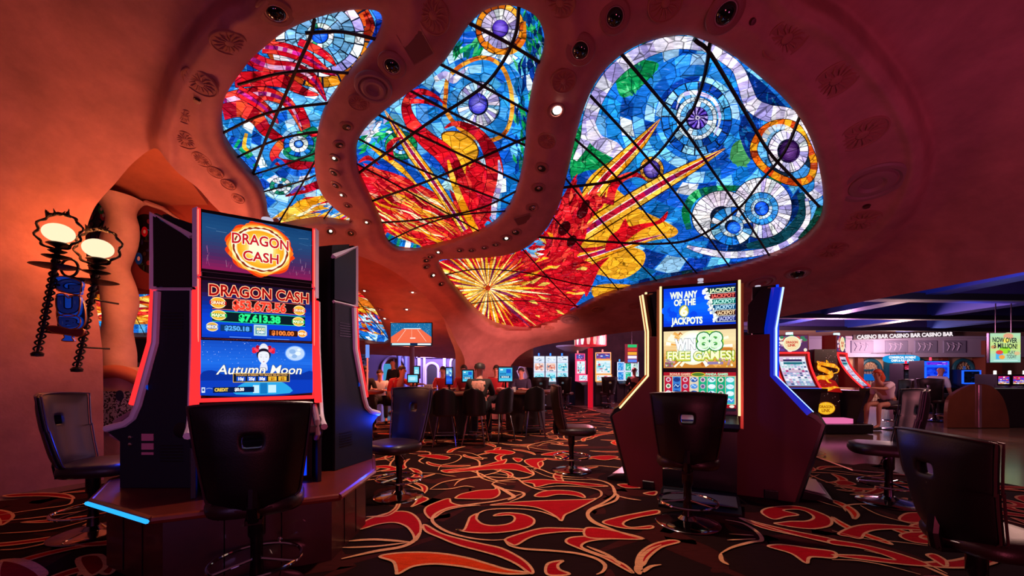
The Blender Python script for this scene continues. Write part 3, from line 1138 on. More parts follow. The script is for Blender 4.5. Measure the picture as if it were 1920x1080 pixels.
A.stroke([(836, 197), (815, 180), (790, 172), (768, 182), (762, 205), (775, 235), (800, 262), (832, 288), (852, 320), (868, 360), (872, 400)], [1, 7, 11, 14, 18, 24, 30, 34, 30, 24, 8], RED, tiles=2, jit=.2)
A.stroke([(770, 190), (790, 190), (815, 196), (832, 206)], [10, 8, 5, 1], RED, tiles=2, jit=.2)
A.stroke([(834, 240), (850, 232), (872, 236), (898, 252), (918, 282), (928, 318), (924, 352), (906, 390), (892, 420)], [3, 9, 14, 20, 28, 32, 30, 22, 8], '#4a040a')
A.stroke([(834, 240), (850, 232), (872, 236), (898, 252), (918, 282), (928, 318), (924, 352), (906, 390), (892, 420)], [3, 8, 12, 18, 26, 30, 28, 20, 6], RED, tiles=2, jit=.2)
tentacle(A, [(720, 205), (745, 245), (775, 290), (808, 335), (842, 385), (872, 432)], [1, 12, 18, 18, 16, 14])
tentacle(A, [(688, 268), (715, 290), (750, 315), (785, 350)], [1, 7, 10, 1], False)
A.stroke([(840, 300), (852, 345), (872, 395), (892, 432)], [4, 12, 14, 12], ORG, tiles=2, jit=.15)
A.stroke([(735, 300), (730, 275), (742, 262), (756, 258)], [12, 12, 8, 1], RED, tiles=2, jit=.2)
A.stroke([(672, 305), (690, 296), (712, 310)], [2, 10, 1], RED, tiles=2, jit=.2)
A.stroke([(935, 300), (938, 335), (928, 380), (925, 412)], [3, 10, 12, 8], LAV, tiles=1, jit=.15)
A.stroke([(722, 442), (740, 452), (765, 458), (788, 463)], [16, 16, 12, 4], ['#1a86d8', '#eaf2f8', '#0a58b0', '#1a9a6a'], tiles=1, jit=.2)
panel('stained_glass_panel', 'middle ceiling panel of stained glass, red flames below two violet eyes', A,
      dict(at=(840, 260), bars=[
          ([(972, 12), (968, 50), (950, 95), (915, 145), (870, 180), (800, 225), (670, 320)], .02),
          ([(888, 38), (950, 70), (1012, 108)], .018), ([(832, 115), (900, 150), (988, 200)], .016), ([(775, 165), (870, 215), (984, 265)], .016),
          ([(715, 210), (820, 262), (975, 335)], .016), ([(676, 255), (780, 308), (960, 378)], .015),
          ([(984, 252), (900, 290), (810, 330), (695, 372)], .018), ([(972, 350), (900, 385), (800, 405), (712, 412)], .016),
          ([(950, 390), (860, 398), (790, 418), (726, 448)], .014), ([(668, 300), (760, 350), (905, 432)], .013)]), ON1)

# ---------------------------------------------------------------- left panel
A = Art(ON1)
A.poly(grown(G1, 14), '#3a90d8')
k1 = near_poly(G1, 16)
A.rings(560, 272, [20, 36, 52, 70, 90, 112, 136, 160, 190], [PALE + BLU, BLU + PALE, PALE + BLU, PALE + BLU, BLU + PALE, BLU, BLU + PALE, BLU], [12, 14, 18, 22, 26, 30, 34, 38], 1.0, .4, .3, .03, k1, twist=.08)
flames(A, 60, (640, 90, 700, 200), -.5, .3, (16, 36), (6, 12), DEEP + BLU, G1, 31)
eye(A, 600, 67, [16, 26, 46, 66, 84, 106], [['#eaf4f8', '#2a9a6a', '#bfe0f0'], ['#6ab4e8', '#8ac4ee', '#5aa8e4'], ['#7abcec', '#5aa8e4', '#9accf0'], LAV + ['#f6f2f4'], ['#e88a1a', '#d06a12', '#8c3a10', '#c85018', '#f0a030']], [12, 14, 16, 18, 18], .92, rot=.1, keep=k1)
A.stroke([(703, 20), (712, 40), (704, 70), (690, 92)], [12, 14, 14, 8], ['#1a48c8', '#0a2a90', '#2a68e0'], tiles=2, jit=.2)
A.stroke([(684, 22), (694, 45), (684, 72)], [10, 16, 12], ['#8c1410', '#5a0808', '#b02a14'], tiles=1, jit=.3)
pupil(A, 599, 67, 16, '#0a50e0', '#3a80ff', .9)
A.blob([(512, 96), (530, 100), (552, 122), (580, 130), (548, 132), (520, 122)], '#efe6ee')
fea = [([(492, 88), (530, 92), (575, 108), (606, 130), (632, 142)], [22, 24, 22, 14, 1]), ([(560, 78), (592, 92), (616, 108), (630, 124)], [12, 14, 12, 1]), ([(468, 108), (505, 125), (555, 130), (590, 152), (612, 190)], [24, 28, 22, 18, 1]),
       ([(440, 150), (480, 148), (530, 152), (570, 172), (598, 178)], [28, 28, 24, 14, 1]), ([(420, 190), (460, 180), (500, 176), (536, 190), (555, 215), (570, 250)], [30, 28, 24, 18, 14, 6]),
       ([(418, 210), (450, 205), (480, 220), (500, 245), (530, 262)], [30, 28, 26, 22, 8]), ([(445, 170), (480, 190), (508, 214), (522, 232)], [20, 20, 14, 1]), ([(560, 200), (572, 228), (578, 250), (592, 256)], [14, 16, 12, 4])]
for i, (pts, wd) in enumerate(fea):
    A.stroke(pts, [q + 2 for q in wd], '#3a0410')
    A.stroke(pts, wd, RED + ['#f0502a'] * (i % 3), tiles=2, jit=.22)
    if i % 2 == 0:
        A.stroke(pts, [q * .32 for q in wd], ['#8a1468', '#c0208a', '#e0a0c8', '#701050'], tiles=1, jit=.35)
A.stroke([(430, 262), (452, 275), (474, 300), (490, 330)], [20, 16, 12, 6], ['#0a3a98', '#1a5ac8', '#0a8a5a'], tiles=1, jit=.3)
A.stroke([(462, 250), (458, 275), (470, 285)], [6, 8, 3], ORG, tiles=2, jit=.2)
A.blob([(530, 285), (560, 250), (594, 240), (600, 300), (560, 305)], '#0f7a58')
A.stroke([(598, 250), (560, 256), (530, 268), (514, 290), (524, 304), (560, 310), (598, 312)], [10, 14, 18, 18, 16, 18, 16], '#3a0410')
A.stroke([(598, 250), (560, 256), (530, 268), (514, 290), (524, 304), (560, 310), (598, 312)], [8, 12, 16, 16, 14, 16, 14], RED + ['#f0702a'], tiles=2, jit=.2)
eye(A, 560, 270, [9, 18, 28], [['#f4f4f8', '#dce8f4'], BLU + GRN], [10, 14], .85)
pupil(A, 560, 270, 8, '#1a60d0', '#7ab8f4', .85)
eye(A, 526, 349, [6, 12, 20], [['#dce8f4', '#3a90d8'], ['#f4f4f8', '#1a8a6a']], [10, 12], .8)
A.stroke([(592, 318), (560, 325), (540, 318), (520, 300), (505, 318)], [10, 12, 10, 8, 3], ['#0a48b0', '#1a68d8'], tiles=1, jit=.3)
A.stroke([(600, 345), (570, 356), (535, 368)], [16, 14, 2], RED, tiles=2, jit=.2)
A.stroke([(545, 362), (562, 352), (572, 356)], [4, 10, 3], ['#6a58c8', '#8a78e0'], tiles=2, jit=.1)
A.blob([(525, 420), (540, 395), (575, 372), (612, 368), (620, 378), (590, 394), (555, 412)], '#f2a01c')
flames(A, 100, (510, 365, 668, 424), -.35, .2, (24, 60), (2.5, 7), FIRE + ORG + ['#eef2f6', '#e8eef6', '#2a78d0'], [(505, 424), (535, 390), (600, 360), (632, 396), (668, 418)], 33)
A.stroke([(530, 412), (565, 384), (615, 374)], [8, 18, 3], ORG, tiles=2, jit=.12)
panel('stained_glass_panel', 'narrowest ceiling panel of stained glass, crimson feathers around a blue eye', A,
      dict(at=(550, 240), bars=[
          ([(588, 35), (582, 60), (560, 110), (535, 170), (500, 250), (475, 318)], .018), ([(582, 52), (640, 50), (704, 64)], .017),
          ([(455, 148), (520, 130), (585, 124), (645, 128)], .016), ([(418, 242), (480, 212), (540, 195), (610, 186)], .016),
          ([(445, 288), (500, 262), (545, 248), (598, 240)], .014), ([(472, 322), (540, 300), (592, 280)], .013), ([(500, 352), (560, 335), (592, 322)], .012),
          ([(588, 300), (560, 350), (530, 400), (518, 424)], .014), ([(625, 380), (600, 415)], .012)]), ON1)

# ---------------------------------------------------------------- far panels beyond the arch
A = Art(ON2)
A.poly(grown(G4, 8), '#d06a18')
flames(A, 170, (540, 530, 730, 642), .35, .15, (24, 60), (3, 8), RED + ORG + FIRE, G4, 41)
A.stroke([(540, 598), (600, 612), (660, 628), (730, 642)], [16, 24, 22, 22], BLU + PALE, tiles=1, jit=.3)
flames(A, 60, (660, 590, 730, 642), .6, .4, (10, 22), (3, 6), BLU + PALE + ['#e8eef6', '#7a3a8a'], G4, 42)
panel('stained_glass_panel', 'far ceiling panel of orange and red stained glass with a blue rim, behind the machines', A,
      dict(at=(660, 590), bars=[([(600, 540), (640, 590), (690, 640)], .014), ([(650, 533), (690, 585), (722, 625)], .014), ([(590, 575), (650, 570), (700, 575)], .012), ([(600, 605), (660, 600), (715, 604)], .012)]), ON2)
A = Art(ON2)
A.poly(grown(G5, 8), '#d86a14')
flames(A, 120, (150, 530, 318, 625), .08, .1, (24, 60), (3, 7), RED + ORG + FIRE, G5, 43)
A.stroke([(165, 606), (200, 612), (260, 616), (318, 614)], [14, 18, 16, 16], BLU + PALE, tiles=1, jit=.3)
A.stroke([(230, 548), (262, 552), (290, 548)], [3, 9, 3], BLU, tiles=1, jit=.3)
panel('stained_glass_panel', 'far strip of orange stained glass seen behind the twisted column', A,
      dict(at=(240, 580), bars=[([(170, 575), (190, 616)], .012), ([(240, 560), (268, 618)], .012)]), ON2)
# ================================================================== fitted carpet with flame scrolls
CARPET = paint_mat('carpet_pile', .95, .05)
_t = CARPET.node_tree
_b = _t.nodes['Principled BSDF']
_n = _t.nodes.new('ShaderNodeTexNoise'); _n.inputs['Scale'].default_value = 160; _n.inputs['Detail'].default_value = 2
_n2 = _t.nodes.new('ShaderNodeTexNoise'); _n2.inputs['Scale'].default_value = 9; _n2.inputs['Detail'].default_value = 5
_tc = _t.nodes.new('ShaderNodeTexCoord'); _t.links.new(_tc.outputs['Object'], _n.inputs['Vector'])
_mp = _t.nodes.new('ShaderNodeMapping'); _mp.inputs['Scale'].default_value = (1, 6, 1); _mp.inputs['Rotation'].default_value = (0, 0, .5)
_t.links.new(_tc.outputs['Object'], _mp.inputs['Vector']); _t.links.new(_mp.outputs['Vector'], _n2.inputs['Vector'])
_ad = _t.nodes.new('ShaderNodeMath'); _ad.operation = 'ADD'; _t.links.new(_n.outputs['Fac'], _ad.inputs[0]); _t.links.new(_n2.outputs['Fac'], _ad.inputs[1])
_mr = _t.nodes.new('ShaderNodeMapRange'); _mr.inputs['From Min'].default_value = .6; _mr.inputs['From Max'].default_value = 1.4; _mr.inputs['To Min'].default_value = .6; _mr.inputs['To Max'].default_value = 1.35
_t.links.new(_ad.outputs[0], _mr.inputs['Value'])
_mx = _t.nodes.new('ShaderNodeMix'); _mx.data_type = 'RGBA'; _mx.blend_type = 'MULTIPLY'; _mx.inputs['Factor'].default_value = 1
_t.links.new(_t.nodes['Color Attribute'].outputs['Color'], _mx.inputs['A']); _t.links.new(_mr.outputs['Result'], _mx.inputs['B'])
_t.links.new(_mx.outputs['Result'], _b.inputs['Base Color'])

BASE, BROWN, REDF, TAN = '#1e0c0c', '#371110', '#960a14', '#c88a60'
K = Art(lambda x, y, L: Vector((x, y, .000012 * L)))
edge = [tuple(fl(*p).xy) for p in [(1130, 775), (1260, 806), (1400, 830), (1530, 858), (1600, 884), (1700, 893)]]
outline = [(-5.4, 3.0), (-4.75, 4.6), (-3.6, 9.5), (-2.5, 14), (.9, 14)] + [tuple(fl(1020, 751).xy)] + edge + [(5.6, 5.0), (6.5, 2.5), (6, .3), (-6, .3)]
K.poly(outline, BASE)


def leaf(pts, col=REDF, wd=.022, k=5, line=TAN):
    """red leaf edged in tan, points on the floor in metres"""
    P2 = crom(pts, True, k)
    K.up().poly(P2, col, .12)
    K.stroke(P2, wd, line, False, True)


def zz(l, sx, sy, ox, oy):
    return [tuple(fl(ox + x * sx, oy + y * sy).xy) for x, y in l]


def Z8(l): return zz(l, .3125, .3125, 640, 780)
def Z7(l): return zz(l, 1 / 3, 1 / 3, 1100, 700)
def ZR(l): return zz(l, .2963, .2963, 1560, 760)
def ZL(l): return zz(l, .389, .389, 0, 660)


inpoly = lambda p: inside(p, outline)
# brown under-scrolls
rc = random.Random(12)
for i in range(150):
    x, y = rc.uniform(-5, 6), rc.uniform(.6, 13)
    if not inpoly((x, y)):
        continue
    a, s_ = rc.uniform(0, 6.28), rc.uniform(.35, .9)
    pts = []
    for q in range(7):
        t = q / 6
        an = a + t * rc.choice((2.6, 3.4)) * 1
        pts.append((x + s_ * (.35 + .65 * t) * math.cos(an), y + s_ * (.35 + .65 * t) * math.sin(an)))
    K.stroke(pts, [.02, .16, .26, .2, .02], BROWN, k=4)
# filler motifs of the same carpet where the pattern is out of close view
SW = [(0, 0), (.1, .04), (.2, .16), (.22, .32), (.12, .46), (-.06, .5), (-.2, .42), (-.24, .3), (-.14, .36), (-.02, .38), (.08, .3), (.1, .18), (.02, .08)]
LF = [(-.6, 0), (-.35, .12), (0, .17), (.35, .12), (.65, -.04), (.4, .0), (.1, .03), (-.2, .0), (-.42, -.06)]
HK = [(-.5, .1), (-.3, .2), (0, .2), (.25, .08), (.4, -.12), (.42, -.3), (.3, -.14), (.1, .02), (-.15, .08)]
SPL = [(-.9, .2), (-.5, .32), (-.1, .2), (.2, 0), (.55, -.14), (.95, -.05)]


def motif(kind, x, y, a, s_, col=REDF, wd=.022):
    tr = lambda l: [(x + s_ * (p[0] * math.cos(a) - p[1] * math.sin(a)), y + s_ * (p[0] * math.sin(a) + p[1] * math.cos(a))) for p in l]
    if kind == 3:
        K.stroke(tr(SPL), [.006, .03, .024, .03, .006], TAN, k=5)
    else:
        leaf(tr((SW, LF, HK)[kind]), col, wd)


zones = [((-5, 5.0), (5, 13.5), .62), ((-5.5, 1), (-1.8, 5.0), .62), ((2.6, .8), (6, 4.4), .6), ((3.2, 3.4), (5.4, 5.6), .55)]
for (x0, y0), (x1, y1), sp in zones:
    yy = y0
    row = 0
    while yy < y1:
        xx = x0 + (row % 2) * sp / 2
        while xx < x1:
            p = (xx + rc.uniform(-.15, .15), yy + rc.uniform(-.12, .12))
            near = p[1] < 5.0 and -1.6 < p[0] < 2.7
            if inpoly(p) and not near:
                kd = rc.choice((0, 1, 2, 1, 2, 3))
                motif(kd, p[0], p[1], rc.uniform(0, 6.28), rc.uniform(.55, 1.0) * sp * 1.25, rc.choice((REDF, REDF, '#8a0a14', '#b8200e')))
            xx += sp
        yy += sp * .85
        row += 1
for i in range(90):
    x, y = rc.uniform(-5, 5.5), rc.uniform(4.6, 13)
    if inpoly((x, y)):
        motif(3, x, y, rc.uniform(0, 6.28), rc.uniform(.5, 1))
# the pattern in plain view, followed scroll by scroll
for l in ([(690, 685), (735, 690), (760, 640), (775, 610), (820, 590), (810, 620), (840, 650), (900, 663), (980, 658), (1030, 640), (1040, 615), (1010, 600), (915, 605), (960, 588), (1040, 588), (1110, 600), (1155, 625), (1150, 655), (1100, 680), (1000, 700), (880, 708), (760, 703)],
          [(500, 570), (530, 540), (640, 500), (660, 525), (720, 540), (830, 540), (720, 550), (620, 575), (550, 620), (515, 605)],
          [(895, 540), (1000, 525), (1150, 515), (1300, 510), (1480, 505), (1530, 500), (1450, 545), (1380, 580), (1340, 600), (1320, 635), (1290, 610), (1230, 575), (1150, 550), (1020, 540)],
          [(985, 745), (1080, 710), (1200, 680), (1300, 678), (1450, 685), (1600, 705), (1800, 740), (1650, 715), (1500, 703), (1350, 700), (1200, 715), (1120, 740), (1050, 780), (1010, 770)],
          [(490, 665), (510, 660), (600, 710), (720, 745), (850, 775), (960, 800), (1060, 850), (1120, 895), (1150, 940), (1130, 950), (1050, 895), (950, 850), (830, 815), (700, 780), (590, 735), (510, 700)],
          [(1160, 485), (1200, 460), (1280, 450), (1380, 455), (1440, 470), (1460, 495), (1390, 480), (1300, 475), (1220, 490)],
          [(1080, 395), (1200, 385), (1330, 395), (1460, 405), (1600, 425), (1480, 425), (1350, 410), (1260, 410), (1170, 430), (1150, 410)],
          [(600, 330), (700, 320), (830, 305), (960, 270), (990, 262), (980, 285), (930, 310), (820, 325), (700, 340), (640, 345)],
          [(640, 340), (760, 320), (900, 300), (1020, 288), (1080, 300), (1130, 330), (1155, 355), (1100, 340), (1020, 325), (900, 325), (760, 335)],
          [(905, 412), (940, 440), (950, 470), (920, 495), (860, 503), (700, 500), (690, 490), (730, 470), (830, 450), (925, 442)],
          [(1350, 765), (1380, 735), (1500, 728), (1650, 735), (1820, 742), (1600, 745), (1480, 760), (1440, 790), (1500, 820), (1600, 855), (1700, 900), (1750, 950), (1690, 920), (1580, 860), (1450, 810)],
          [(1225, 930), (1245, 890), (1330, 875), (1300, 900), (1310, 930), (1370, 955), (1300, 965), (1240, 960)],
          [(420, 550), (470, 530), (520, 505), (490, 490), (400, 490), (450, 505), (440, 530)],
          [(110, 685), (220, 655), (320, 645), (390, 668), (430, 715), (445, 755), (475, 700), (470, 640), (430, 595), (370, 577), (280, 587), (150, 632)],
          [(150, 610), (250, 600), (320, 560), (345, 510), (355, 520), (335, 565), (270, 605)],
          [(385, 375), (470, 368), (560, 352), (500, 372), (430, 395), (500, 420), (515, 445), (490, 470), (480, 430), (420, 400)],
          [(180, 310), (270, 300), (330, 315), (320, 330), (240, 335), (290, 320)], [(460, 240), (560, 235), (650, 250), (620, 265), (540, 255)],
          [(860, 215), (960, 205), (1040, 220), (1000, 235), (920, 228)], [(1100, 270), (1160, 258), (1230, 262), (1180, 285), (1190, 320), (1130, 300)],
          [(1200, 235), (1330, 212), (1400, 222), (1300, 240)], [(1490, 250), (1600, 240), (1660, 250), (1580, 268)], [(1030, 255), (1085, 262), (1060, 280)]):
    leaf(Z8(l), REDF, .02)
leaf(Z8([(230, 850), (330, 830), (480, 825), (620, 835), (760, 860), (880, 895), (1000, 930), (1130, 950), (1000, 955), (850, 935), (720, 910), (560, 895), (430, 910), (340, 955), (330, 930), (310, 880)]), '#b83210', .022)
for l in ([(1570, 645), (1650, 615), (1770, 590), (1890, 570), (1900, 590), (1800, 610), (1720, 630), (1690, 655), (1740, 675), (1860, 665), (1850, 682), (1700, 680)],):
    leaf(Z8(l), REDF, .02)
for l in ([(985, 790), (1010, 765), (1100, 752), (1200, 755), (1300, 785), (1370, 820), (1370, 860), (1280, 880), (1170, 872), (1060, 852), (1090, 845), (1150, 838), (1240, 836), (1278, 815), (1240, 785), (1180, 770), (1105, 776), (1190, 800), (1120, 812), (1050, 826)],
          [(860, 818), (980, 850), (1150, 890), (1390, 940), (1390, 962), (1150, 912), (980, 872)],
          [(1020, 980), (1100, 970), (1250, 990), (1390, 1010), (1390, 1045), (1260, 1040), (1235, 1075), (1150, 1020)],
          [(280, 1085), (300, 1020), (370, 970), (470, 945), (520, 955), (420, 985), (350, 1040), (320, 1085)],
          [(0, 875), (120, 885), (320, 935), (150, 937), (0, 927)], [(320, 680), (390, 668), (380, 690)], [(175, 630), (230, 628), (300, 648), (220, 648)]):
    leaf(Z7(l), REDF, .02)
for l in ([(40, 820), (130, 775), (250, 758), (400, 765), (560, 780), (680, 800), (540, 795), (400, 790), (280, 795), (210, 815), (180, 850), (110, 838)],
          [(425, 725), (470, 690), (560, 685), (620, 690), (580, 710), (560, 745), (480, 745)], [(430, 830), (480, 812), (600, 808), (690, 812), (600, 822), (560, 845), (690, 885), (560, 880), (470, 858)],
          [(0, 860), (200, 890), (400, 940), (590, 1005), (590, 1025), (400, 1010), (200, 985), (0, 955), (200, 960), (400, 985), (200, 915), (0, 885)], [(600, 955), (650, 950), (720, 990), (720, 1030), (650, 990)],
          [(20, 490), (80, 480), (150, 505), (60, 510)], [(380, 490), (520, 485), (520, 500), (420, 500)], [(510, 590), (570, 590), (600, 625), (560, 640)]):
    leaf(ZR(l), REDF, .018)
ts = [([(980, 748), (900, 752), (780, 740), (660, 710), (580, 670), (545, 630), (570, 590), (650, 555), (780, 535), (900, 520), (1000, 500), (1060, 480), (1090, 470)], .03),
      ([(820, 615), (810, 600), (870, 570), (980, 562), (1100, 565), (1200, 580), (1280, 610), (1320, 635)], .022),
      ([(530, 445), (600, 405), (700, 385), (850, 370), (1000, 375), (1100, 375), (1155, 355), (1140, 325)], .03),
      ([(530, 445), (650, 442), (740, 425), (800, 433)], .022), ([(900, 415), (940, 395), (1040, 385), (1130, 375)], .03), ([(905, 415), (960, 440), (1010, 470), (1035, 490), (1000, 510)], .05),
      ([(930, 435), (1010, 450), (1090, 465), (1085, 490), (1010, 520)], .03),
      ([(1150, 330), (1250, 370), (1400, 385), (1540, 390), (1620, 420), (1640, 465), (1660, 485), (1640, 515), (1560, 545), (1500, 570), (1480, 600), (1520, 640), (1600, 675), (1700, 715), (1810, 745)], .03),
      ([(1660, 485), (1720, 500), (1800, 512)], .03), ([(1170, 440), (1300, 425), (1450, 430), (1545, 450), (1560, 480), (1530, 502)], .026),
      ([(980, 750), (1010, 785), (1100, 805), (1250, 815), (1400, 830), (1520, 860), (1580, 900), (1570, 940), (1530, 960)], .03),
      ([(0, 865), (200, 820), (350, 795), (430, 760), (475, 700)], .04), ([(40, 758), (200, 748), (410, 763)], .035), ([(0, 797), (200, 790), (410, 765)], .025),
      ([(580, 330), (600, 300), (680, 280), (720, 250), (690, 235), (560, 232)], .02), ([(600, 355), (690, 368)], .02), ([(150, 270), (300, 262), (340, 240)], .02), ([(1810, 880), (1780, 920), (1790, 960)], .05), ([(1920, 780), (1850, 810), (1800, 860), (1800, 940), (1860, 910), (1920, 900)], .03),
      ([(150, 375), (300, 350), (480, 345), (600, 352)], .02), ([(180, 385), (320, 395), (430, 430), (470, 460), (300, 488)], .022), ([(800, 265), (850, 262), (790, 230), (700, 215)], .02)]
for l, wd in ts:
    K.stroke(Z8(l), [wd * .3, wd, wd, wd, wd * .3], TAN)
for l, wd in (([(755, 1020), (820, 985), (930, 955), (985, 945), (960, 900), (880, 850), (780, 830)], .03), ([(755, 1020), (760, 1060), (800, 1085)], .03), ([(0, 590), (120, 620), (160, 680), (100, 730), (10, 780), (30, 840), (160, 890), (320, 935)], .03), ([(860, 820), (1100, 895), (1390, 970)], .02), ([(0, 980), (120, 1030), (190, 1085)], .03), ([(800, 910), (940, 918)], .02), ([(790, 945), (950, 938)], .02)):
    K.stroke(Z7(l), [wd * .3, wd, wd, wd, wd * .3], TAN)
for l, wd in (([(180, 640), (300, 700), (500, 755), (690, 800)], .02), ([(0, 800), (200, 850), (400, 870), (560, 890), (715, 912)], .014), ([(0, 985), (150, 990), (330, 1020), (560, 1080)], .016), ([(0, 500), (120, 550), (240, 572)], .02), ([(600, 1010), (730, 1075)], .018)):
    K.stroke(ZR(l), [wd * .4, wd, wd * .4], TAN)
for l, wd in (([(0, 820), (200, 800), (480, 760)], .03), ([(0, 880), (250, 860), (480, 800)], .025), ([(0, 960), (120, 950), (300, 900), (470, 800)], .03), ([(0, 1010), (100, 1010), (200, 1060), (220, 1085)], .05), ([(0, 790), (200, 760), (330, 740), (350, 710)], .03), ([(380, 1000), (410, 1040), (380, 1085)], .05)):
    K.stroke(ZL(l), [wd * .4, wd, wd * .4], TAN)
leaf(ZL([(380, 1000), (480, 985), (510, 1040), (440, 1085), (400, 1060)]), '#7a0c14', .03)
leaf(ZL([(0, 1020), (90, 1020), (190, 1070), (190, 1120), (0, 1120)]), '#7a0c14', .03)
tag(K.build('floor', CARPET), kind='structure')
# brass strip where carpet meets marble
tb = MB()
tb.tube([(x, y, .012) for x, y in [tuple(fl(1020, 751).xy)] + edge], .012, 6)
tag(tb.build('trim_1', mat('strip_metal', '#b09070', .35, .9)), kind='structure')
# ================================================================== slot machines
BLACK = mat('cabinet_black', '#0b0a0f', .28, spec=.5)
BLACKM = mat('cabinet_matt', '#0f0e14', .55, spec=.3, bump=.1, bscale=150)
NAVY = mat('cabinet_navy', '#131722', .5, spec=.35, bump=.1, bscale=150)
LILAC = mat('cabinet_trim', '#e6d8e2', .35, .1)
SILV = mat('brushed_metal', '#9a929a', .3, .9)
CHROME = mat('chrome', '#d8d4d8', .08, 1.0)
REDPAN = mat('red_laminate', '#4c0e15', .45, spec=.35)
WOODR = mat('cherry_wood', '#6e2616', .32, var=.3, vscale=5, coat=.3)
WOODD = mat('dark_cherry', '#3c120d', .4, var=.3, vscale=5, coat=.2)
NEON_RED = glow('led_red', '#ff2a2e', 1.5)
NEON_REDC = glow('led_red_core', '#ff6a58', 1.9)
NEON_GOLD = glow('led_gold', '#ffd9a0', 1.5)
NEON_BLUE = glow('led_blue', '#0a34e0', 1.5)
NEON_BLUEC = glow('led_blue_core', '#a8c8ff', 2.0)
BLUELIT = glow('blue_lit_plastic', '#0a3cff', 1.2)
PINKLIT = glow('candle_white', '#e8dcf4', .7)
SCREEN = art_mat('lit_screen', 1.15)
SCREEN_S = art_mat('lit_screen_small', 1.1, False)


def frame_box(mb, x0, z0, x1, z1, y0, y1, t):
    """rectangular frame of bars in the xz plane"""
    mb.box(((x0 + x1) / 2, (y0 + y1) / 2, z1 - t / 2), (x1 - x0, abs(y1 - y0), t))
    mb.box(((x0 + x1) / 2, (y0 + y1) / 2, z0 + t / 2), (x1 - x0, abs(y1 - y0), t))
    mb.box((x0 + t / 2, (y0 + y1) / 2, (z0 + z1) / 2), (t, abs(y1 - y0), z1 - z0 - 2 * t))
    mb.box((x1 - t / 2, (y0 + y1) / 2, (z0 + z1) / 2), (t, abs(y1 - y0), z1 - z0 - 2 * t))


def scr_map(x0, z1, y, w, h, uw, uh):
    """unit space uw x uh, y down, on a screen whose top left is (x0, z1), front facing -y"""
    return plane_map((x0, y, z1), (w / uw, 0, 0), (0, 0, -h / uh), (0, -1, 0), .00006)


def side_prism(mb, prof, x0, x1):
    """profile of (forward, z) extruded in x"""
    mb.prism(prof, lambda f, z: (x0, -f, z), lambda f, z: (x1, -f, z))


W = .74
Z0 = .47


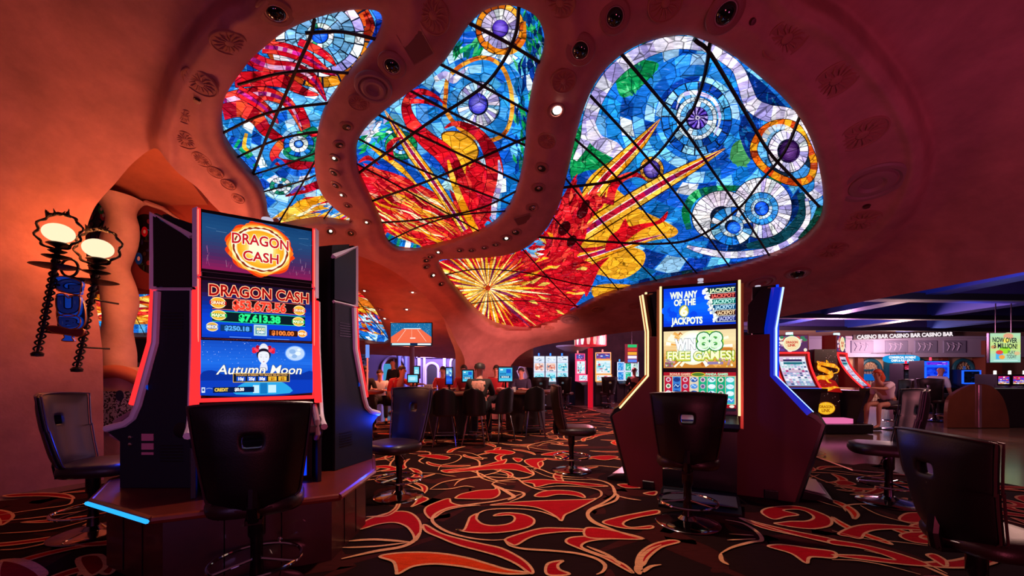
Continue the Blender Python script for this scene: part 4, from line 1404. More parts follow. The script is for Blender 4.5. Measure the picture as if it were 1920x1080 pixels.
def dragon_front(root):
    # topper display
    A = Art(scr_map(-W / 2 + .02, 2.405, -.291, W - .04, .395, 222, 118))
    A.grad(0, 0, 222, 118, ['#123a6a', '#1c4878', '#2a3a6a', '#4a2458', '#8a1a52'], 16)
    r = random.Random(3)
    for i in range(46):
        x, y = r.uniform(0, 222), r.uniform(2, 62)
        A.stroke([(x, y), (x + r.uniform(8, 24), y + r.uniform(-3, 6))], [.3, r.uniform(1, 3.4), .3], r.choice(['#5a86b4', '#8ab0d0', '#2a5a8c', '#0e2c58']), False)
    for i in range(26):
        x = r.choice((r.uniform(2, 60), r.uniform(165, 218)))
        y = r.uniform(80, 112)
        A.stroke([(x, y), (x + r.uniform(-3, 3), y - r.uniform(6, 16))], [.2, 1.1, .2], r.choice(['#ff9ad0', '#ffd0e8', '#e060a0']), False)
    pts = lambda R, n, j, sd: [(113 + (R + random.Random(sd + i).uniform(-j, j)) * 1.06 * math.cos(2 * PI * i / n), 61 + (R + random.Random(sd + 99 + i).uniform(-j, j)) * .93 * math.sin(2 * PI * i / n)) for i in range(n)]
    A.blob(pts(63, 40, 4, 1), '#e83a10'); A.blob(pts(60, 40, 3.5, 2), '#f8741a'); A.blob(pts(57, 40, 2.5, 3), '#ffc050'); A.blob(pts(54, 50, 2, 4), '#fff0b0')
    A.blob(pts(52, 60, 1.5, 5), '#8a2a10'); A.blob(pts(48.5, 60, 1.2, 6), '#fff8e0'); A.blob(pts(46, 40, .6, 7), '#ffe0a0')
    for i in range(8):
        A.blob(pts(44 - i * 3, 30, .2, 9), ['#f6a01c', '#f8a822', '#fab02a', '#fbb838', '#fcc048', '#fdcc60', '#fed880', '#fff0c8'][i])
    A.text('DRAGON', 113, 44, 22, '#a01020', 112, .02, '#fff4d8', .045, arc=.10)
    A.text('DRAGON', 113, 44.5, 22, '#c81424', 112, .0, None, arc=.10)
    A.text('CASH', 113, 78, 21, '#a01020', 70, .02, '#fff4d8', .045)
    A.text('CASH', 113, 78.5, 21, '#c81424', 70)
    A.build('topper_display', SCREEN, root)
    # jackpot display
    A = Art(scr_map(-W / 2 + .02, 1.935, -.291, W - .04, .405, 214, 106))
    A.grad(0, 0, 214, 106, ['#1a0c28', '#2a1030', '#0a2a90', '#0b3cc8', '#0a44d8', '#0838b8'], 14)
    A.text('DRAGON CASH', 110, 17, 20, '#e02018', 190, .03, '#ffd0a0', .04, arc=.08)
    A.text('DRAGON CASH', 110, 17, 20, '#4a0810', 190, -.02, arc=.08)
    for y, h, c, e in ((41, 20, '#1c0a10', '#f06a4a'), (65, 18, '#0a1c24', '#2ad8a0')):
        A.rect(20, y - h / 2 - 1, 198, y + h / 2 + 1, e)
        A.rect(20, y - h / 2, 198, y + h / 2, c)
    A.text('$53,673.56', 107, 41, 16, '#f0402c', 100, .05, '#ffb8a0', .03)
    A.text('$7,613.38', 107, 65, 13, '#2af088', 78, .05, '#0a6a48', .03)
    for x, y, rx, ry, c, t, tc in ((30, 40, 14, 10.5, '#f0b030', 'GRAND', '#c01818'), (186, 43, 13, 10, '#f0b030', 'GRAND', '#c01818'), (31, 63, 14, 9.5, '#e8b83a', 'MAJOR', '#18a048'), (184, 66, 13, 9.5, '#e8b83a', 'MAJOR', '#18a048'), (20, 85, 11, 8.5, '#d8a848', 'MINOR', '#2a6ad0'), (192, 90, 10, 7.5, '#f0a030', 'MINI', '#e06a10')):
        A.disc(x, y, rx, '#fff0c0', ry); A.disc(x, y, rx * .9, c, ry * .88)
        A.rect(x - rx * 1.05, y - 3, x + rx * 1.05, y + 3.4, tc)
        A.text(t, x, y, 5, '#fff6d0', rx * 1.7, .04)
    A.rect(34, 80, 92, 92, '#10386a'); A.text('$250.18', 64, 86, 8, '#58a8f0', 44, .05)
    A.rect(124, 85, 182, 97, '#3a1408'); A.text('$100.00', 152, 91, 8, '#f08038', 44, .05)
    A.rect(95, 77, 120, 98, '#b8d8d8'); A.rect(98, 80, 117, 95, '#5a98a8'); A.text('MAXI', 108, 85, 5, '#f8e8a0', 15, .05); A.text('CASH', 108, 91, 4, '#ffffff', 14, .05)
    A.rect(50, 102, 90, 103, '#6aa0f0'); A.rect(120, 103, 165, 104, '#6aa0f0')
    A.build('jackpot_display', SCREEN, root)
    # game display
    A = Art(scr_map(-W / 2 + .02, 1.515, -.293, W - .04, .385, 220, 106))
    A.grad(0, 0, 220, 106, ['#1448b8', '#1a5ad0', '#1f6ae0', '#1250cc', '#0c38b0', '#0a50d8'], 16)
    for i in range(70):
        A.disc(r.uniform(0, 170), r.uniform(1, 45), r.uniform(.25, .7), '#b8d4ff', n=6)
    for i in range(18):
        x, y = r.uniform(0, 200), r.uniform(26, 56)
        A.stroke([(x, y), (x + r.uniform(20, 50), y + r.uniform(-3, 3))], [.3, r.uniform(1, 4), .3], r.choice(['#3a7ae8', '#2a68dc', '#1a50c0']), False)
    A.blob([(0, 106), (0, 66), (20, 58), (40, 66), (62, 64), (90, 72), (130, 68), (160, 58), (190, 66), (220, 60), (220, 106)], '#0a2e98', 3)
    A.rect(0, 78, 220, 106, '#0c3ab8')
    A.disc(182, 22, 22, '#4a8af0', 16.5); A.disc(182, 22, 20, '#b8d0f0', 15)
    for x, y, q in ((176, 18, 7), (188, 22, 6), (180, 28, 6), (190, 14, 4), (172, 26, 4)):
        A.disc(x, y, q, r.choice(['#e0ecfa', '#8ab0e0', '#d0e0f4']), q * .7)
    # lady with flowered headdress
    A.blob([(64, 106), (70, 88), (96, 78), (118, 74), (140, 78), (164, 88), (170, 106)], '#28a0e0', 3)
    A.rect(96, 88, 108, 104, '#bfe4f8'); A.rect(126, 88, 142, 104, '#bfe4f8'); A.rect(110, 84, 124, 106, '#1270b8')
    A.disc(117, 15, 9, '#d8dce8', 12); A.disc(117, 26, 14, '#1c1428', 13); A.blob([(112, 44), (122, 44), (124, 58), (110, 58)], '#d8dcf0')
    A.blob([(106, 27), (109, 21), (117, 19), (125, 21), (128, 27), (127, 36), (122, 43), (117, 46), (112, 43), (107, 36)], '#e4e8f8')
    for sx in (-1, 1):
        for q in range(7):
            A.disc(117 + sx * (15 + 4.5 * math.cos(q)), 15 + 5 * math.sin(q * 1.3), 3.6, ['#e01838', '#b00c28', '#f04058'][q % 3])
        A.stroke([(117 + sx * 8, 30), (117 + sx * 5.4, 31), (117 + sx * 2.6, 30.4)], [.2, .8, .2], '#3a3450', False)
        A.stroke([(117 + sx * 8.6, 27.2), (117 + sx * 5.6, 26.2), (117 + sx * 2.6, 27.2)], [.2, .5, .2], '#4a3a50', False)
    A.stroke([(117, 30), (116.4, 36), (118, 37)], .5, '#b8b4d0', False)
    A.disc(117, 40.2, 1.7, '#c02848', .8)
    for q in range(5):
        A.disc(109 + q * 4, 12 - 3 * math.sin(q * PI / 4), 1.6, '#f0e8f0')
    A.text('Autumn Moon', 113, 57, 18, '#f8f6ec', 166, .012, '#2a3460', .03, slant=.25, arc=.05)
    A.rect(58, 64, 170, 82, '#e8b840'); A.rect(59, 65, 169, 81, '#10182c')
    A.text('TOUCH SCREEN TO MAKE SELECTION', 114, 67.6, 3.2, '#f0b060', 102, .02)
    for i, t in enumerate(('10¢', '25¢', '50¢', '$1', '$2')):
        x = 73 + i * 20.5
        A.rect(x - 8.5, 70.5, x + 8.5, 79.5, '#1c50c8' if i < 3 else '#e8b030')
        A.text(t, x, 75, 5.5, '#ffffff' if i < 3 else '#8a4a08', None, .04)
    A.rect(22, 91, 98, 102, '#0a1a48')
    A.text('CREDIT', 37, 96, 6, '#f8d048', 24, .04); A.text('$0.00', 70, 96, 6, '#ffffff', 17, .04)
    A.rect(2, 91, 8, 101, '#d8e4f4'); A.rect(3.2, 93, 6.8, 98, '#2850a0')
    A.stroke([(10, 94), (15, 92.5), (21, 94)], .7, '#a8c8f0')
    A.build('game_display', SCREEN, root)


def dragon_machine(name, label, loc, rz, lit=True, bk=.0):
    """upright slot machine of three stacked screens; local front faces -y, forward distance f measured from its back"""
    t = thing(name, label, 'slot machine', loc, rz, 'slot machines on the wooden octagonal base')
    h = W / 2
    b = MB()
    side_prism(b, [(bk, Z0), (.34, Z0), (.36, .80), (.30, 1.05), (.25, 1.1), (.23, 2.43), (bk + .02, 2.36), (bk, 2.1)], -h + .03, h - .03)
    b.build('cabinet', BLACKM, t, False)
    for s in (-1, 1):
        p = MB()
        side_prism(p, [(bk, Z0), (.50, Z0), (.50, .80), (.585, .865), (.585, .905), (.44, .96), (.40, 1.04), (.27, 1.5), (.245, 1.87), (bk, 1.87)], s * h - s * .012, s * h + s * .016)
        # louvre slots
        pan = p.build('side_panel', NAVY, t, False, bevel=.004)
        for zc in (1.60, .66):
            v = MB()
            for i in range(6):
                v.box((s * (h + .017), -.13, zc + i * .022), (.006, .16, .007))
            v.build('vent_slots', BLACK, pan, False)
        if s > 0:
            d = MB()
            d.box((s * (h + .018), -.30, .83), (.004, .085, .05)); d.box((s * (h + .018), -.30, .765), (.004, .085, .045)); d.box((s * (h + .018), -.30, .715), (.004, .085, .018))
            d.build('notice_sticker', mat('sticker', '#c8788c', .5), pan, False)
            lk = MB(); lk.lathe([(.055, 0), (.055, .006), (.045, .008), (.0, .008)], (s * (h + .016), -.06, .88), 24, (s, 0, 0)); lk.box((s * (h + .026), -.06, .88), (.004, .03, .006))
            lk.build('speaker_cover', BLACK, pan)
            kl = MB()
            kl.lathe([(.012, 0), (.012, .01), (0, .012)], (s * (h + .016), -.42, .83), 14, (s, 0, 0)); kl.lathe([(.012, 0), (.012, .01), (0, .012)], (s * (h + .016), -.42, .78), 14, (s, 0, 0))
            kl.build('key_lock', CHROME, pan)
        # neon edge and trim
        n1 = MB(); n1.tube([(s * (h + .004), -.262, 1.86), (s * (h + .004), -.285, 1.5), (s * (h + .004), -.415, 1.06)], .026, 8)
        n1.build('led_strip', NEON_RED, t)
        n2 = MB(); n2.tube([(s * (h + .022), -.225, 1.86), (s * (h + .022), -.24, 1.5), (s * (h + .022), -.36, 1.06), (s * (h + .022), -.40, .97), (s * (h + .022), -.46, .925), (s * (h + .022), -.59, .89)], .024, 8)
        n2.build('edge_trim', LILAC, t)
        # topper side box
        bx = MB()
        side_prism(bx, [(bk, 1.90), (.27, 1.90), (.27, 2.40), (bk, 2.24)], s * h - s * .01, s * h + s * .012)
        tb_ = bx.build('topper_side', BLACK, t, False)
        fr = MB()
        fr.tube([(s * h, -.28, 1.88), (s * h, -.28, 2.42), (s * h, -bk, 2.25)], .027, 4, True)
        fr.tube([(s * h, -.28, 1.88), (s * h, -bk, 1.88)], .015, 4)
        fr.build('topper_trim', LILAC, tb_, False)
        # front neon columns of the screen stack
        for z0, z1 in ((1.955, 2.425), (1.10, 1.945)):
            q = MB(); q.tube([(s * (h - .008), -.29, z0), (s * (h - .008), -.29, z1)], .014, 8)
            q.build('led_strip', NEON_RED, t)
            q = MB(); q.tube([(s * (h - .008), -.303, z0 + .01), (s * (h - .008), -.303, z1 - .01)], .004, 6)
            q.build('led_core', NEON_REDC, t)
    bz = MB()
    for z0, z1 in ((1.99, 2.425), (1.51, 1.955), (1.105, 1.535)):
        frame_box(bz, -h + .005, z0, h - .005, z1, -.255, -.292, .022)
    bz.build('bezel', BLACK, t, False)
    for z in (1.99, 1.955, 1.525):
        ln = MB(); ln.box((0, -.296, z), (W - .03, .004, .004)); ln.build('chrome_line', SILV, t, False)
    q = MB(); q.tube([(-h + .01, -.30, 1.095), (h - .01, -.30, 1.095)], .014, 8)
    q.build('led_strip', NEON_RED, t)
    # button deck
    dk = MB()
    side_prism(dk, [(.27, 1.06), (.36, 1.02), (.585, .90), (.585, .85), (.36, .80), (.27, .80)], -h + .02, h - .02)
    dko = dk.build('button_deck', BLACK, t, False, bevel=.006)
    for i in range(6):
        k = MB(); k.box((-.26 + i * .1, -.47, .972), (.07, .05, .014), M=Matrix.Rotation(math.radians(28), 3, 'X'))
        k.build('button', PINKLIT if i == 5 else mat('button_white', '#c8c8d4', .3), dko, False, bevel=.004)
    hp = MB(); hp.tube([(h - .02, -.5, .80), (h - .02, -.585, .84), (h - .02, -.56, .93), (h - .02, -.40, 1.03)], .02, 8)
    hp.build('deck_end_trim', mat('deck_trim', '#a87884', .35, .3), t)
    # lower door with a blue lit panel
    dd = MB(); dd.box((0, -.352, .64), (W - .12, .02, .30))
    dd.build('lower_door', BLACK, t, False, bevel=.004)
    bl = MB(); bl.box((h - .12, -.366, .60), (.10, .008, .2)); bl.box((-h + .12, -.366, .60), (.10, .008, .2))
    bl.build('lit_panel', BLUELIT, t, False)
    # candle
    cd = MB(); cd.lathe([(.045, 0), (.045, .03), (.04, .035)], (.05, -.16, 2.37), 20)
    co = cd.build('candle_base', BLACK, t)
    c2 = MB(); c2.lathe([(.04, 0), (.04, .075), (.036, .08), (.0, .08)], (.05, -.16, 2.405), 20)
    c2.build('candle_light', PINKLIT, co)
    if lit:
        dragon_front(t)
    return t


fc = Vector((-1.87, 2.97, 0))
ang = math.atan2(-.83, .55)                # the way the front machine faces
nrm = Vector((math.cos(ang), math.sin(ang), 0))
front = dragon_machine('slot_machine', 'slot machine with a fiery gold ring on top and a blue moonlit screen below', fc - nrm * .29, ang + PI / 2, True, .10)
# its neighbour: side panel lies across the view, front to the left
left = dragon_machine('slot_machine', 'slot machine seen from its right side panel, beside the wall with two lamps', (-2.28, 2.83 + W / 2 + .02, 0), -PI / 2, True)
ra = math.radians(73)
d_ = Vector((math.cos(ra), math.sin(ra), 0))
right = dragon_machine('slot_machine', 'slot machine seen from its left side panel, facing the table games', Vector((-1.47, 3.33, 0)) + Vector((-math.sin(ra), math.cos(ra), 0)) * (W / 2 + .02), ra + PI / 2, True)

# wooden base the three stand on
poly = [(-2.73, 2.6), (-2.05, 2.28), (-1.17, 2.7), (-1.17, 3.38), (-1.45, 4.15), (-2.4, 4.5), (-3.05, 4.1), (-3.1, 3.1)]
pc = Vector((sum(p[0] for p in poly) / 8, sum(p[1] for p in poly) / 8))
bt = thing('machine_base', 'octagonal cherry wood base under the three red-lit slot machines', 'base', (pc.x, pc.y, 0))
lp = [(p[0] - pc.x, p[1] - pc.y) for p in poly]
b = MB(); b.prism([(x * .93, y * .93) for x, y in lp], lambda x, y: (x, y, 0), lambda x, y: (x, y, .43)); b.build('plinth', WOODD, bt, False)
b = MB(); b.prism(lp, lambda x, y: (x, y, .425), lambda x, y: (x, y, .468)); b.build('top_board', WOODR, bt, False, bevel=.012)
for i in range(8):
    a, c = Vector((*lp[i], .447)), Vector((*lp[(i + 1) % 8], .447))
    m_ = MB(); m_.tube([a, c], .024, 8)
    m_.build('edge_moulding', WOODR, bt)
    a2, c2 = Vector((*lp[i], 0)) * .932, Vector((*lp[(i + 1) % 8], 0)) * .932
    for q in (.33, .67):
        s_ = MB(); pt = a2.lerp(c2, q); s_.box((pt.x, pt.y, .22), (.005, .005, .38)); s_.build('panel_joint', BLACK, bt, False)
a, c = Vector((*lp[0], .447)), Vector((*lp[1], .447))
o2 = (a + c).normalized() * .03
m_ = MB(); m_.tube([a + Vector((o2.x, o2.y, 0)), c + Vector((o2.x, o2.y, 0))], .012, 6); m_.build('blue_led_strip', glow('led_sky', '#28a0ff', 1.5), bt)
lk = MB(); lk.lathe([(.014, 0), (.014, .012), (0, .014)], (-1.45 - pc.x, 2.50 - pc.y, .25), 12, (.43, -.9, 0)); lk.build('key_lock', CHROME, bt)

# ---------------------------------------------------------------- machines with gold and blue light edges
def win_front(root):
    A = Art(scr_map(-.335, 2.17, -.262, .67, .40, 1620 / 9, 104))
    # unit: 180 x 104
    A.grad(0, 0, 180, 104, ['#0a38d8', '#0a48f0', '#0a6af8', '#0a50f0', '#0a30d0'], 12)
    r = random.Random(9)
    for i in range(26):
        x, y = r.uniform(5, 90), r.uniform(30, 90)
        A.disc(x, y, r.uniform(4, 12), r.choice(['#0a58f4', '#1a70f8', '#0a44e4']), n=10)
    A.poly([(104, 4), (180, 2), (180, 100), (132, 100)], '#0a1c60')
    for i, (bg, fg) in enumerate((('#10402c', '#e8f4c0'), ('#5a1018', '#f06a60'), ('#0a6a60', '#b8f4e8'), ('#0a4a78', '#b8e4f8'), ('#4a2418', '#f8d8a8'), ('#141c6a', '#b8c0f4'))):
        y = 14 + i * 15
        x = 108 + i * 4.6
        A.poly([(x, y - 6), (179, y - 7), (179, y + 6), (x + 4, y + 7)], bg)
        A.rect(x + 2, y + 7, 179, y + 8.4, '#f0f4e0')
        A.text('JACKPOT', (x + 8 + 178) / 2, y, 9.5, fg, 178 - x - 10, .03)
        for q in range(9):
            A.disc(x + r.uniform(-6, 5), y + r.uniform(-6, 6), r.uniform(2.4, 4.2), r.choice(['#f4f6ec', '#d8e4e0', '#ffffff', '#b8c8d0']), n=10)
    for t, x, y, h, w_ in (('WIN ANY', 52, 20, 17, 68), ('OF THE', 55, 40, 16, 54), ('JACKPOTS', 60, 90, 17, 78)):
        A.text(t, x, y, h, '#f4fce8', w_, .045, '#0a6aa8', .03)
    A.disc(53, 64, 13, '#7a9a60', 17); A.disc(53, 64, 10, '#e8d860', 14)
    A.text('6', 53, 64, 24, '#fffbe0', 16, .05, '#e8c840', .04)
    A.build('topper_display', SCREEN, root)
    A = Art(scr_map(-.335, 1.72, -.262, .67, .385, 180, 100))
    A.grad(0, 0, 180, 100, ['#e8d0a0', '#f0dca8', '#e8c080', '#d89a48', '#c88030'], 10)
    for i in range(60):
        a = r.uniform(0, 6.28)
        l = r.uniform(40, 110)
        l = min(l, min(abs((178 - 80 if math.cos(a) > 0 else 78) / (math.cos(a) + 1e-6)), abs((98 - 45 if math.sin(a) > 0 else 43) / (math.sin(a) * .7 + 1e-6))) * .94)
        A.stroke([(80 + 14 * math.cos(a), 45 + 14 * math.sin(a)), (80 + l * math.cos(a), 45 + l * .7 * math.sin(a))], [.5, r.uniform(3, 12)], r.choice(['#fff4d8', '#e8a850', '#c8742a', '#f4d8a0', '#b86420', '#f8f8e8']), False)
    for q in range(6):
        A.disc(76, 46, 42 - q * 6, ['#f0f0d0', '#f4f8e8', '#f0fcf8', '#e8fcfc', '#f4fefe', '#ffffff'][q], 46 - q * 6)
    A.disc(116, 32, 36, '#c8e860', 30); A.disc(116, 32, 30, '#e8f8b0', 25)
    A.text('WIN', 56, 36, 26, '#ffffff', 50, .05, '#8a8a94', .04)
    A.text('88', 117, 30, 42, '#e8fce8', 56, .05, '#1a7a3a', .05); A.text('88', 117, 33, 34, '#58b048', 46, -.01); A.text('88', 117, 28, 38, '#d8f4d0', 52, .02)
    A.text('FREE GAMES!', 93, 68, 23, '#c8d040', 166, .05, '#4a7a20', .04); A.text('FREE GAMES!', 93, 66, 21, '#f4f8c8', 164, .02)
    A.rect(112, 84, 150, 91, '#8a78a8'); A.rect(4, 84, 24, 98, '#8a5060')
    for q in range(30):
        A.disc(r.choice((r.uniform(4, 30), r.uniform(140, 176))), r.uniform(78, 97), r.uniform(1.5, 4), r.choice(['#a88090', '#e0c860', '#c89098', '#7a8a50', '#f0e8c0']), n=8)
    A.build('feature_display', SCREEN, root)
    A = Art(scr_map(-.335, 1.29, -.264, .67, .385, 150, 68))
    A.rect(0, 0, 150, 68, '#c8b890'); A.rect(0, 0, 150, 6.5, '#a81828')
    A.text('BONUS GAMES', 36, 3.4, 4, '#f0b8a0', 44, .04); A.text('PANDA GAMES', 112, 3.4, 4, '#a8f0c8', 44, .04)
    A.disc(74, 4, 15, '#e8c030', 4); A.disc(74, 4, 13, '#4a7a30', 3)
    cols = ['#b81838', '#3a78c8', '#b81838', '#d8c8b0', '#1aa878', '#1ab89a', '#12a070', '#2ab8b0']
    for i in range(8):
        x0 = 2 + i * 18.3
        A.rect(x0, 8, x0 + 17, 56, cols[i])
        for j in range(4):
            y = 13.5 + j * 12
            if i % 2:
                A.disc(x0 + 8.5, y, 7.6, r.choice(['#2a58a8', '#4a88d8', '#1a3a88', '#d8e8f4']), 4.4)
                A.stroke([(x0 + 2, y + 2), (x0 + 6, y - 3), (x0 + 11, y + 1), (x0 + 15, y - 3)], [.5, 2, 2, .5], r.choice(['#b8d8f4', '#f0f4f8', '#1a2a6a']), False)
            else:
                A.disc(x0 + 8.5, y, 5.4, r.choice(['#d8b8c8', '#e8e0d8', '#b8a0c0', '#f0d060']), 4.4); A.disc(x0 + 8.5, y, 3, r.choice(['#a82848', '#487850', '#605080']), 2.6)
    A.text('DEMO', 68, 52, 7, '#ffffff', 26, .05, '#203060', .05)
    A.rect(0, 57, 150, 63, '#a01424'); A.rect(0, 63, 150, 68, '#1c1420')
    for x in (20, 72, 100, 124, 142):
        A.disc(x, 60, 5, r.choice(['#e8e0d0', '#d0d8e0', '#58b098']), 2.6)
    A.build('game_display', SCREEN, root)


def win_machine(name, label, loc, rz, lit=True, led=None, ledc=None, wings=True):
    t = thing(name, label, 'slot machine', loc, rz, 'slot machines of the red-sided pod')
    h = .37
    led = led or NEON_GOLD
    b = MB()
    side_prism(b, [(.04, .08), (.20, .08), (.22, .74), (.22, .86), (.24, 1.3), (.22, 2.2), (.04, 2.2)], -h + .02, h - .02)
    b.build('cabinet', BLACK, t, False)
    cp = MB(); side_prism(cp, [(.04, .0), (.30, .0), (.30, .07), (.04, .07)], -h + .02, h - .02); cp.build('kick_base', BLACKM, t, False)
    for s in (-1, 1):
        x0, x1 = s * h + s * .03, s * h + s * .14
        fr = MB(); fr.tube([(s * (h - .005), -.262, .86), (s * (h - .005), -.264, 1.3), (s * (h - .005), -.262, 2.2)], .013, 6); fr.build('screen_led', led, t)
        ed = MB(); ed.box((s * (h + .02), -.2, 1.45), (.035, .05, 1.45)); ed.build('copper_post', mat('copper_trim', '#b07048', .3, .6), t, False, bevel=.006)
        if not wings:
            continue
        p = MB()
        side_prism(p, [(-.12, 0), (.40, 0), (.61, .78), (.57, .82), (.50, .86), (.19, 1.25), (.19, 1.68), (-.12, 1.68)], x0, x1)
        po = p.build('side_panel', REDPAN, t, False, bevel=.006)
        e = MB(); e.tube([((x0 + x1) / 2, -.405, .0), ((x0 + x1) / 2, -.615, .78), ((x0 + x1) / 2, -.57, .85), ((x0 + x1) / 2, -.50, .89)], .045, 6)
        e.build('bumper_edge', BLACK, po)
        ft = MB(); ft.box((x1 + s * .012, -.20, .05), (.02, .12, .09)); ft.build('foot_block', BLACK, po, False, bevel=.006)
        path = [(-.255, 2.15), (-.195, 1.74), (-.195, 1.25), (-.51, .88)]
        xx = (x0 + x1) / 2
        m1 = MB(); m1.tube([(xx, f, z) for f, z in path], .052, 6); m1.build('edge_rail', mat('brass_trim', '#c09058', .22, 1.0) if led is NEON_GOLD else mat('blue_rail', '#0a1c8a', .2, .3, '#0628c8', .7), t, False)
        for (ox, of) in ((s * .012, -.05),) if led is NEON_BLUE else ((.0, -.05), (s * .05, -.012)):
            m2 = MB(); m2.tube([(xx + ox, f + of, z) for f, z in path], .010, 6)
            m2.build('led_strip', ledc or led, t)
        sw = MB(); side_prism(sw, [(.0, 1.70), (.19, 1.70), (.25, 2.15), (.12, 2.17), (.0, 2.0)], s * h + s * .01, s * h + s * .05)
        sw.build('topper_side', BLACK, t, False)
    bz = MB()
    for z0, z1 in ((1.745, 2.20), (1.315, 1.745), (.87, 1.315)):
        frame_box(bz, -h + .015, z0, h - .015, z1, -.2, -.262, .03)
    bz.build('bezel', BLACK, t, False)
    dk = MB(); side_prism(dk, [(.22, .86), (.30, .86), (.50, .80), (.52, .76), (.30, .70), (.22, .70)], -h + .02, h - .02)
    dko = dk.build('button_deck', BLACK, t, False, bevel=.008)
    bl = MB(); bl.box((.12, -.40, .835), (.22, .14, .014), M=Matrix.Rotation(math.radians(17), 3, 'X')); bl.build('button_screen', BLUELIT, dko, False)
    lw = MB(); lw.box((-.14, -.40, .835), (.2, .12, .01), M=Matrix.Rotation(math.radians(17), 3, 'X')); lw.build('bill_slot', SILV, dko, False, bevel=.003)
    fr = MB(); fr.box((0, -.335, .78), (.62, .012, .10)); fr.build('deck_front', mat('deck_front', '#20222c', .2, .5), dko, False)
    cn = MB(); cn.lathe([(.03, 0), (.03, .02), (.026, .022)], (.02, -.1, 2.2), 18); c0 = cn.build('candle_base', BLACK, t)
    c1 = MB(); c1.lathe([(.028, 0), (.028, .022)], (.02, -.1, 2.222), 18); c1.lathe([(.028, 0), (.028, .022), (0, .024)], (.02, -.1, 2.258), 18); c1.build('candle_light', PINKLIT, c0)
    st = MB(); side_prism(st, [(.40, 0), (.72, 0), (.72, .03), (.62, .07), (.40, .10)], -h + .02, h - .02); st.build('footrest', BLACK, t, False, bevel=.004)
    tr = MB(); tr.box((0, -.56, .088), (W - .1, .22, .006), M=Matrix.Rotation(math.radians(9), 3, 'X'))
    for i in range(7):
        tr.box((0, -.47 - i * .03, .098 - i * .0048), (W - .12, .012, .006))
    tr.build('tread_plate', SILV, t, False)
    win_front(t)
    return t


wa = math.atan2(-.91, -.42)
wc = Vector((1.912, 4.10, 0))
wn = Vector((math.cos(wa), math.sin(wa), 0))
win_machine('slot_machine', 'slot machine with gold light edges and a white 88 on its yellow middle screen', wc - wn * .26, wa + PI / 2, True, None, None, False)
# right neighbour, blue edges: its side panel starts beside the first one
ra2 = math.radians(-30)
rf = Vector((math.cos(ra2), math.sin(ra2), 0))
sd = Vector((-rf.y, rf.x, 0))              # away from the viewer
win_machine('slot_machine', 'slot machine with blue light edges, red side panel towards the carpet', Vector((2.44, 4.17, 0)) + rf * .02 + sd * .51, ra2 + PI / 2, True, NEON_BLUE, NEON_BLUEC)
la2 = math.radians(148)
lf = Vector((math.cos(la2), math.sin(la2), 0))
sd2 = Vector((lf.y, -lf.x, 0))
win_machine('slot_machine', 'slot machine turned away with gold light edge, facing the lone chair by the tables', Vector((1.57, 4.36, 0)) + lf * -.12 + sd2 * .51, la2 + PI / 2, True)
# ================================================================== seating
LEATHER = mat('black_leather', '#0c0607', .42, spec=.35, bump=.06, bscale=120)
LEATHB = mat('brown_leather', '#241010', .38, spec=.4, bump=.06, bscale=120)
PIPE = mat('piping', '#3c2428', .3, spec=.6)
SHINY = mat('polished_base', '#9a8c8c', .12, 1.0)
STEEL = mat('dark_steel', '#3a3034', .25, .9)


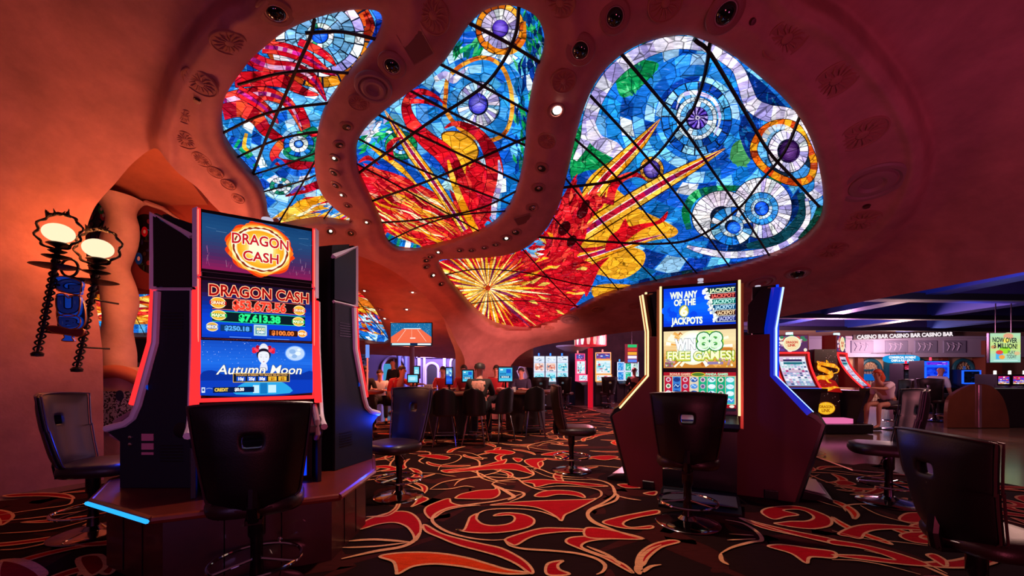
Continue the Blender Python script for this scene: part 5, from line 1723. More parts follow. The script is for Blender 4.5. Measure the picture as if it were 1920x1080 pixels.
def slot_chair_build():
    """casino chair: curved high back with a grip hole, padded seat, swivel post, foot ring, disc base. Front faces -y"""
    t = thing('slot_chair', 'x', 'chair')
    # back: a curved shell, grip slot cut as a hole in the grid
    zb, zt = .53, 1.13

    def half(z):
        u = (z - zb) / (zt - zb)
        return .212 + .078 * u ** .8 - (.03 if u < .06 else 0)

    def surf(u, v, off):
        z = zb + (zt - zb) * v
        z += -.018 * (2 * u - 1) ** 2 * (1 if v > .5 else -1.6)
        x = (2 * u - 1) * half(z)
        y = .165 + .09 * v + .05 * math.sin(PI * v) * .3 - .085 * (2 * u - 1) ** 2
        return Vector((x, y + off, z))
    nu, nv = 24, 20
    mb = MB()
    hole = lambda i, j: 10 <= i < 14 and 12 <= j < 14
    n = (nu + 1) * (nv + 1)
    th = lambda i, j: .034 * min(1, 4 * min(i / nu, 1 - i / nu) + .35, 4 * min(j / nv, 1 - j / nv) + .35)
    vs = [surf(i / nu, j / nv, th(i, j)) for j in range(nv + 1) for i in range(nu + 1)] + [surf(i / nu, j / nv, -th(i, j)) for j in range(nv + 1) for i in range(nu + 1)]
    fs = []
    ix = lambda i, j: j * (nu + 1) + i
    cnt = {}
    for j in range(nv):
        for i in range(nu):
            if hole(i, j):
                continue
            q = (ix(i, j), ix(i + 1, j), ix(i + 1, j + 1), ix(i, j + 1))
            fs.append(q)
            fs.append(tuple(n + k for k in q[::-1]))
            for a, b in zip(q, q[1:] + q[:1]):
                if (b, a) in cnt:
                    cnt[(b, a)] = 0
                else:
                    cnt[(a, b)] = 1
    for (a, b), k in cnt.items():
        if k:
            fs.append((b, a, n + a, n + b))
    mb.add(vs, fs)
    bo = mb.build('backrest', LEATHER, t, True, sub=1, ang=60)
    pp = MB()
    loop = [surf(i / 24, 1, 0) for i in range(25)] + [surf(1, 1 - i / 20, 0) for i in range(1, 21)] + [surf(1 - i / 24, 0, 0) for i in range(1, 25)] + [surf(0, i / 20, 0) for i in range(1, 20)]
    for o_ in (.016, -.016):
        pp.tube([p + Vector((0, o_, 0)) for p in loop], .006, 6, closed=True)
    pp.build('piping', PIPE, bo)
    gp = MB(); gp.box((0, .325, zb + (zt - zb) * .70), (.02, .005, .012)); 
    # seat
    s = MB()
    prof = []
    def seatf(a, k):
        ca, sa = math.cos(a), math.sin(a)
        p = 3.2
        r = (abs(ca) ** p + abs(sa) ** p) ** (-1 / p)
        return Vector((.25 * r * ca * k, -.07 + .24 * r * sa * k, 0))
    rows = [(.80, .485), (.95, .49), (1.0, .515), (1.0, .545), (.95, .572), (.82, .585), (.5, .59), (.05, .588)]
    vs = [seatf(2 * PI * i / 32, k) + Vector((0, 0, z)) for k, z in rows for i in range(32)]
    fs = [(j * 32 + i, j * 32 + (i + 1) % 32, (j + 1) * 32 + (i + 1) % 32, (j + 1) * 32 + i) for j in range(len(rows) - 1) for i in range(32)]
    fs += [tuple(range(32))[::-1], tuple(7 * 32 + i for i in range(32))]
    s.add(vs, fs)
    so = s.build('seat', LEATHB, t, True, ang=70)
    br = MB(); br.box((0, .06, .475), (.08, .30, .025)); br.tube([(0, .20, .48), (0, .215, .56), (0, .205, .66)], .03, 8); br.build('back_bracket', STEEL, t, False)
    po = MB(); po.lathe([(.045, .03), (.04, .05), (.032, .2), (.032, .32), (.045, .34), (.045, .47), (.06, .475), (.06, .485)], n=24); po.build('post', STEEL, t)
    lv = MB(); lv.tube([(0, 0, .45), (.14, -.08, .44), (.2, -.1, .425)], .008, 8); lv.build('height_lever', CHROME, t)
    fr = MB(); fr.ring((0, 0, .19), .235, .011, 40, 8)
    for a in (.5, .5 + 2 * PI / 3, .5 + 4 * PI / 3):
        fr.tube([(.03 * math.cos(a), .03 * math.sin(a), .20), (.235 * math.cos(a), .235 * math.sin(a), .19)], .009, 6)
    fr.build('foot_ring', CHROME, t)
    ba = MB(); ba.lathe([(.255, 0), (.26, .008), (.25, .016), (.18, .028), (.08, .042), (.05, .07), (.0, .07)], n=48); ba.build('disc_base', SHINY, t)
    return t


_sc = slot_chair_build()
_used = []


def slot_chair(label, x, y, face, back=None):
    """face = direction (degrees) the sitter looks"""
    rz = math.radians(face) + PI / 2
    if not _used:
        o = _sc
        o.location = (x, y, 0); o.rotation_euler = (0, 0, rz)
        _used.append(1)
    else:
        o = dup(_sc, (x, y, 0), rz)
    o['label'] = label
    o['group'] = 'leather chairs at the slot machines'
    return o


deg = lambda v: math.degrees(v)
slot_chair('black leather chair with wide back, drawn up to the fiery gold ring machine', -1.5, 2.35, 118)
slot_chair('black leather chair beside the plaster wall, below the two wall lamps', -3.35, 3.2, 22)
slot_chair('chair between the red-lit machines and the table stools, blue light on its backrest', -1.17, 4.15, 238)
slot_chair('leather chair pulled to the machine with the white 88 screen', 1.50, 3.42, 66)
slot_chair('lone chair turned sideways on the open carpet, facing the gold-edged machine', .78, 5.25, -4)
slot_chair('chair at the blue-edged machine, on the edge of the carpet', 3.72, 3.95, 150)
slot_chair('large dark chair closest to us, turned away, its chrome piping shining', 2.30, 1.98, -6).scale = (.9, .9, .88)


def bar_stool_build():
    t = thing('bar_stool', 'x', 'stool')
    s = MB(); s.lathe([(.17, .52), (.205, .53), (.215, .56), (.21, .60), (.18, .62), (.0, .625)], n=32); s.build('seat', LEATHB, t)
    b = MB()

    def bs(u, v, r):
        a = -PI / 2 + (u - .5) * 2.2 * math.sqrt(max(.0, 1 - max(0, (v - .35) / .65) ** 2.4)) + PI
        z = .56 + .46 * v
        return Vector((r * math.cos(a), r * math.sin(a) + .04 * v, z))
    b.grid(lambda u, v: bs(u, v, .235), 16, 12, lambda u, v: bs(u, v, .20))
    b.build('backrest', LEATHER, t, True, ang=60)
    for sx in (-1, 1):
        for sy in (-1, 1):
            l = MB(); l.tube([(sx * .12, sy * .12, .54), (sx * .2, sy * .2, 0)], [.014, .012], 8); l.build('leg', SHINY, t)
    r = MB(); k = .165
    r.tube([(k, k, .2), (-k, k, .2), (-k, -k, .2), (k, -k, .2)], .008, 6, closed=True); r.build('foot_rail', CHROME, t)
    return t


_bs = bar_stool_build()
_bu = []


def bar_stool(label, px, d, face):
    x = (px - 960) / FPX * d
    o = _bs if not _bu else dup(_bs)
    _bu.append(1)
    o.location = (x, d, 0)
    o.rotation_euler = (0, 0, math.radians(face) + PI / 2)
    o['label'] = label
    o['group'] = 'round-backed stools at the gaming tables'
    return o


bar_stool('stool at the gaming table, half hidden by the blue-lit chair back', 784, 7.1, 160)
bar_stool('stool directly left of the two full round backs at the gaming table', 836, 7.05, 92)
bar_stool('stool with full round back in front of the person in the printed jacket', 892, 7.15, 82)
bar_stool('stool turned sideways, just right of the person in the printed jacket', 938, 7.5, 130)
bar_stool('low stool in the dark gap by the lone sideways chair', 1000, 8.0, 100)
bar_stool('stool behind the wooden base of the red-lit machines', 672, 7.3, 80)
# ================================================================== ceiling fittings
RINGM = mat('ceiling_ring', '#8a4a44', .5)
DOMEM = mat('dome_black', '#060606', .08, spec=.8)
CANM = mat('can_black', '#0a0606', .4)
LENS = glow('lamp_lens', '#ffe8c8', 6.0)
LENSD = mat('lamp_lens_dim', '#c8b8b0', .15, .9)
RELIEF = mat('relief_plaster', '#9a5648', .8, bump=.4, bscale=25)
DIFF = mat('diffuser_paint', '#8c5a58', .6)
HATCHM = mat('hatch_paint', '#6a342c', .7)


def on_ceiling(px, py, F=F1):
    p, g = on_shell(px, py, F)
    return p, g, p.y / FPX


def grot(o, g):
    o.rotation_euler = Vector((0, 0, 1)).rotation_difference(g).to_euler()


def fit(name, label, cat, px, py, group, F=F1):
    p, g, k = on_ceiling(px, py, F)
    t = thing(name, label, cat, p, 0, group)
    grot(t, g)
    return t, k


def dome_camera(px, py, r, label):
    t, k = fit('dome_camera', label, 'security camera', px, py, 'black dome cameras of the ceiling')
    R = r * k * 1.15
    m = MB(); m.lathe([(R * 1.9, -.01), (R * 1.9, .006), (R * 1.75, .016), (R * 1.2, .02), (R * 1.05, .012), (R * 1.05, -.01)], n=32); m.build('ring', RINGM, t)
    m = MB(); m.lathe([(R, .0)] + [(R * math.cos(a), R * .75 * math.sin(a)) for a in np.linspace(0.1, PI / 2 - .01, 8)] + [(0, R * .75)], n=28); m.build('dome', DOMEM, t)
    m = MB(); m.ring((0, 0, .012), R * 1.04, R * .07, 28, 6); m.build('trim_ring', mat('trim_light', '#c8a49c', .3, .5), t)


def downlight(px, py, r, label, lit=False):
    t, k = fit('downlight', label, 'ceiling light', px, py, 'recessed downlights of the ceiling')
    R = r * k
    m = MB(); m.lathe([(R * 1.7, -.005), (R * 1.7, .004), (R * 1.4, .012), (R * 1.0, .012), (R * .95, -.004)], n=24); m.build('trim_ring', RINGM, t)
    m = MB(); m.lathe([(R, .006), (R * .85, .002), (0, .001)], n=20); m.build('can', CANM, t)
    m = MB(); m.ball((0, R * .35, .012), R * (.8 if lit and r > 9 else .42), 8, (1, 1, .5)); m.build('lamp', (glow('lens_bright', '#fff4e0', 30) if r > 9 else LENS) if lit else LENSD, t)


def rosette(px, py, r, label):
    t, k = fit('sun_rosette', label, 'relief', px, py, 'round sun reliefs set in the plaster')
    R = r * k * 1.1
    m = MB(); m.lathe([(R * 1.15, -.01), (R * 1.12, .008), (R * 1.05, .012), (R, .004), (0, .003)], n=36); d = m.build('disc', RELIEF, t)
    m = MB()
    for i in range(14):
        a = 2 * PI * i / 14
        m.tube([(R * .3 * math.cos(a), R * .3 * math.sin(a), .004), (R * .65 * math.cos(a + .12), R * .65 * math.sin(a + .12), .008), (R * .95 * math.cos(a), R * .95 * math.sin(a), .004)], [R * .06, R * .085, R * .02], 6)
    m.build('rays', RELIEF, t)
    m = MB(); m.ball((0, 0, .004), R * .3, 10, (1, 1, .35)); m.build('boss', RELIEF, t)


def air_ring(px, py, r, label):
    t, k = fit('air_diffuser', label, 'vent', px, py, 'round air diffusers of the ceiling')
    R = r * k
    m = MB(); m.lathe([(R, -.01), (R, .012), (R * .93, .03), (R * .8, .03), (R * .72, .008)], n=40); m.build('outer_ring', DIFF, t)
    m = MB(); m.lathe([(R * .68, -.006), (R * .66, .03), (R * .55, .045), (R * .4, .04), (R * .3, .01)], n=40); m.build('inner_cone', DIFF, t)
    m = MB(); m.lathe([(R * .3, .0), (R * .3, .006), (0, .006)], n=24); m.build('core', mat('diffuser_core', '#5a1c1c', .6), t)
    m = MB(); m.lathe([(R * .74, .004), (R * .66, .004)], n=40); m.build('gap', CANM, t)


for px, py, r, l in ((517, 22, 15, 'dome camera above the narrow crimson glass panel, at its upper end'), (735, 122, 12, 'dome camera on the rib between narrow and middle glass, beside the hatch'), (1088, 93, 13, 'dome camera on the rib left of the wide blue glass'), (1360, 24, 16, 'dome camera above the top of the wide blue glass'), (1495, 512, 10, 'dome camera under the lower right rim of the wide glass'), (1153, 31, 13, 'dome camera with a bright glint above the rib of the blazing downlight')):
    dome_camera(px, py, r, l)
dl = [(1043, 208, 10, 1, 'blazing downlight on the rib between middle and wide glass'), (650, 237, 8, 0, 'downlight just below the large round diffuser of the inner rib'), (636, 271, 7, 0, 'second downlight below the diffuser of the inner rib'), (628, 297, 6, 1, 'lit downlight third below the diffuser of the inner rib'), (627, 324, 6, 0, 'fourth downlight below the diffuser of the inner rib'), (630, 347, 6, 0, 'fifth downlight below the diffuser of the inner rib'), (642, 365, 5, 1, 'small lit downlight low on the inner rib'), (652, 385, 5, 0, 'small downlight next below the small lit one of the inner rib'),
      (1016, 315, 8, 0, 'downlight second below the blazing one on its rib'), (1010, 353, 8, 0, 'glinting downlight third below the blazing one on its rib'), (999, 389, 8, 0, 'downlight fourth below the blazing one, above the small hatch'), (967, 435, 7, 0, 'downlight just below the small square hatch'), (949, 447, 7, 1, 'lit downlight below the small square hatch'), (929, 458, 6, 0, 'downlight left of the lit one below the small hatch'), (908, 464, 5, 0, 'downlight in the row under the middle glass, fifth from its bend'), (884, 469, 5, 0, 'downlight in the row under the middle glass, fourth from its bend'), (862, 469, 5, 0, 'downlight in the row under the middle glass, third from its bend'),
      (822, 473, 5, 1, 'lit downlight under the tip of the middle glass'), (807, 481, 5, 0, 'downlight at the upper bend beside the sunburst glass'), (799, 488, 5, 0, 'downlight in the bend beside the sunburst glass'), (799, 500, 5, 0, 'downlight at the lower bend beside the sunburst glass'), (811, 516, 5, 1, 'lit downlight left of the sunburst glass'), (827, 532, 5, 0, 'lowest downlight left of the sunburst glass'), (688, 417, 5, 1, 'lit downlight where the two ribs meet'), (619, 434, 6, 1, 'lit downlight right of the top screen with the fiery ring'), (658, 437, 6, 0, 'dark downlight right of the fiery ring screen')]
for px, py, r, lit, l in dl:
    downlight(px, py, r, l, bool(lit))
for px, py, r, lit, l in ((656, 474, 5, 1, 'lit downlight on the rear vault by the silver screen frame'), (774, 548, 5, 1, 'upper lit downlight on the rear vault above the television'), (763, 580, 5, 1, 'lower lit downlight on the rear vault above the television'), (723, 597, 5, 1, 'lit downlight beside the far orange glass'), (713, 580, 5, 0, 'dark downlight beside the far orange glass'), (685, 545, 5, 1, 'lit downlight at the top edge of the far orange glass')):
    t, k = fit('downlight', l, 'ceiling light', px, py, 'recessed downlights of the ceiling', F2)
    R = r * k
    m = MB(); m.lathe([(R * 1.5, -.005), (R * 1.5, .004), (R * 1.2, .012), (R, .012)], n=20); m.build('trim_ring', RINGM, t)
    m = MB(); m.lathe([(R, .006), (R * .85, .002), (0, .001)], n=20); m.build('can', CANM, t)
    m = MB(); m.ball((0, R * .3, .012), R * .42, 8, (1, 1, .5)); m.build('lamp', LENS if lit else LENSD, t)
for px, py, r, l in ((430, 80, 26, 'largest sun relief of the left band, below the dome camera'), (375, 155, 23, 'sun relief on the left band, second from the top'), (347, 218, 15, 'sun relief on the left band, third from the top'), (347, 262, 16, 'sun relief at the widest point of the left band'), (378, 299, 13, 'sun relief on the left band, fifth from the top'), (404, 323, 11, 'sun relief on the left band, third from its low end'), (428, 346, 10, 'sun relief on the left band, second from its low end'), (446, 372, 9, 'lowest sun relief of the left band'),
                   (812, 28, 26, 'sun relief above the square hatch'), (1050, 5, 24, 'sun relief at the top edge, right of the middle glass'), (1248, 5, 26, 'sun relief at the top edge, above the wide glass'), (1475, 72, 32, 'highest sun relief of the right band'), (1567, 150, 32, 'sun relief on the right band, second from the top'), (1617, 252, 32, 'sun relief just above the biggest round diffuser'), (1614, 414, 26, 'sun relief just below the biggest round diffuser'), (1558, 469, 22, 'lowest sun relief of the right band'),
                   (1057, 152, 19, 'sun relief just above the blazing downlight'), (1025, 264, 14, 'sun relief just below the blazing downlight'), (672, 192, 15, 'plain relief below the diffuser of the inner rib'), (1195, 572, 13, 'sun relief under the wide glass, nearest the gold-edged machine'), (1122, 580, 10, 'sun relief under the wide glass, right of the flat diffuser'), (1030, 615, 8, 'sun relief under the sunburst glass, left of the flat diffuser')):
    rosette(px, py, r, l)
for px, py, r, l in ((700, 163, 34, 'round diffuser on the inner rib'), (1635, 343, 52, 'biggest round diffuser, on the right band'), (1425, 528, 26, 'round diffuser above the blue-edged machine'), (1068, 598, 18, 'flat round diffuser under the wide glass near the column')):
    air_ring(px, py, r, l)
for px, py, sx, sy, l in ((778, 79, 24, 22, 'square access hatch between the narrow and the middle glass'), (982, 411, 13, 12, 'small square hatch on the rib of downlights')):
    t, k = fit('access_hatch', l, 'hatch', px, py, None)
    m = MB(); m.box((0, 0, .004), (sx * 2 * k, sy * 2.6 * k, .012)); m.build('cover', HATCHM, t, False, bevel=.003)
    m = MB()
    for a, b, c, d in ((-1, -1, 1, -1), (1, -1, 1, 1), (1, 1, -1, 1), (-1, 1, -1, -1)):
        m.tube([(a * sx * k, b * sy * 1.3 * k, .008), (c * sx * k, d * sy * 1.3 * k, .008)], .006, 5)
    m.build('frame', RINGM, t)
for i, (px, py) in enumerate(((370, 188), (1410, 40), (1625, 386))):
    t, k = fit('sprinkler', ['sprinkler head on the left band between two sun reliefs', 'sprinkler head beside the dome camera over the wide glass', 'sprinkler head just under the biggest diffuser'][i], 'sprinkler', px, py, 'sprinkler heads')
    m = MB(); m.lathe([(6 * k, -.004), (6 * k, .006), (3 * k, .01), (3 * k, .02), (5 * k, .022), (5 * k, .025), (0, .026)], n=16); m.build('head', mat('sprinkler_paint', '#5a2020', .4, .4), t)

# ================================================================== left wall: two lanterns and a cut-out sign
IRON = mat('wrought_iron', '#14090a', .45, .6, bump=.3, bscale=60)
GOLDL = mat('gold_outline', '#c8782c', .35, .6)
LAMPG = glow('lamp_globe', '#ffdcb4', 1.3)


def lantern(px, py, d, s, label):
    """globe on a twisted iron stem inside a wire hoop; s px per metre"""
    base = P(px, py, d)
    t = thing('wall_lantern', label, 'wall lamp', base, 0, 'wrought iron lanterns on the plaster wall')
    k = 1 / s
    X = Vector((1, 0, 0)); Z = Vector((0, 0, 1))
    q = lambda x, y, f=0: Vector((x * k, -f, -y * k))       # offsets in tracing units from the globe centre
    g = MB(); g.ball((0, 0, 0), 22 * k, 14, (1, 1, .78)); g.build('globe', LAMPG, t)
    c = MB(); c.lathe([(6 * k, -27 * k), (17 * k, -21 * k), (15 * k, -19 * k), (0, -18 * k)], n=20); c.build('globe_cup', IRON, t)
    h = MB()
    for ph, r in ((0, 1.9), (.8, 1.6)):
        pts = [q(43 * math.cos(a) + 1.0 * math.cos(9 * a + ph * 4), -3 + 33 * math.sin(a) + 1.0 * math.sin(9 * a + ph * 4), .02 * math.sin(9 * a)) for a in np.linspace(0, 2 * PI, 60, endpoint=False)]
        h.tube(pts, r * k, 6, closed=True)
    h.build('hoop', IRON, t)
    cr = MB()
    rr = random.Random(int(px))
    for i in range(26):
        x = rr.uniform(-22, 22)
        cr.tube([q(x, -36 + abs(x) * .2, .01), q(x + rr.uniform(-5, 5), -36 + rr.uniform(-9, 6), rr.uniform(-.02, .03))], [2.4 * k, .5 * k], 5)
    cr.tube([q(-22, -32), q(0, -37), q(22, -31)], 3 * k, 6)
    cr.build('crown', IRON, t)
    st = MB(); st.tube([q(0, 20), q(-6, 60), q(-18, 120), q(-32, 190), q(-40, 222)], [4 * k, 4 * k, 3 * k, 2.5 * k, 2 * k], 8)
    st.build('stem', IRON, t)
    tw = MB()
    for ph in (0, PI):
        pts = []
        for i in range(150):
            u = i / 149
            y = 45 + u * 175
            x = np.interp(y, [20, 60, 120, 190, 222], [0, -6, -18, -32, -40])
            a = u * 30 * PI / 2 + ph
            pts.append(q(x + 5.5 * math.cos(a), y, 5.5 * k * math.sin(a)))
        tw.tube(pts, 1.6 * k, 5)
    tw.build('twisted_rods', IRON, t)
    for yy, R in ((34, 13), (44, 20), (62, 34)):
        x = np.interp(yy, [20, 60, 120], [0, -6, -18])
        m = MB(); m.lathe([(.5 * k, -6 * k), (R * .7 * k, -3 * k), (R * k, 0), (R * .5 * k, 2.5 * k), (3 * k, 5 * k)], q(x, yy), 24); m.build('drip_dish', IRON, t)
    ft = MB(); ft.lathe([(5 * k, 0), (9 * k, -4 * k), (8 * k, -9 * k), (0, -10 * k)], q(-40, 222), 14); ft.build('end_cap', IRON, t)
    for y_, ln in ((95, .12), (185, .12)):
        x = np.interp(y_, [20, 60, 120, 190, 222], [0, -6, -18, -32, -40])
        m = MB(); m.tube([q(x, y_), q(x, y_, -.3)], .011, 6); m.build('wall_bracket', IRON, t)
    l = lamp('POINT', 'lantern_light', base + Vector((0, -.10, .03)), '#ff9a52', 24, None, .08)
    l.parent = t
    l.matrix_parent_inverse = Matrix.Identity(4); l.location = (-.03, .17, .0)
    return t


lantern(110, 437, 4.05, 750 / 4.05, 'nearer wall lantern, its hoop standing higher')
lantern(184, 466, 4.35, 750 / 4.35 , 'farther wall lantern, lower and next to the arch')
sg = thing('hanging_sign', 'blue cut-out sign with GUB letters over a red ribbon, between the lanterns', 'sign', P(134, 580, 4.15))
kk = 4.15 / 750
sp = lambda l: [((x - 134) * kk, -(y - 580) * kk) for x, y in l]


def slab(name, pts, m, y0, y1, par, edge=True):
    b = MB(); b.prism(sp(crom(pts, True, 4)), lambda a, c: (a, y0, c), lambda a, c: (a, y1, c)); o = b.build(name, m, par, False)
    if edge:
        e = MB(); e.tube([(a, y0, c) for a, c in sp(crom(pts, True, 4))], .006, 6, closed=True); e.build('gold_outline', GOLDL, o)
    return o


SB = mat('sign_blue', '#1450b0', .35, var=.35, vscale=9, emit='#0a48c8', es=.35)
SD = mat('sign_dark', '#0a1430', .4)
SR = mat('sign_red', '#7a1414', .45)
slab('letter', [(110, 522), (130, 520), (158, 530), (157, 545), (155, 553), (140, 552), (125, 548), (110, 540)], SB, -.03, .0, sg)
slab('letter', [(112, 555), (125, 552), (134, 560), (145, 555), (155, 558), (156, 572), (152, 590), (140, 594), (120, 592), (112, 578)], SB, -.03, .0, sg)
slab('letter', [(116, 594), (135, 590), (154, 596), (156, 608), (148, 616), (130, 617), (116, 608)], SB, -.03, .0, sg)
slab('board', [(106, 586), (118, 560), (150, 556), (160, 590), (156, 612), (135, 622), (114, 612)], SD, .0, .02, sg)
slab('ribbon', [(92, 614), (110, 612), (140, 618), (163, 618), (158, 631), (130, 628), (105, 624)], SR, -.035, -.01, sg)
slab('finial', [(124, 626), (140, 628), (139, 634), (142, 640), (120, 639), (125, 633)], SB, -.02, .0, sg)
A = Art(plane_map((0, -.031, 0), (kk, 0, 0), (0, 0, -kk), (0, -1, 0), .0002))
for ch_, x, y, w_, h_ in (('G', 0, -43, 40, 22), ('U', 0, -8, 34, 28), ('B', 1, 26, 30, 17)):
    A.text(ch_, x, y, h_, '#2f86e0', w_, .05, '#081238', .045)
for l in ([(-14, -48), (-5, -52), (8, -51)], [(-14, -16), (-13, -8)], [(13, -16), (13, -8)], [(-10, 22), (-10, 30)]):
    A.stroke(l, [.4, 2, .4], '#7ac8f0')
A.build('letter_paint', paint_mat('sign_paint', .4), sg)
m = MB(); m.tube([(-.12, .02, .30), (0, 0, .34), (.1, .04, .30)], .012, 6); m.ring((-.02, 0, .43), .09, .012, 24, 6, (0, 1, 0)); m.build('hanger', IRON, sg)

# ---- arch on the left: rear wall with two niches, twisted column, low planter
WARM = mat('arch_plaster', '#a8442a', .8, bump=.3, bscale=6, var=.2, vscale=2)
NICHE = mat('niche_red', '#6a1410', .7)
COLM = mat('column_plaster', '#c08a78', .7, bump=.35, bscale=9, var=.18, vscale=3)
wl = MB()
D1 = 6.05
wp = lambda l, d: [P(x, y, d) for x, y in l]
a_, b_ = P(90, 300, D1), P(520, 545, D1)
wl.box(((a_.x + b_.x) / 2, D1 + .15, (a_.z + b_.z) / 2), (b_.x - a_.x, .3, a_.z - b_.z))
tag(wl.build('wall_back', WARM, None, False, bevel=.02), kind='structure')


def niche(label, pts, inner, d, seed):
    c = P(*[sum(p[i] for p in pts) / len(pts) for i in (0, 1)], d)
    t = thing('niche_mosaic', label, 'mosaic', c, 0, 'jewelled mosaics in red niches')
    pp = [P(x, y, d) - c for x, y in crom(pts, True, 4)]
    b = MB(); b.prism([(p.x, p.z) for p in pp], lambda a, e: (a, -.05, e), lambda a, e: (a, .05, e)); b.build('niche_frame', NICHE, t, False)
    kx = d / 750
    A = Art(lambda x, y, L: (P(x, y, d) - c) + Vector((0, -.054 - .0003 * L, 0)))
    A.poly(crom(inner, True, 4), '#140608')
    r = random.Random(seed)
    x0, x1 = min(p[0] for p in inner), max(p[0] for p in inner)
    y0, y1 = min(p[1] for p in inner), max(p[1] for p in inner)
    n = 0
    while n < 46:
        x, y = r.uniform(x0, x1), r.uniform(y0, y1)
        if inside((x, y), inner):
            A.disc(x, y, r.uniform(1.5, 5.5), r.choice(['#3a1418', '#5a1020', '#241a3a', '#1a2a20', '#701828', '#4a3018', '#2a1a1a']), r.uniform(1.5, 6), 10)
            n += 1
    for x, y, rr, cc in ((r.uniform(x0 + 8, x1 - 8), y0 + (y1 - y0) * .3, 6, '#b01428'), (x0 + 10, y0 + (y1 - y0) * .75, 7, '#1440a0'), (x1 - 12, y0 + (y1 - y0) * .2, 6, '#1a7028')):
        if inside((x, y), inner):
            A.disc(x, y, rr, cc, rr * 1.6, 16); A.disc(x, y, rr * .4, '#c8a8a0', rr * .6, 10)
    A.build('jewel_inlay', paint_mat('jewel_paint', .25) if 'jewel_paint' not in MATS else MATS['jewel_paint'], t)


niche('narrow red niche mosaic half hidden by the pillar', [(192, 360), (212, 385), (220, 430), (217, 480), (214, 510), (180, 508), (155, 500), (160, 430), (175, 380)], [(192, 372), (206, 395), (211, 430), (208, 470), (196, 490), (176, 480), (172, 430), (180, 390)], 6.0, 3)
niche('wide red niche mosaic behind the twisted column', [(248, 400), (270, 388), (310, 395), (340, 425), (345, 470), (330, 520), (290, 545), (250, 530), (240, 480), (252, 440)], [(258, 415), (275, 404), (300, 408), (325, 405), (338, 430), (336, 480), (315, 515), (275, 510), (258, 480), (264, 440)], 6.0, 5)
# curved white cornice over the niche
m = MB(); m.tube([P(250, 386, 5.9), P(275, 380, 5.9), P(305, 391, 5.9), P(335, 411, 5.9)], [.02, .035, .03, .012], 8); tag(m.build('trim_2', COLM), kind='structure')
# twisted column
d3 = 5.7
pc3 = P(222, 690, d3)
cz1 = P(222, 372, d3).z
m = MB()
vs, fs = [], []
nz, na = 60, 28
for j in range(nz + 1):
    v = j / nz
    z = cz1 * v
    y_ = HY - (z - CAMH) * FPX / d3
    cx = np.interp(y_, [372, 420, 500, 560, 620, 690], [222, 226, 218, 222, 222, 222])
    for i in range(na):
        a = 2 * PI * i / na
        R = .185 + .02 * math.sin(3 * v * 2 * PI * 1.6 + a * 2) + .02 * math.sin(a + v * 22) + (.10 * max(0, (v - .93) / .07) ** 2)
        vs.append(((cx - 960) / FPX * d3 + R * math.cos(a), d3 + R * math.sin(a), z))
fs = [(j * na + i, j * na + (i + 1) % na, (j + 1) * na + (i + 1) % na, (j + 1) * na + i) for j in range(nz) for i in range(na)] + [tuple(range(na))[::-1], tuple(nz * na + i for i in range(na))]
m.add(vs, fs)
o = m.build('twisted_column', COLM, None, True, ang=80)
tag(o, 'twisted plaster column in the arch beside the two wall lanterns', 'column')
# low curved planter wall with pebble-dash niche
pl = thing('planter_wall', 'low rounded plaster wall with a speckled mosaic face, under the twisted column', 'low wall', P(205, 900, 5.2).xy.to_3d())
pl.location = ((200 - 960) / FPX * 5.2, 5.2, 0)
PX = lambda x: (x - 200) / FPX * 5.2
PZ = lambda y: CAMH + (HY - y) / FPX * 5.2
m = MB()
top = [(PX(x), PZ(y)) for x, y in crom([(150, 696), (180, 690), (215, 688), (245, 698), (275, 716), (320, 735)], False, 5)]
m.prism(top + [(PX(320), 0), (PX(150), 0)], lambda a, b: (a, .06, b), lambda a, b: (a, .5, b))
m.build('wall_body', COLM, pl, False)
m = MB(); m.tube([(a, .05, b - .06) for a, b in top], .085, 12); m.build('rounded_cap', mat('cap_plaster', '#b05a3c', .7, bump=.3, bscale=8), pl)
m = MB(); m.box((PX(235), .05, PZ(770)), (PX(300) - PX(170), .04, .5))
sm = mat('speckle_mosaic', '#8a8088', .5)
tt = sm.node_tree; vv = tt.nodes.new('ShaderNodeTexVoronoi'); vv.inputs['Scale'].default_value = 60; cr_ = tt.nodes.new('ShaderNodeValToRGB'); cr_.color_ramp.interpolation = 'CONSTANT'
cr_.color_ramp.elements[0].color = (*lin('#a89ca0'), 1); cr_.color_ramp.elements[1].position = .62; cr_.color_ramp.elements[1].color = (*lin('#140c10'), 1)
sx_ = tt.nodes.new('ShaderNodeSeparateColor'); tcx = tt.nodes.new('ShaderNodeTexCoord'); tt.links.new(tcx.outputs['Object'], vv.inputs['Vector']); tt.links.new(vv.outputs['Color'], sx_.inputs['Color']); tt.links.new(sx_.outputs['Red'], cr_.inputs['Fac']); tt.links.new(cr_.outputs['Color'], tt.nodes['Principled BSDF'].inputs['Base Color'])
m.build('speckled_panel', sm, pl, False)
m = MB(); m.lathe([(.05, 0), (.05, .012), (0, .012)], (PX(221), .03, PZ(742)), 16, (0, -1, 0), sy=1.4); m.build('niche_hole', mat('niche_hole', '#101a38', .5), pl)
# neon script sign and small lights through the arch
ns = thing('neon_sign', 'pink neon script sign beyond the twisted column', 'neon sign', P(262, 525, 7.5))
NPINK = glow('neon_pink', '#ff9ad0', 2.5)
k7 = 7.5 / 750
for l in ([(-20, 8), (-16, -6), (-13, 4), (-8, -2), (-6, 4), (0, 0), (2, 4), (8, -2), (10, 2), (16, -8), (18, -2)], [(-14, 12), (-4, 8), (6, 9), (18, 2)]):
    m = MB(); m.tube([(x * k7, 0, -y * k7) for x, y in crom(l, False, 4)], .012, 6); m.build('tube', NPINK, ns)
m = MB(); m.box((0, .05, -.03), (.45, .03, .25)); m.build('backing', mat('neon_backing', '#2a0a10', .6), ns, False)
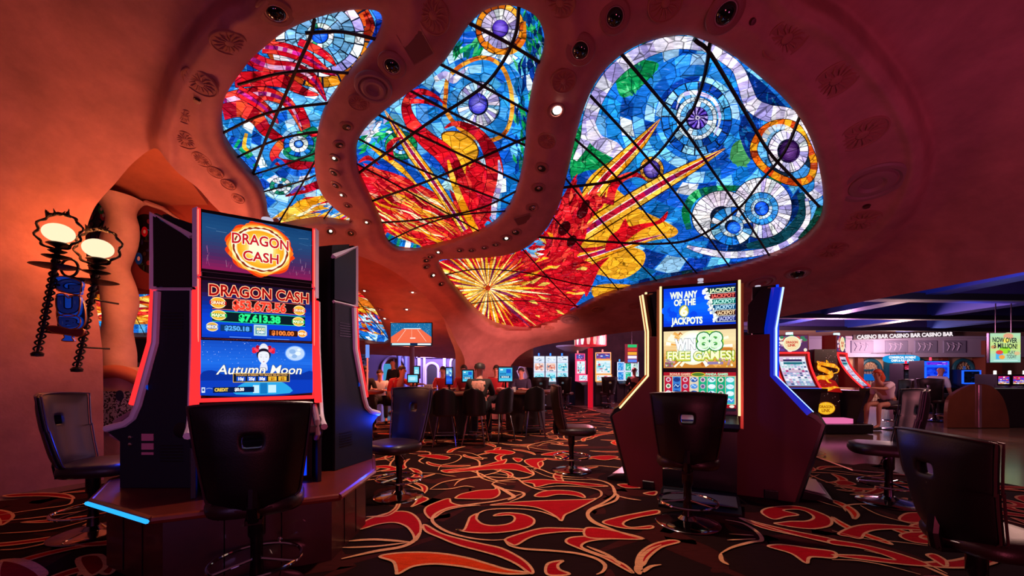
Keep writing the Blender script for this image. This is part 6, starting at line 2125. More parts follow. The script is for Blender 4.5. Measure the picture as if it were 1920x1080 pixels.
# bar behind the arch
bc = thing('back_bar', 'dark bar back with pale panels beyond the arch', 'bar', ((215 - 960) / FPX * 9.6, 9.6, 0))
m = MB(); m.box((0, .3, 1.05), (3.6, .5, 2.1)); m.build('cabinet', mat('bar_dark', '#1c1012', .5), bc, False)
for i, x in enumerate((-.55, -.25, .1, .45, .75)):
    m = MB(); m.box((x, .03, 1.25), (.24, .03, .55)); m.build('panel', mat('bar_panel', '#8a8088', .5), bc, False, bevel=.004)
m = MB(); m.lathe([(.09, 0), (.10, .1), (.07, .16), (0, .17)], (-.25, -.1, 1.26), 16); m.build('orange_lamp', glow('orange_lamp', '#ff8a2a', 1.3), bc)
m = MB(); m.ball((-.55, -.08, 1.52), .07, 8); m.build('blue_lamp', glow('blue_lamp', '#3a90ff', 1.5), bc)
m = MB(); m.ball((-.32, -.15, 2.65), .06, 10); m.build('globe_lamp', LAMPG, bc)
# ================================================================== gaming tables and what stands on them
FELT = mat('table_felt', '#5a0f14', .9)
RIM = mat('padded_rim', '#5c2218', .35, coat=.2)


def gaming_table(label, px, d, w, dep, rz=0.0, zt=.90):
    t = thing('gaming_table', label, 'gaming table', ((px - 960) / FPX * d, d, 0), rz, 'semicircular gaming tables')
    n = 28
    arc = [(-w / 2 * math.cos(PI * i / n), -dep * math.sin(PI * i / n)) for i in range(n + 1)]
    m = MB(); m.prism(arc, lambda a, b: (a, b, zt - .05), lambda a, b: (a, b, zt - .01)); m.build('tabletop', FELT, t, False)
    m = MB(); m.tube([(a, b, zt - .02) for a, b in arc], .05, 10); m.build('padded_rim', RIM, t)
    m = MB(); m.prism([(a * .72, b * .68) for a, b in arc], lambda a, b: (a, b, .06), lambda a, b: (a, b, zt - .05)); m.build('pedestal', mat('table_dark', '#1c0c0e', .5), t, False)
    m = MB(); m.box((0, .06, zt - .03), (w * .8, .14, .06)); m.build('chip_rack', mat('rack', '#2a1418', .4), t, False)
    return t


gaming_table('gaming table with a rounded rim behind the row of stools', 832, 8.35, 2.0, .95)
gaming_table('smaller gaming table beside the lone sideways chair', 985, 8.85, 1.2, .75)
gaming_table('gaming table cut off by the red-lit machines', 668, 8.6, 1.1, .8)
PAPER = paint_mat('printed_paper', .5)


def table_screen(label, px, py, d, wpx, hpx, kind, zbase=.90, name='table_display'):
    c = P(px, py, d)
    k = d / 750
    w_, h_ = wpx * k, hpx * k
    t = thing(name, label, 'screen', (c.x, d, zbase), 0, 'lit displays at the gaming tables')
    zc = c.z - zbase
    m = MB(); m.box((0, .03, zc), (w_ + .05, .05, h_ + .05)); m.build('housing', BLACK, t, False, bevel=.006)
    m = MB(); m.tube([(0, .03, 0), (0, .03, max(.02, zc - h_ / 2))], .018, 8); m.lathe([(.09, 0), (.09, .012), (.02, .02)], (0, .03, 0), 16); m.build('stand', STEEL, t)
    A = Art(plane_map((-w_ / 2, .003, zc + h_ / 2), (w_ / 20, 0, 0), (0, 0, -h_ / 20), (0, -1, 0), .0002))
    r = random.Random(int(px))
    if kind == 0:
        A.grad(0, 0, 20, 20, ['#4ac0e0', '#2a90d0', '#58d0e8'], 6)
        A.rect(11, 2, 18, 8, '#1a58c8'); A.rect(2, 2, 6, 4, '#e8f8ff'); A.rect(2, 12, 17, 15.5, '#0a3a68'); A.text('BONUS', 9.5, 13.8, 2.6, '#e0f8ff', 11, .03)
        for i in range(4):
            A.rect(2 + i * 2.3, 8.5, 3.6 + i * 2.3, 10, '#0a4a80')
    elif kind == 1:
        A.grad(0, 0, 20, 20, ['#58c8e8', '#90e0f4', '#58c0e0'], 6)
        for i in range(3):
            A.rect(4, 6 + i * 3.5, 15, 7.2 + i * 3.5, '#e8fcff')
    elif kind == 2:
        A.grad(0, 0, 20, 20, ['#2a60c8', '#a0e0f0', '#1a40c0', '#2a70e8', '#1030b0'], 10)
        for i in range(9):
            A.disc(r.uniform(3, 17), r.uniform(1, 12), r.uniform(1.5, 4), r.choice(['#b8f0f4', '#3a80e0', '#0a2a90']), r.uniform(.6, 1.6), 8)
    elif kind == 3:
        A.grad(0, 0, 20, 20, ['#f0f4d8', '#d8e8a0', '#e8d890'], 6); A.rect(3, 9, 9, 17, '#c8d8a8'); A.rect(11, 9, 17, 17, '#b8d0b0'); A.text('21', 10, 5, 5, '#8a7a20', 8, .04)
    A.build('screen', SCREEN_S, t)
    return t


table_screen('small bright blue display under the television pole', 774, 710, 8.3, 18, 13, 1)
table_screen('square teal display left of the person in the printed jacket', 877, 705, 8.2, 19, 20, 0)
table_screen('larger teal display right of the printed jacket', 948, 702, 8.0, 25, 25, 0)
table_screen('tall narrow blue display on the table', 842, 705, 8.8, 11, 30, 2)
table_screen('upright display just right of the television pole', 781, 698, 9.0, 9, 20, 1)
table_screen('pale green display by the red light strip', 668, 700, 8.9, 15, 18, 3)
pole = thing('limit_pole', 'slim white pole with a blue-white top between the machines and tables', 'pole', (P(689, 740, 8.3).x, 8.3, .88))
m = MB(); m.tube([(0, 0, 0), (0, 0, .71)], .017, 8); m.build('pole', mat('pole_white', '#d8a8a0', .4, emit='#ffb0a0', es=.15), pole)
m = MB(); m.tube([(0, 0, .71), (0, 0, .98)], .038, 10); m.build('lit_top', glow('pole_top', '#7aa0ff', .9), pole)
# paper cards, cups
for px, py, d, w_, h_, l in ((803, 722, 7.95, 16, 15, 'white folded card standing on the table rim'), (680, 735, 8.05, 11, 9, 'white card by the slim pole')):
    c = P(px, py, d)
    k = d / 750
    t = thing('tent_card', l, 'card', (c.x, d, .89), 0, 'printed cards on the gaming tables')
    A = Art(plane_map((-w_ * k / 2, -.03, h_ * k), (w_ * k / 20, 0, 0), (0, .04 / 20, -h_ * k / 20), (0, -1, 0), .0002))
    A.rect(0, 0, 20, 20, '#e8d0c8')
    for i in range(8):
        A.disc(5 + (i % 3) * 5, 5 + (i // 3) * 5, 1.4, ['#805050', '#506050', '#a07860'][i % 3], n=8)
    A.build('front_face', PAPER, t)
    m = MB(); m.box((0, .012, h_ * k / 2), (w_ * k, .03, h_ * k)); m.build('card_body', mat('card_white', '#d8c4bc', .6), t, False)
c = P(964, 737, 7.95)
t = thing('drink_cup', 'white cup on the table right of the larger teal display', 'cup', (c.x, 7.95, .90))
m = MB(); m.lathe([(.032, 0), (.04, .1), (.037, .1), (.03, .01), (0, .01)], n=20); m.build('cup', mat('cup_white', '#d8d0d0', .4), t)

# television on its pole
tv = thing('television', 'television on a purple pole showing an orange court', 'television', (P(771, 700, 9.6).x, 9.6, 0))
k = 9.6 / 750
zc = P(771, 627, 9.6).z
m = MB(); m.box((0, .03, zc), (79 * k, .06, 45 * k)); m.build('housing', BLACK, tv, False, bevel=.008)
A = Art(plane_map((-38 * k, -.002, zc + 21 * k), (k, 0, 0), (0, 0, -k), (0, -1, 0), .0002))
A.rect(0, 0, 76, 42, '#1a6aa0')
r = random.Random(2)
for i in range(500):
    x, y = r.uniform(0, 75), r.uniform(0, 22)
    A._add([(x, y), (x + 1, y), (x + 1, y + 1), (x, y + 1)], [(0, 1, 2, 3)], lin(r.choice(['#a0d8f0', '#2a78b0', '#e0f4fc', '#0a3a68', '#4aa0d0'])))
A.up().poly([(22, 11), (56, 11), (76, 26), (76, 38), (0, 38), (0, 26)], '#f06a48')
A.poly([(28, 14), (50, 14), (62, 30), (16, 30)], '#f07850')
A.stroke([(28, 12), (12, 34)], .7, '#ffd8c8', False); A.stroke([(50, 12), (66, 34)], .7, '#ffd8c8', False); A.stroke([(39, 12), (39, 30)], .5, '#ffc8b0', False)
A.rect(24, 9.5, 56, 11, '#d8f0f8'); A.rect(0, 37, 76, 42, '#10284a'); A.rect(2, 37.5, 36, 41, '#c8f0f8'); A.rect(50, 38, 75, 41, '#f0fcff'); A.rect(36, 27, 46, 29, '#ffe8e0')
A.build('screen', SCREEN_S, tv)
m = MB(); m.tube([(0, .08, 0), (0, .08, zc)], .06, 12); m.lathe([(.3, 0), (.3, .02), (.08, .04)], (0, .08, 0), 24); m.build('pole', mat('pole_purple', '#4a2a58', .5), tv)

# ================================================================== people
SKIN = mat('skin', '#b87a68', .6)
FING = [(-.03, .085), (-.01, .1), (.01, .095), (.03, .075)]


def skinned(name, joints, edges, m, parent, root=0, sub=1):
    me = bpy.data.meshes.new(name)
    me.from_pydata([tuple(j[0]) for j in joints], edges, [])
    o = bpy.data.objects.new(name, me)
    C.objects.link(o)
    md = o.modifiers.new('skin', 'SKIN')
    md.use_smooth_shade = True
    for i, j in enumerate(joints):
        r = j[1]
        me.skin_vertices[0].data[i].radius = (r, r) if not isinstance(r, tuple) else r
        me.skin_vertices[0].data[i].use_root = (i == root)
    s_ = o.modifiers.new('sub', 'SUBSURF'); s_.levels = s_.render_levels = sub
    dg = bpy.context.evaluated_depsgraph_get()
    me2 = bpy.data.meshes.new_from_object(o.evaluated_get(dg))
    me2.polygons.foreach_set('use_smooth', [True] * len(me2.polygons))
    me2.name = name
    bpy.data.objects.remove(o)
    return link_mesh(name, me2, m, parent)


def hand(J, E, w, wrist, d):
    """palm, four unequal bent fingers and a thumb from the side of the palm"""
    d = d.normalized()
    side = d.cross(Vector((0, 0, 1)))
    if side.length < .1:
        side = Vector((1, 0, 0))
    side.normalize()
    J.append((wrist + d * .05, .026)); E.append((w, len(J) - 1)); p = len(J) - 1
    for o_, l in FING:
        J.append((wrist + d * .09 + side * o_, .0095)); E.append((p, len(J) - 1))
        J.append((wrist + d * (.09 + l * .5) + side * o_ * 1.1 + Vector((0, 0, -.008)), .009)); E.append((len(J) - 2, len(J) - 1))
        J.append((wrist + d * (.09 + l * .85) + side * o_ * 1.1 + Vector((0, 0, -.026)), .007)); E.append((len(J) - 2, len(J) - 1))
    J.append((wrist + d * .05 + side * .045, .011)); E.append((p, len(J) - 1))
    J.append((wrist + d * .085 + side * .055 + Vector((0, 0, -.012)), .009)); E.append((len(J) - 2, len(J) - 1))


def person(label, loc, face, shirt, trousers, hair, seat=.58, lean=.12, arms='table', stand=False, bare=False, cap=None, longhair=False, jacket=None):
    """figure facing local -y; seat = seat height (hips), stand = upright"""
    t = thing('person', label, 'person', loc, math.radians(face) + PI / 2)
    hz = .92 if stand else seat + .10
    V = Vector
    hip = V((0, 0, hz)); ch = V((0, -lean * .6, hz + .34)); nk = V((0, -lean, hz + .47)); hd0 = V((0, -lean - .02, hz + .54)); hd = V((0, -lean - .03, hz + .64)); tp = V((0, -lean - .02, hz + .72))
    J = [(hip, (.15, .11)), (V((0, -lean * .25, hz + .16)), (.13, .10)), (ch, (.155, .105)), (nk, .055), (hd0, .05), (hd, (.075, .092)), (tp, (.06, .075))]
    E = [(0, 1), (1, 2), (2, 3), (3, 4), (4, 5), (5, 6)]
    arm_chain, leg_chain = [], []
    for s in (-1, 1):
        sh = ch + V((s * .18, .0, .08))
        if arms == 'table':
            el = sh + V((s * .06, -.12, -.24)); wr = el + V((-s * .10, -.22, .04))
        elif arms == 'out' and s > 0:
            el = sh + V((s * .05, -.22, -.10)); wr = el + V((-s * .02, -.24, .02))
        else:
            el = sh + V((s * .07, .02, -.27)); wr = el + V((-s * .02, -.14, -.20))
        n = len(J)
        J += [(sh, .058), (el, .043), (wr, .028)]
        E += [(2, n), (n, n + 1), (n + 1, n + 2)]
        arm_chain.append((sh, el, wr))
        hand(J, E, n + 2, wr, wr - el)
    for s in (-1, 1):
        if stand:
            hj = hip + V((s * .09, 0, -.06)); kn = V((s * .10, -.01, .50)); an = V((s * .11, .02, .09)); toe = V((s * .12, -.14, .03))
        else:
            hj = hip + V((s * .10, -.03, -.03)); kn = V((s * .13, -.44, seat + .06)); an = V((s * .14, -.46, max(.1, seat - .48))); toe = an + V((0, -.15, -.06))
        n = len(J)
        J += [(hj, .085), (kn, .058), (an, .036), (toe, .034)]
        E += [(0, n), (n, n + 1), (n + 1, n + 2), (n + 2, n + 3)]
        leg_chain.append((hj, kn, an, toe))
    skinned('body', J, E, SKIN, t)
    # face
    fm_ = MB(); fm_.tube([hd + V((0, -.085, .02)), hd + V((0, -.115, -.015)), hd + V((0, -.095, -.03))], [.008, .014, .006], 8); fm_.build('nose', SKIN, t)
    for s in (-1, 1):
        e = MB(); e.ball(hd + V((s * .032, -.083, .02)), .011, 8); e.build('eye', mat('eye_dark', '#1a1010', .3), t)
        e = MB(); e.ball(hd + V((s * .078, .0, .0)), .024, 8, (.4, .7, 1.2)); e.build('ear', SKIN, t)
    mo = MB(); mo.tube([hd + V((-.022, -.082, -.048)), hd + V((0, -.09, -.05)), hd + V((.022, -.082, -.048))], [.003, .006, .003], 6); mo.build('mouth', mat('lips', '#8a3a38', .5), t)
    # clothing follows the same skeleton, a little fuller
    sj = [(hip + V((0, 0, -.02)), (.165, .125)), (J[1][0], (.147, .115)), (ch, (.17, .118)), (ch + V((0, -.03, .11)), (.10, .085))]
    se = [(0, 1), (1, 2), (2, 3)]
    for sh, el, wr in arm_chain:
        n = len(sj)
        sj += [(sh, .072), (sh.lerp(el, .95), .057)]
        se += [(2, n), (n, n + 1)]
        if jacket:
            sj.append((wr, .042)); se.append((n + 1, n + 2))
    so = skinned('jacket' if jacket else 'shirt', sj, se, mat('cloth_' + shirt.strip('#'), shirt, .85), t)
    pj = [(hip + V((0, 0, -.01)), (.16, .12))]
    pe = []
    for hj, kn, an, toe in leg_chain:
        n = len(pj)
        pj += [(hj, .098), (kn, .071)] if not bare else [(hj, .098), (hj.lerp(kn, .5), .085)]
        pe += [(0, n), (n, n + 1)]
        if not bare:
            pj.append((an, .055)); pe.append((n + 1, n + 2))
    skinned('trousers' if not bare else 'shorts', pj, pe, mat('cloth_' + trousers.strip('#'), trousers, .85), t)
    for hj, kn, an, toe in leg_chain:
        sh_ = MB(); sh_.tube([an + V((0, .05, -.065)), an + V((0, -.06, -.06)), toe + V((0, -.03, -.01))], [.036, .045, .03], 10); sh_.build('shoe', mat('shoe_dark', '#241a1c', .5), t)
    if hair:
        h = MB()
        r0 = .098
        n = 14
        prof = [(max(1e-6, r0 * math.sin(a)), r0 * 1.08 * math.cos(a)) for a in np.linspace(0, PI * (.52 if not longhair else .62), 9)]
        k0 = len(h.v); h.lathe(prof, (0, 0, 0), 24)
        h.v = [V((v.x * .9, v.y * 1.06 + .016 + (.03 if v.y < -.02 and v.z < .03 else 0), v.z)) + hd + V((0, .0, .022)) for v in h.v]
        h.build('hair', mat('hair_' + hair.strip('#'), hair, .6), t)
        if longhair:
            l = MB(); l.tube([hd + V((0, .06, .02)), hd + V((0, .10, -.08)), hd + V((0, .10, -.22))], [.075, .085, .04], 12); l.build('hair', mat('hair_' + hair.strip('#'), hair, .6), t)
    if cap:
        c_ = MB(); c_.lathe([(.10, -.01), (.103, .03), (.085, .075), (.04, .098), (0, .1)], hd + V((0, 0, .025)), 24); c_.grid(lambda u, v: hd + V(((u - .5) * .15, -.09 - v * .075 * (1 - (2 * u - 1) ** 2 * .5), .03 - v * .012)), 8, 4, lambda u, v: hd + V(((u - .5) * .15, -.09 - v * .075 * (1 - (2 * u - 1) ** 2 * .5), .022 - v * .012))); c_.build('cap', mat('cap_' + cap.strip('#'), cap, .7), t)
    return t, ch, so


at = lambda px, d: ((px - 960) / FPX * d, d, 0)
t, ch, so = person('person in a cap and a dark jacket with pale markings on the back', at(897, 7.14), 86, '#1a1412', '#15151c', '#1a1210', .60, .14, 'table', cap='#2a1412', jacket=True)
A = Art(lambda x, y, L: ch + Vector((x * .02, .135 - .0002 * L, -y * .02)))
for l in ([(-5, -2), (-1, -3)], [(-3, -2.5), (-3.4, 2)], [(0, -2), (1.5, -3), (1, 0), (0, 2)], [(1, -.5), (3, -1)], [(3, -3), (2.6, 1.5)], [(4.5, -2), (5, 0), (3.6, .4)]):
    A.stroke(l, [.3, .7, .3], '#d8b098')
A.build('back_print', PAPER, t)
person('person in a red shirt behind the square teal display', at(872, 9.3), 262, '#a01420', '#1a1a22', '#1c1210', .60, .1)
person('person in a bright red shirt leaning over the table, left of the television pole', at(735, 9.2), 330, '#b01824', '#1a1a22', '#2a1a14', .58, .3, 'out')
person('bald man in a dark jacket standing behind the bright red shirt', at(741, 12.5), 250, '#141620', '#15151c', None, .58, .1, 'down', True, jacket=True)
person('person in a dark top sitting beside the pale green display', at(682, 9.4), 300, '#241a1e', '#1a1a22', '#140c0c', .58, .12)
person('person in a white shirt sitting low left of the bright red shirt', at(712, 10.6), 290, '#c8c0c4', '#1a1a22', '#3a201a', .50, .12)
person('person in a red shirt behind the larger teal display', at(932, 9.6), 265, '#a01420', '#1a1a22', '#1c1210', .60, .1)
person('person in a navy top sitting at the smaller table', at(980, 10.4), 250, '#2a2440', '#1a1a22', '#1c1210', .55, .1)
person('person partly hidden by the tall narrow blue display, in a red shirt', at(832, 10.2), 270, '#a01420', '#1a1a22', '#1c1210', .58, .1)
person('red-haired woman with bare legs sitting in a dark chair by the red dragon machines', at(1668, 9.1), 188, '#d8c0d4', '#3a3040', '#c04424', .50, .30, 'out', bare=True, longhair=True)
person('man in a white shirt sitting before a blue-lit screen', at(1750, 10.6), 14, '#d4ccd4', '#20202a', None, .60, .25, 'out')
person('person in dark clothes sitting under the striped sign', at(1190, 13.2), 80, '#1c1014', '#15151c', '#601818', .58, .1)
slot_chair('dark chair under the red-haired woman', *at(1680, 9.05)[:2], 158)
slot_chair('dark chair under the man in the white shirt', *at(1752, 10.6)[:2], 14)
slot_chair('chair in front of the red-pillar machine, left of the pillar', *at(1060, 14.2)[:2], 60)
slot_chair('chair in front of the machine right of the red pillar', *at(1140, 14.4)[:2], 95)
slot_chair('chair before the left one of the three white-framed machines', *at(1012, 13.4)[:2], 95)

# ================================================================== machines farther back
DARKC = mat('far_cabinet', '#100a12', .4)


def far_machine(name, label, px, ptop, d, wpx, rows, frame, rz=0.0, cat='slot machine', group=None, candle='#4aa0ff', curve=.0):
    """slot machine seen small: rows = list of (height share, palette) lit screens from the top"""
    k = d / 750
    w_ = wpx * k
    H = CAMH + (HY - ptop) * k
    t = thing(name, label, cat, at(px, d), rz, group)
    m = MB(); m.box((0, .28, H / 2), (w_, .5, H)); m.build('cabinet', DARKC, t, False, bevel=.01)
    z = H - .02
    zb = .95
    tot = sum(r_[0] for r_ in rows)
    rr = random.Random(int(px * 7))
    for i, (sh, pal, word) in enumerate(rows):
        h = (H - zb) * sh / tot
        y0 = .02 - curve * (i / max(1, len(rows) - 1)) ** 2
        fr = MB()
        frame_box(fr, -w_ / 2, z - h + .01, w_ / 2, z, .03, y0 - .03, .03)
        fr.build('light_frame', frame, t, False)
        A = Art(plane_map((-w_ / 2 + .03, y0 - .012, z - .03), ((w_ - .06) / 20, 0, 0), (0, 0, -(h - .05) / 20), (0, -1, 0), .0003))
        A.grad(0, 0, 20, 20, pal[:3], 5)
        for q in range(26):
            A.disc(rr.uniform(2, 18), rr.uniform(2, 18), rr.uniform(.8, 2.6), rr.choice(pal), rr.uniform(.6, 2), 8)
        if word:
            A.text(word, 10, 10, 5, '#ffffff', 15, .05, '#303040', .05)
        A.build('screen', SCREEN_S, t)
        b = MB(); b.box((0, .12, z - h / 2), (w_ - .04, .2 - (y0 - .02) * 1, h - .02)); b.build('screen_housing', DARKC, t, False)
        z -= h
    m = MB(); m.prism([(.05, .80), (.05, .95), (-.12 - curve, .90), (-.3 - curve, .82), (-.3 - curve, .78)], lambda y, z_: (-w_ / 2, y, z_), lambda y, z_: (w_ / 2, y, z_)); m.build('button_deck', DARKC, t, False)
    m = MB(); m.lathe([(.03, 0), (.03, .1), (0, .11)], (0, .2, H), 12); m.build('candle_light', glow('candle_' + candle.strip('#'), candle, 1.6), t)
    return t


WHT = glow('frame_white', '#d8e0ff', 1.2)
PINKF = glow('frame_pink', '#ff4a7a', 1.3)
ORF = glow('frame_orange', '#ffa860', 1.3)
BLF = glow('frame_blue', '#1a58ff', 1.6)
REDF_ = glow('frame_red', '#ff3020', 1.5)
CY = ['#b8f0f8', '#58c8e0', '#d8f8ff', '#2a90b8', '#e8e0d0', '#0a4a68']
CR = ['#f0d0c0', '#e0907a', '#f8f0f0', '#b84a40', '#3a6a90']
WH = ['#f4f8ff', '#c8d8f0', '#e8f0ff', '#5a6a80', '#9ab0c8']
for i, px in enumerate((1011, 1033, 1055)):
    far_machine('slot_machine', ['white-framed machine leftmost in the bank of three right of the column', 'white-framed machine in the middle of the bank of three', 'white-framed machine rightmost in the bank of three, nearest the red pillar'][i], px, 667, 15.0, 20, [(.24, WH, None), (.38, CR if i < 2 else CY, None), (.38, CY, None)], WHT, 0, group='white-framed machines in a bank of three', candle='#3a80ff')
PK = ['#e8f4f8', '#a0d8e8', '#f8e8e8', '#c84a68', '#20a8b8', '#ffffff']
HD = ['#5a3a8a', '#3a58b8', '#8a2a58', '#e8e8ff', '#b83a6a']
far_machine('slot_machine', 'curved machine left of the red pillar, pink light edges', 1088, 662, 15.6, 20, [(.25, HD, None), (.5, PK, None), (.25, PK, None)], PINKF, .35, candle='#ff8080', curve=.22)
far_machine('slot_machine', 'curved machine right of the red pillar, orange and pink light edges', 1131, 660, 15.2, 29, [(.25, HD, None), (.5, PK, None), (.25, PK, None)], ORF, -.1, candle='#ff8080', curve=.22)
for i, (px, pal) in enumerate(((1164, ['#2a70d8', '#4ab0f0', '#1a40b0', '#a0d8f8']), (1178, ['#1a9a78', '#40d8b0', '#0a6a68', '#b8f8e0']), (1191, ['#88a8a8', '#c8e0d8', '#4a7878', '#f0f8f0']))):
    far_machine('slot_machine', ['blue-screened machine of the far bank by the striped sign', 'green-screened machine of the far bank by the striped sign', 'grey-screened machine under the striped sign'][i], px, 678, 17.0, 13, [(.5, pal, None), (.5, pal, None)], WHT, 0, candle='#40a0ff')
# red pillar with a round lit sign
rp = thing('red_pillar', 'slim red glowing pillar carrying a round red and white sign', 'pillar', at(1107, 14.6))
m = MB(); m.tube([(0, 0, 0), (0, 0, CAMH + 45 / 750 * 14.6)], .095, 16); m.build('pillar', glow('pillar_red', '#d8142c', .95), rp)
zt_ = CAMH + (HY - 649) / 750 * 14.6
m = MB(); m.lathe([(.55, zt_), (.57, zt_ + .02), (.57, zt_ + .42), (.55, zt_ + .44), (0, zt_ + .44)], n=36); m.build('sign_drum', mat('drum_red', '#a01420', .5, emit='#e02030', es=.5), rp)
A = Art(lambda x, y, L: Vector(((.572 + .0003 * L) * math.sin(x), -(.572 + .0003 * L) * math.cos(x), zt_ + y)))
rz_ = random.Random(4)
for i in range(16):
    a = i * 2 * PI / 16
    A.up()
    A._add([(a, .04), (a + .14, .03), (a + .2, .2), (a + .16, .41), (a + .02, .40), (a - .03, .2)], [(0, 1, 2, 3, 4, 5)], lin(rz_.choice(['#ffe8e0', '#f8b8b0', '#ffffff', '#e86a70'])))
A.build('sign_face', SCREEN_S, rp)
# striped sign
ss = thing('jackpot_sign', 'hanging sign with green, red, yellow, white and blue bars', 'sign', P(1185, 663, 16.5))
k = 16.5 / 750
m = MB(); m.box((-.02, .05, 0), (24 * k, .08, 36 * k)); m.build('housing', mat('sign_housing', '#6a2a38', .5), ss, False, bevel=.01)
A = Art(plane_map((-8 * k, -.001, 18 * k), (k, 0, 0), (0, 0, -k), (0, -1, 0), .0003))
for i, c_ in enumerate(('#2ac070', '#d83a38', '#f0a838', '#e8d8f8', '#5a80e8')):
    A.rect(0, 1 + i * 7, 17, 6.4 + i * 7, c_); A.rect(1.5, 2.6 + i * 7, 15.5, 4.6 + i * 7, '#ffffff' if i == 3 else c_)
A.build('sign_face', SCREEN_S, ss)
m = MB(); m.tube([(0, .05, 18 * k), (0, .05, 1.7)], .012, 6); m.build('hanging_rod', STEEL, ss)

# red dragon pod: two curved machines and the panel between them
def curved_machine(label, px, d, w_, rz, H=2.22):
    t = thing('slot_machine', label, 'slot machine', at(px, d), rz, 'red curved machines of the dragon pod')
    f = lambda z: .0 if z > 1.75 else -.50 * ((1.75 - z) / .85) ** 1.7
    zs = [1.78 - .86 * i / 12 for i in range(13)]
    m = MB(); m.box((0, .16, 2.0), (w_, .3, .44)); m.build('topper', mat('pod_red', '#8a1018', .35), t, False, bevel=.01)
    A = Art(plane_map((-w_ / 2 + .03, .002, 2.20), ((w_ - .06) / 40, 0, 0), (0, 0, -.40 / 30), (0, -1, 0), .0003))
    A.rect(0, 0, 40, 30, '#58305a')
    r = random.Random(int(px))
    for i in range(60):
        A.disc(r.uniform(2, 38), r.uniform(2, 28), r.uniform(1, 4), r.choice(['#d8a0a8', '#f0e0d0', '#8a3a5a', '#e8c8d8', '#3a7a58', '#5a3a90', '#c84a40']), r.uniform(1, 4), 8)
    A.disc(20, 15, 11, '#e8f0d0', 14); A.disc(20, 15, 9.5, '#f0d8a8', 12.5); A.text('DRAGON', 20, 12.5, 4, '#c83a30', 14, .05); A.text('LINK', 20, 18, 4.5, '#c83a30', 9, .05)
    A.build('topper_display', SCREEN_S, t)
    m = MB()
    m.prism([(f(z), z) for z in zs] + [(.3, zs[-1]), (.3, 1.78)], lambda y, z: (-w_ / 2, y, z), lambda y, z: (w_ / 2, y, z)); m.build('cabinet', mat('pod_red', '#8a1018', .35), t, False)
    A = Art(lambda x, y, L: Vector(((x - 20) / 40 * (w_ - .2), f(1.68 - y / 60 * .72) - .006 - .0003 * L, 1.68 - y / 60 * .72)))
    for i in range(30):
        A._add([(0, i * 2), (40, i * 2), (40, i * 2 + 2), (0, i * 2 + 2)], [(0, 1, 2, 3)], lin(['#d8c0d8', '#b8d0e0', '#e8e0f0', '#c0b0d8', '#d8d8e8', '#8a98c0'][i // 5]))
    A.up()
    for i in range(8):
        for j in range(13):
            x, y = 2 + i * 4.7, 3 + j * 4.3
            A._add([(x, y), (x + 3.6, y), (x + 3.6, y + 3), (x, y + 3)], [(0, 1, 2, 3)], lin(r.choice(['#f4f0f8', '#8aa8c8', '#c890b0', '#e8e8f0', '#4a5a80', '#a8d0d0', '#d0b0d8'])))
    for y, c_ in ((8, '#3a2a5a'), (14, '#1a6a78'), (30, '#b04a80')):
        A.rect(6, y - 2.2, 34, y + 2.2, c_); A.rect(10, y - 1, 30, y + 1, '#d8e8f0')
    A.build('curved_screen', SCREEN_S, t)
    for s in (-1, 1):
        m = MB(); m.tube([(s * (w_ / 2 - .02), f(z) - .015, z) for z in zs], .022, 8); m.build('led_strip', NEON_RED, t)
    m = MB(); m.tube([(-w_ / 2 + .02, -.015, 1.77), (w_ / 2 - .02, -.015, 1.77)], .022, 8); m.build('led_strip', NEON_RED, t)
    m = MB(); m.box((0, -.58, .88), (w_, .3, .07)); dk = m.build('button_deck', BLACK, t, False, bevel=.01)
    m = MB(); m.box((0, -.62, .92), (w_ * .7, .18, .012)); m.build('lit_buttons', glow('deck_blue', '#4a70ff', 1.0), dk, False)
    m = MB(); m.prism([(-.35, 0), (-.55, .84), (.3, .84), (.3, 0)], lambda y, z: (-w_ / 2 + .04, y, z), lambda y, z: (w_ / 2 - .04, y, z)); m.build('lower_cabinet', DARKC, t, False)
    m = MB(); m.box((0, .1, H + .03), (.12, .1, .07)); m.build('candle_light', glow('candle_top', '#a8f0ff', 2.5), t)


curved_machine('red curved machine with a full front view, left of the golden dragon panel', 1484, 9.9, .80, -.15)
curved_machine('red curved machine seen at an angle, right of the golden dragon panel', 1578, 10.1, .70, .62)
pw = thing('dragon_panel', 'red panel with a golden dragon between the two red curved machines', 'panel', at(1533, 9.75), -.1)
pm = mat('panel_dark', '#2a0a0e', .4, var=.5, vscale=6)
m = MB(); m.prism([(-.10, .0), (.52, .0), (.42, 1.85), (-.08, 1.85)], lambda x, z: (x, -.02, z), lambda x, z: (x, .3, z)); m.build('board', pm, pw, False)
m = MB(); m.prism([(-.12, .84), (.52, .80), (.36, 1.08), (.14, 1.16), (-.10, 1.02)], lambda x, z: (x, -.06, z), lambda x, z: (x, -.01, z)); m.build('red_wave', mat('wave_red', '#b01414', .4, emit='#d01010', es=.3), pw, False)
A = Art(plane_map((.17, -.08, 1.24), (.0115, 0, 0), (0, 0, -.013), (0, -1, 0), .0003))
dg_ = [([(-20, 22), (-10, 28), (4, 27), (14, 24), (24, 25)], [3, 7, 6, 4, .5]), ([(-18, 24), (-24, 14), (-16, 6), (-2, 6), (8, 2), (6, -6)], [5, 7, 7, 8, 7, 5]), ([(6, -2), (-6, -8), (-16, -12), (-14, -20), (-2, -18), (12, -16), (20, -12)], [6, 8, 7, 6, 6, 7, 3]), ([(16, -14), (22, -10), (20, -4), (12, -2)], [2, 3, 2, 1]), ([(-4, 6), (2, 14), (8, 16)], [4, 3, .5]), ([(-14, -16), (-20, -24), (-12, -22)], [3, 2, .5]), ([(0, -18), (-2, -26), (4, -20)], [3, 1.5, .5]), ([(-18, 20), (-28, 24), (-22, 28)], [3, 2, .4])]
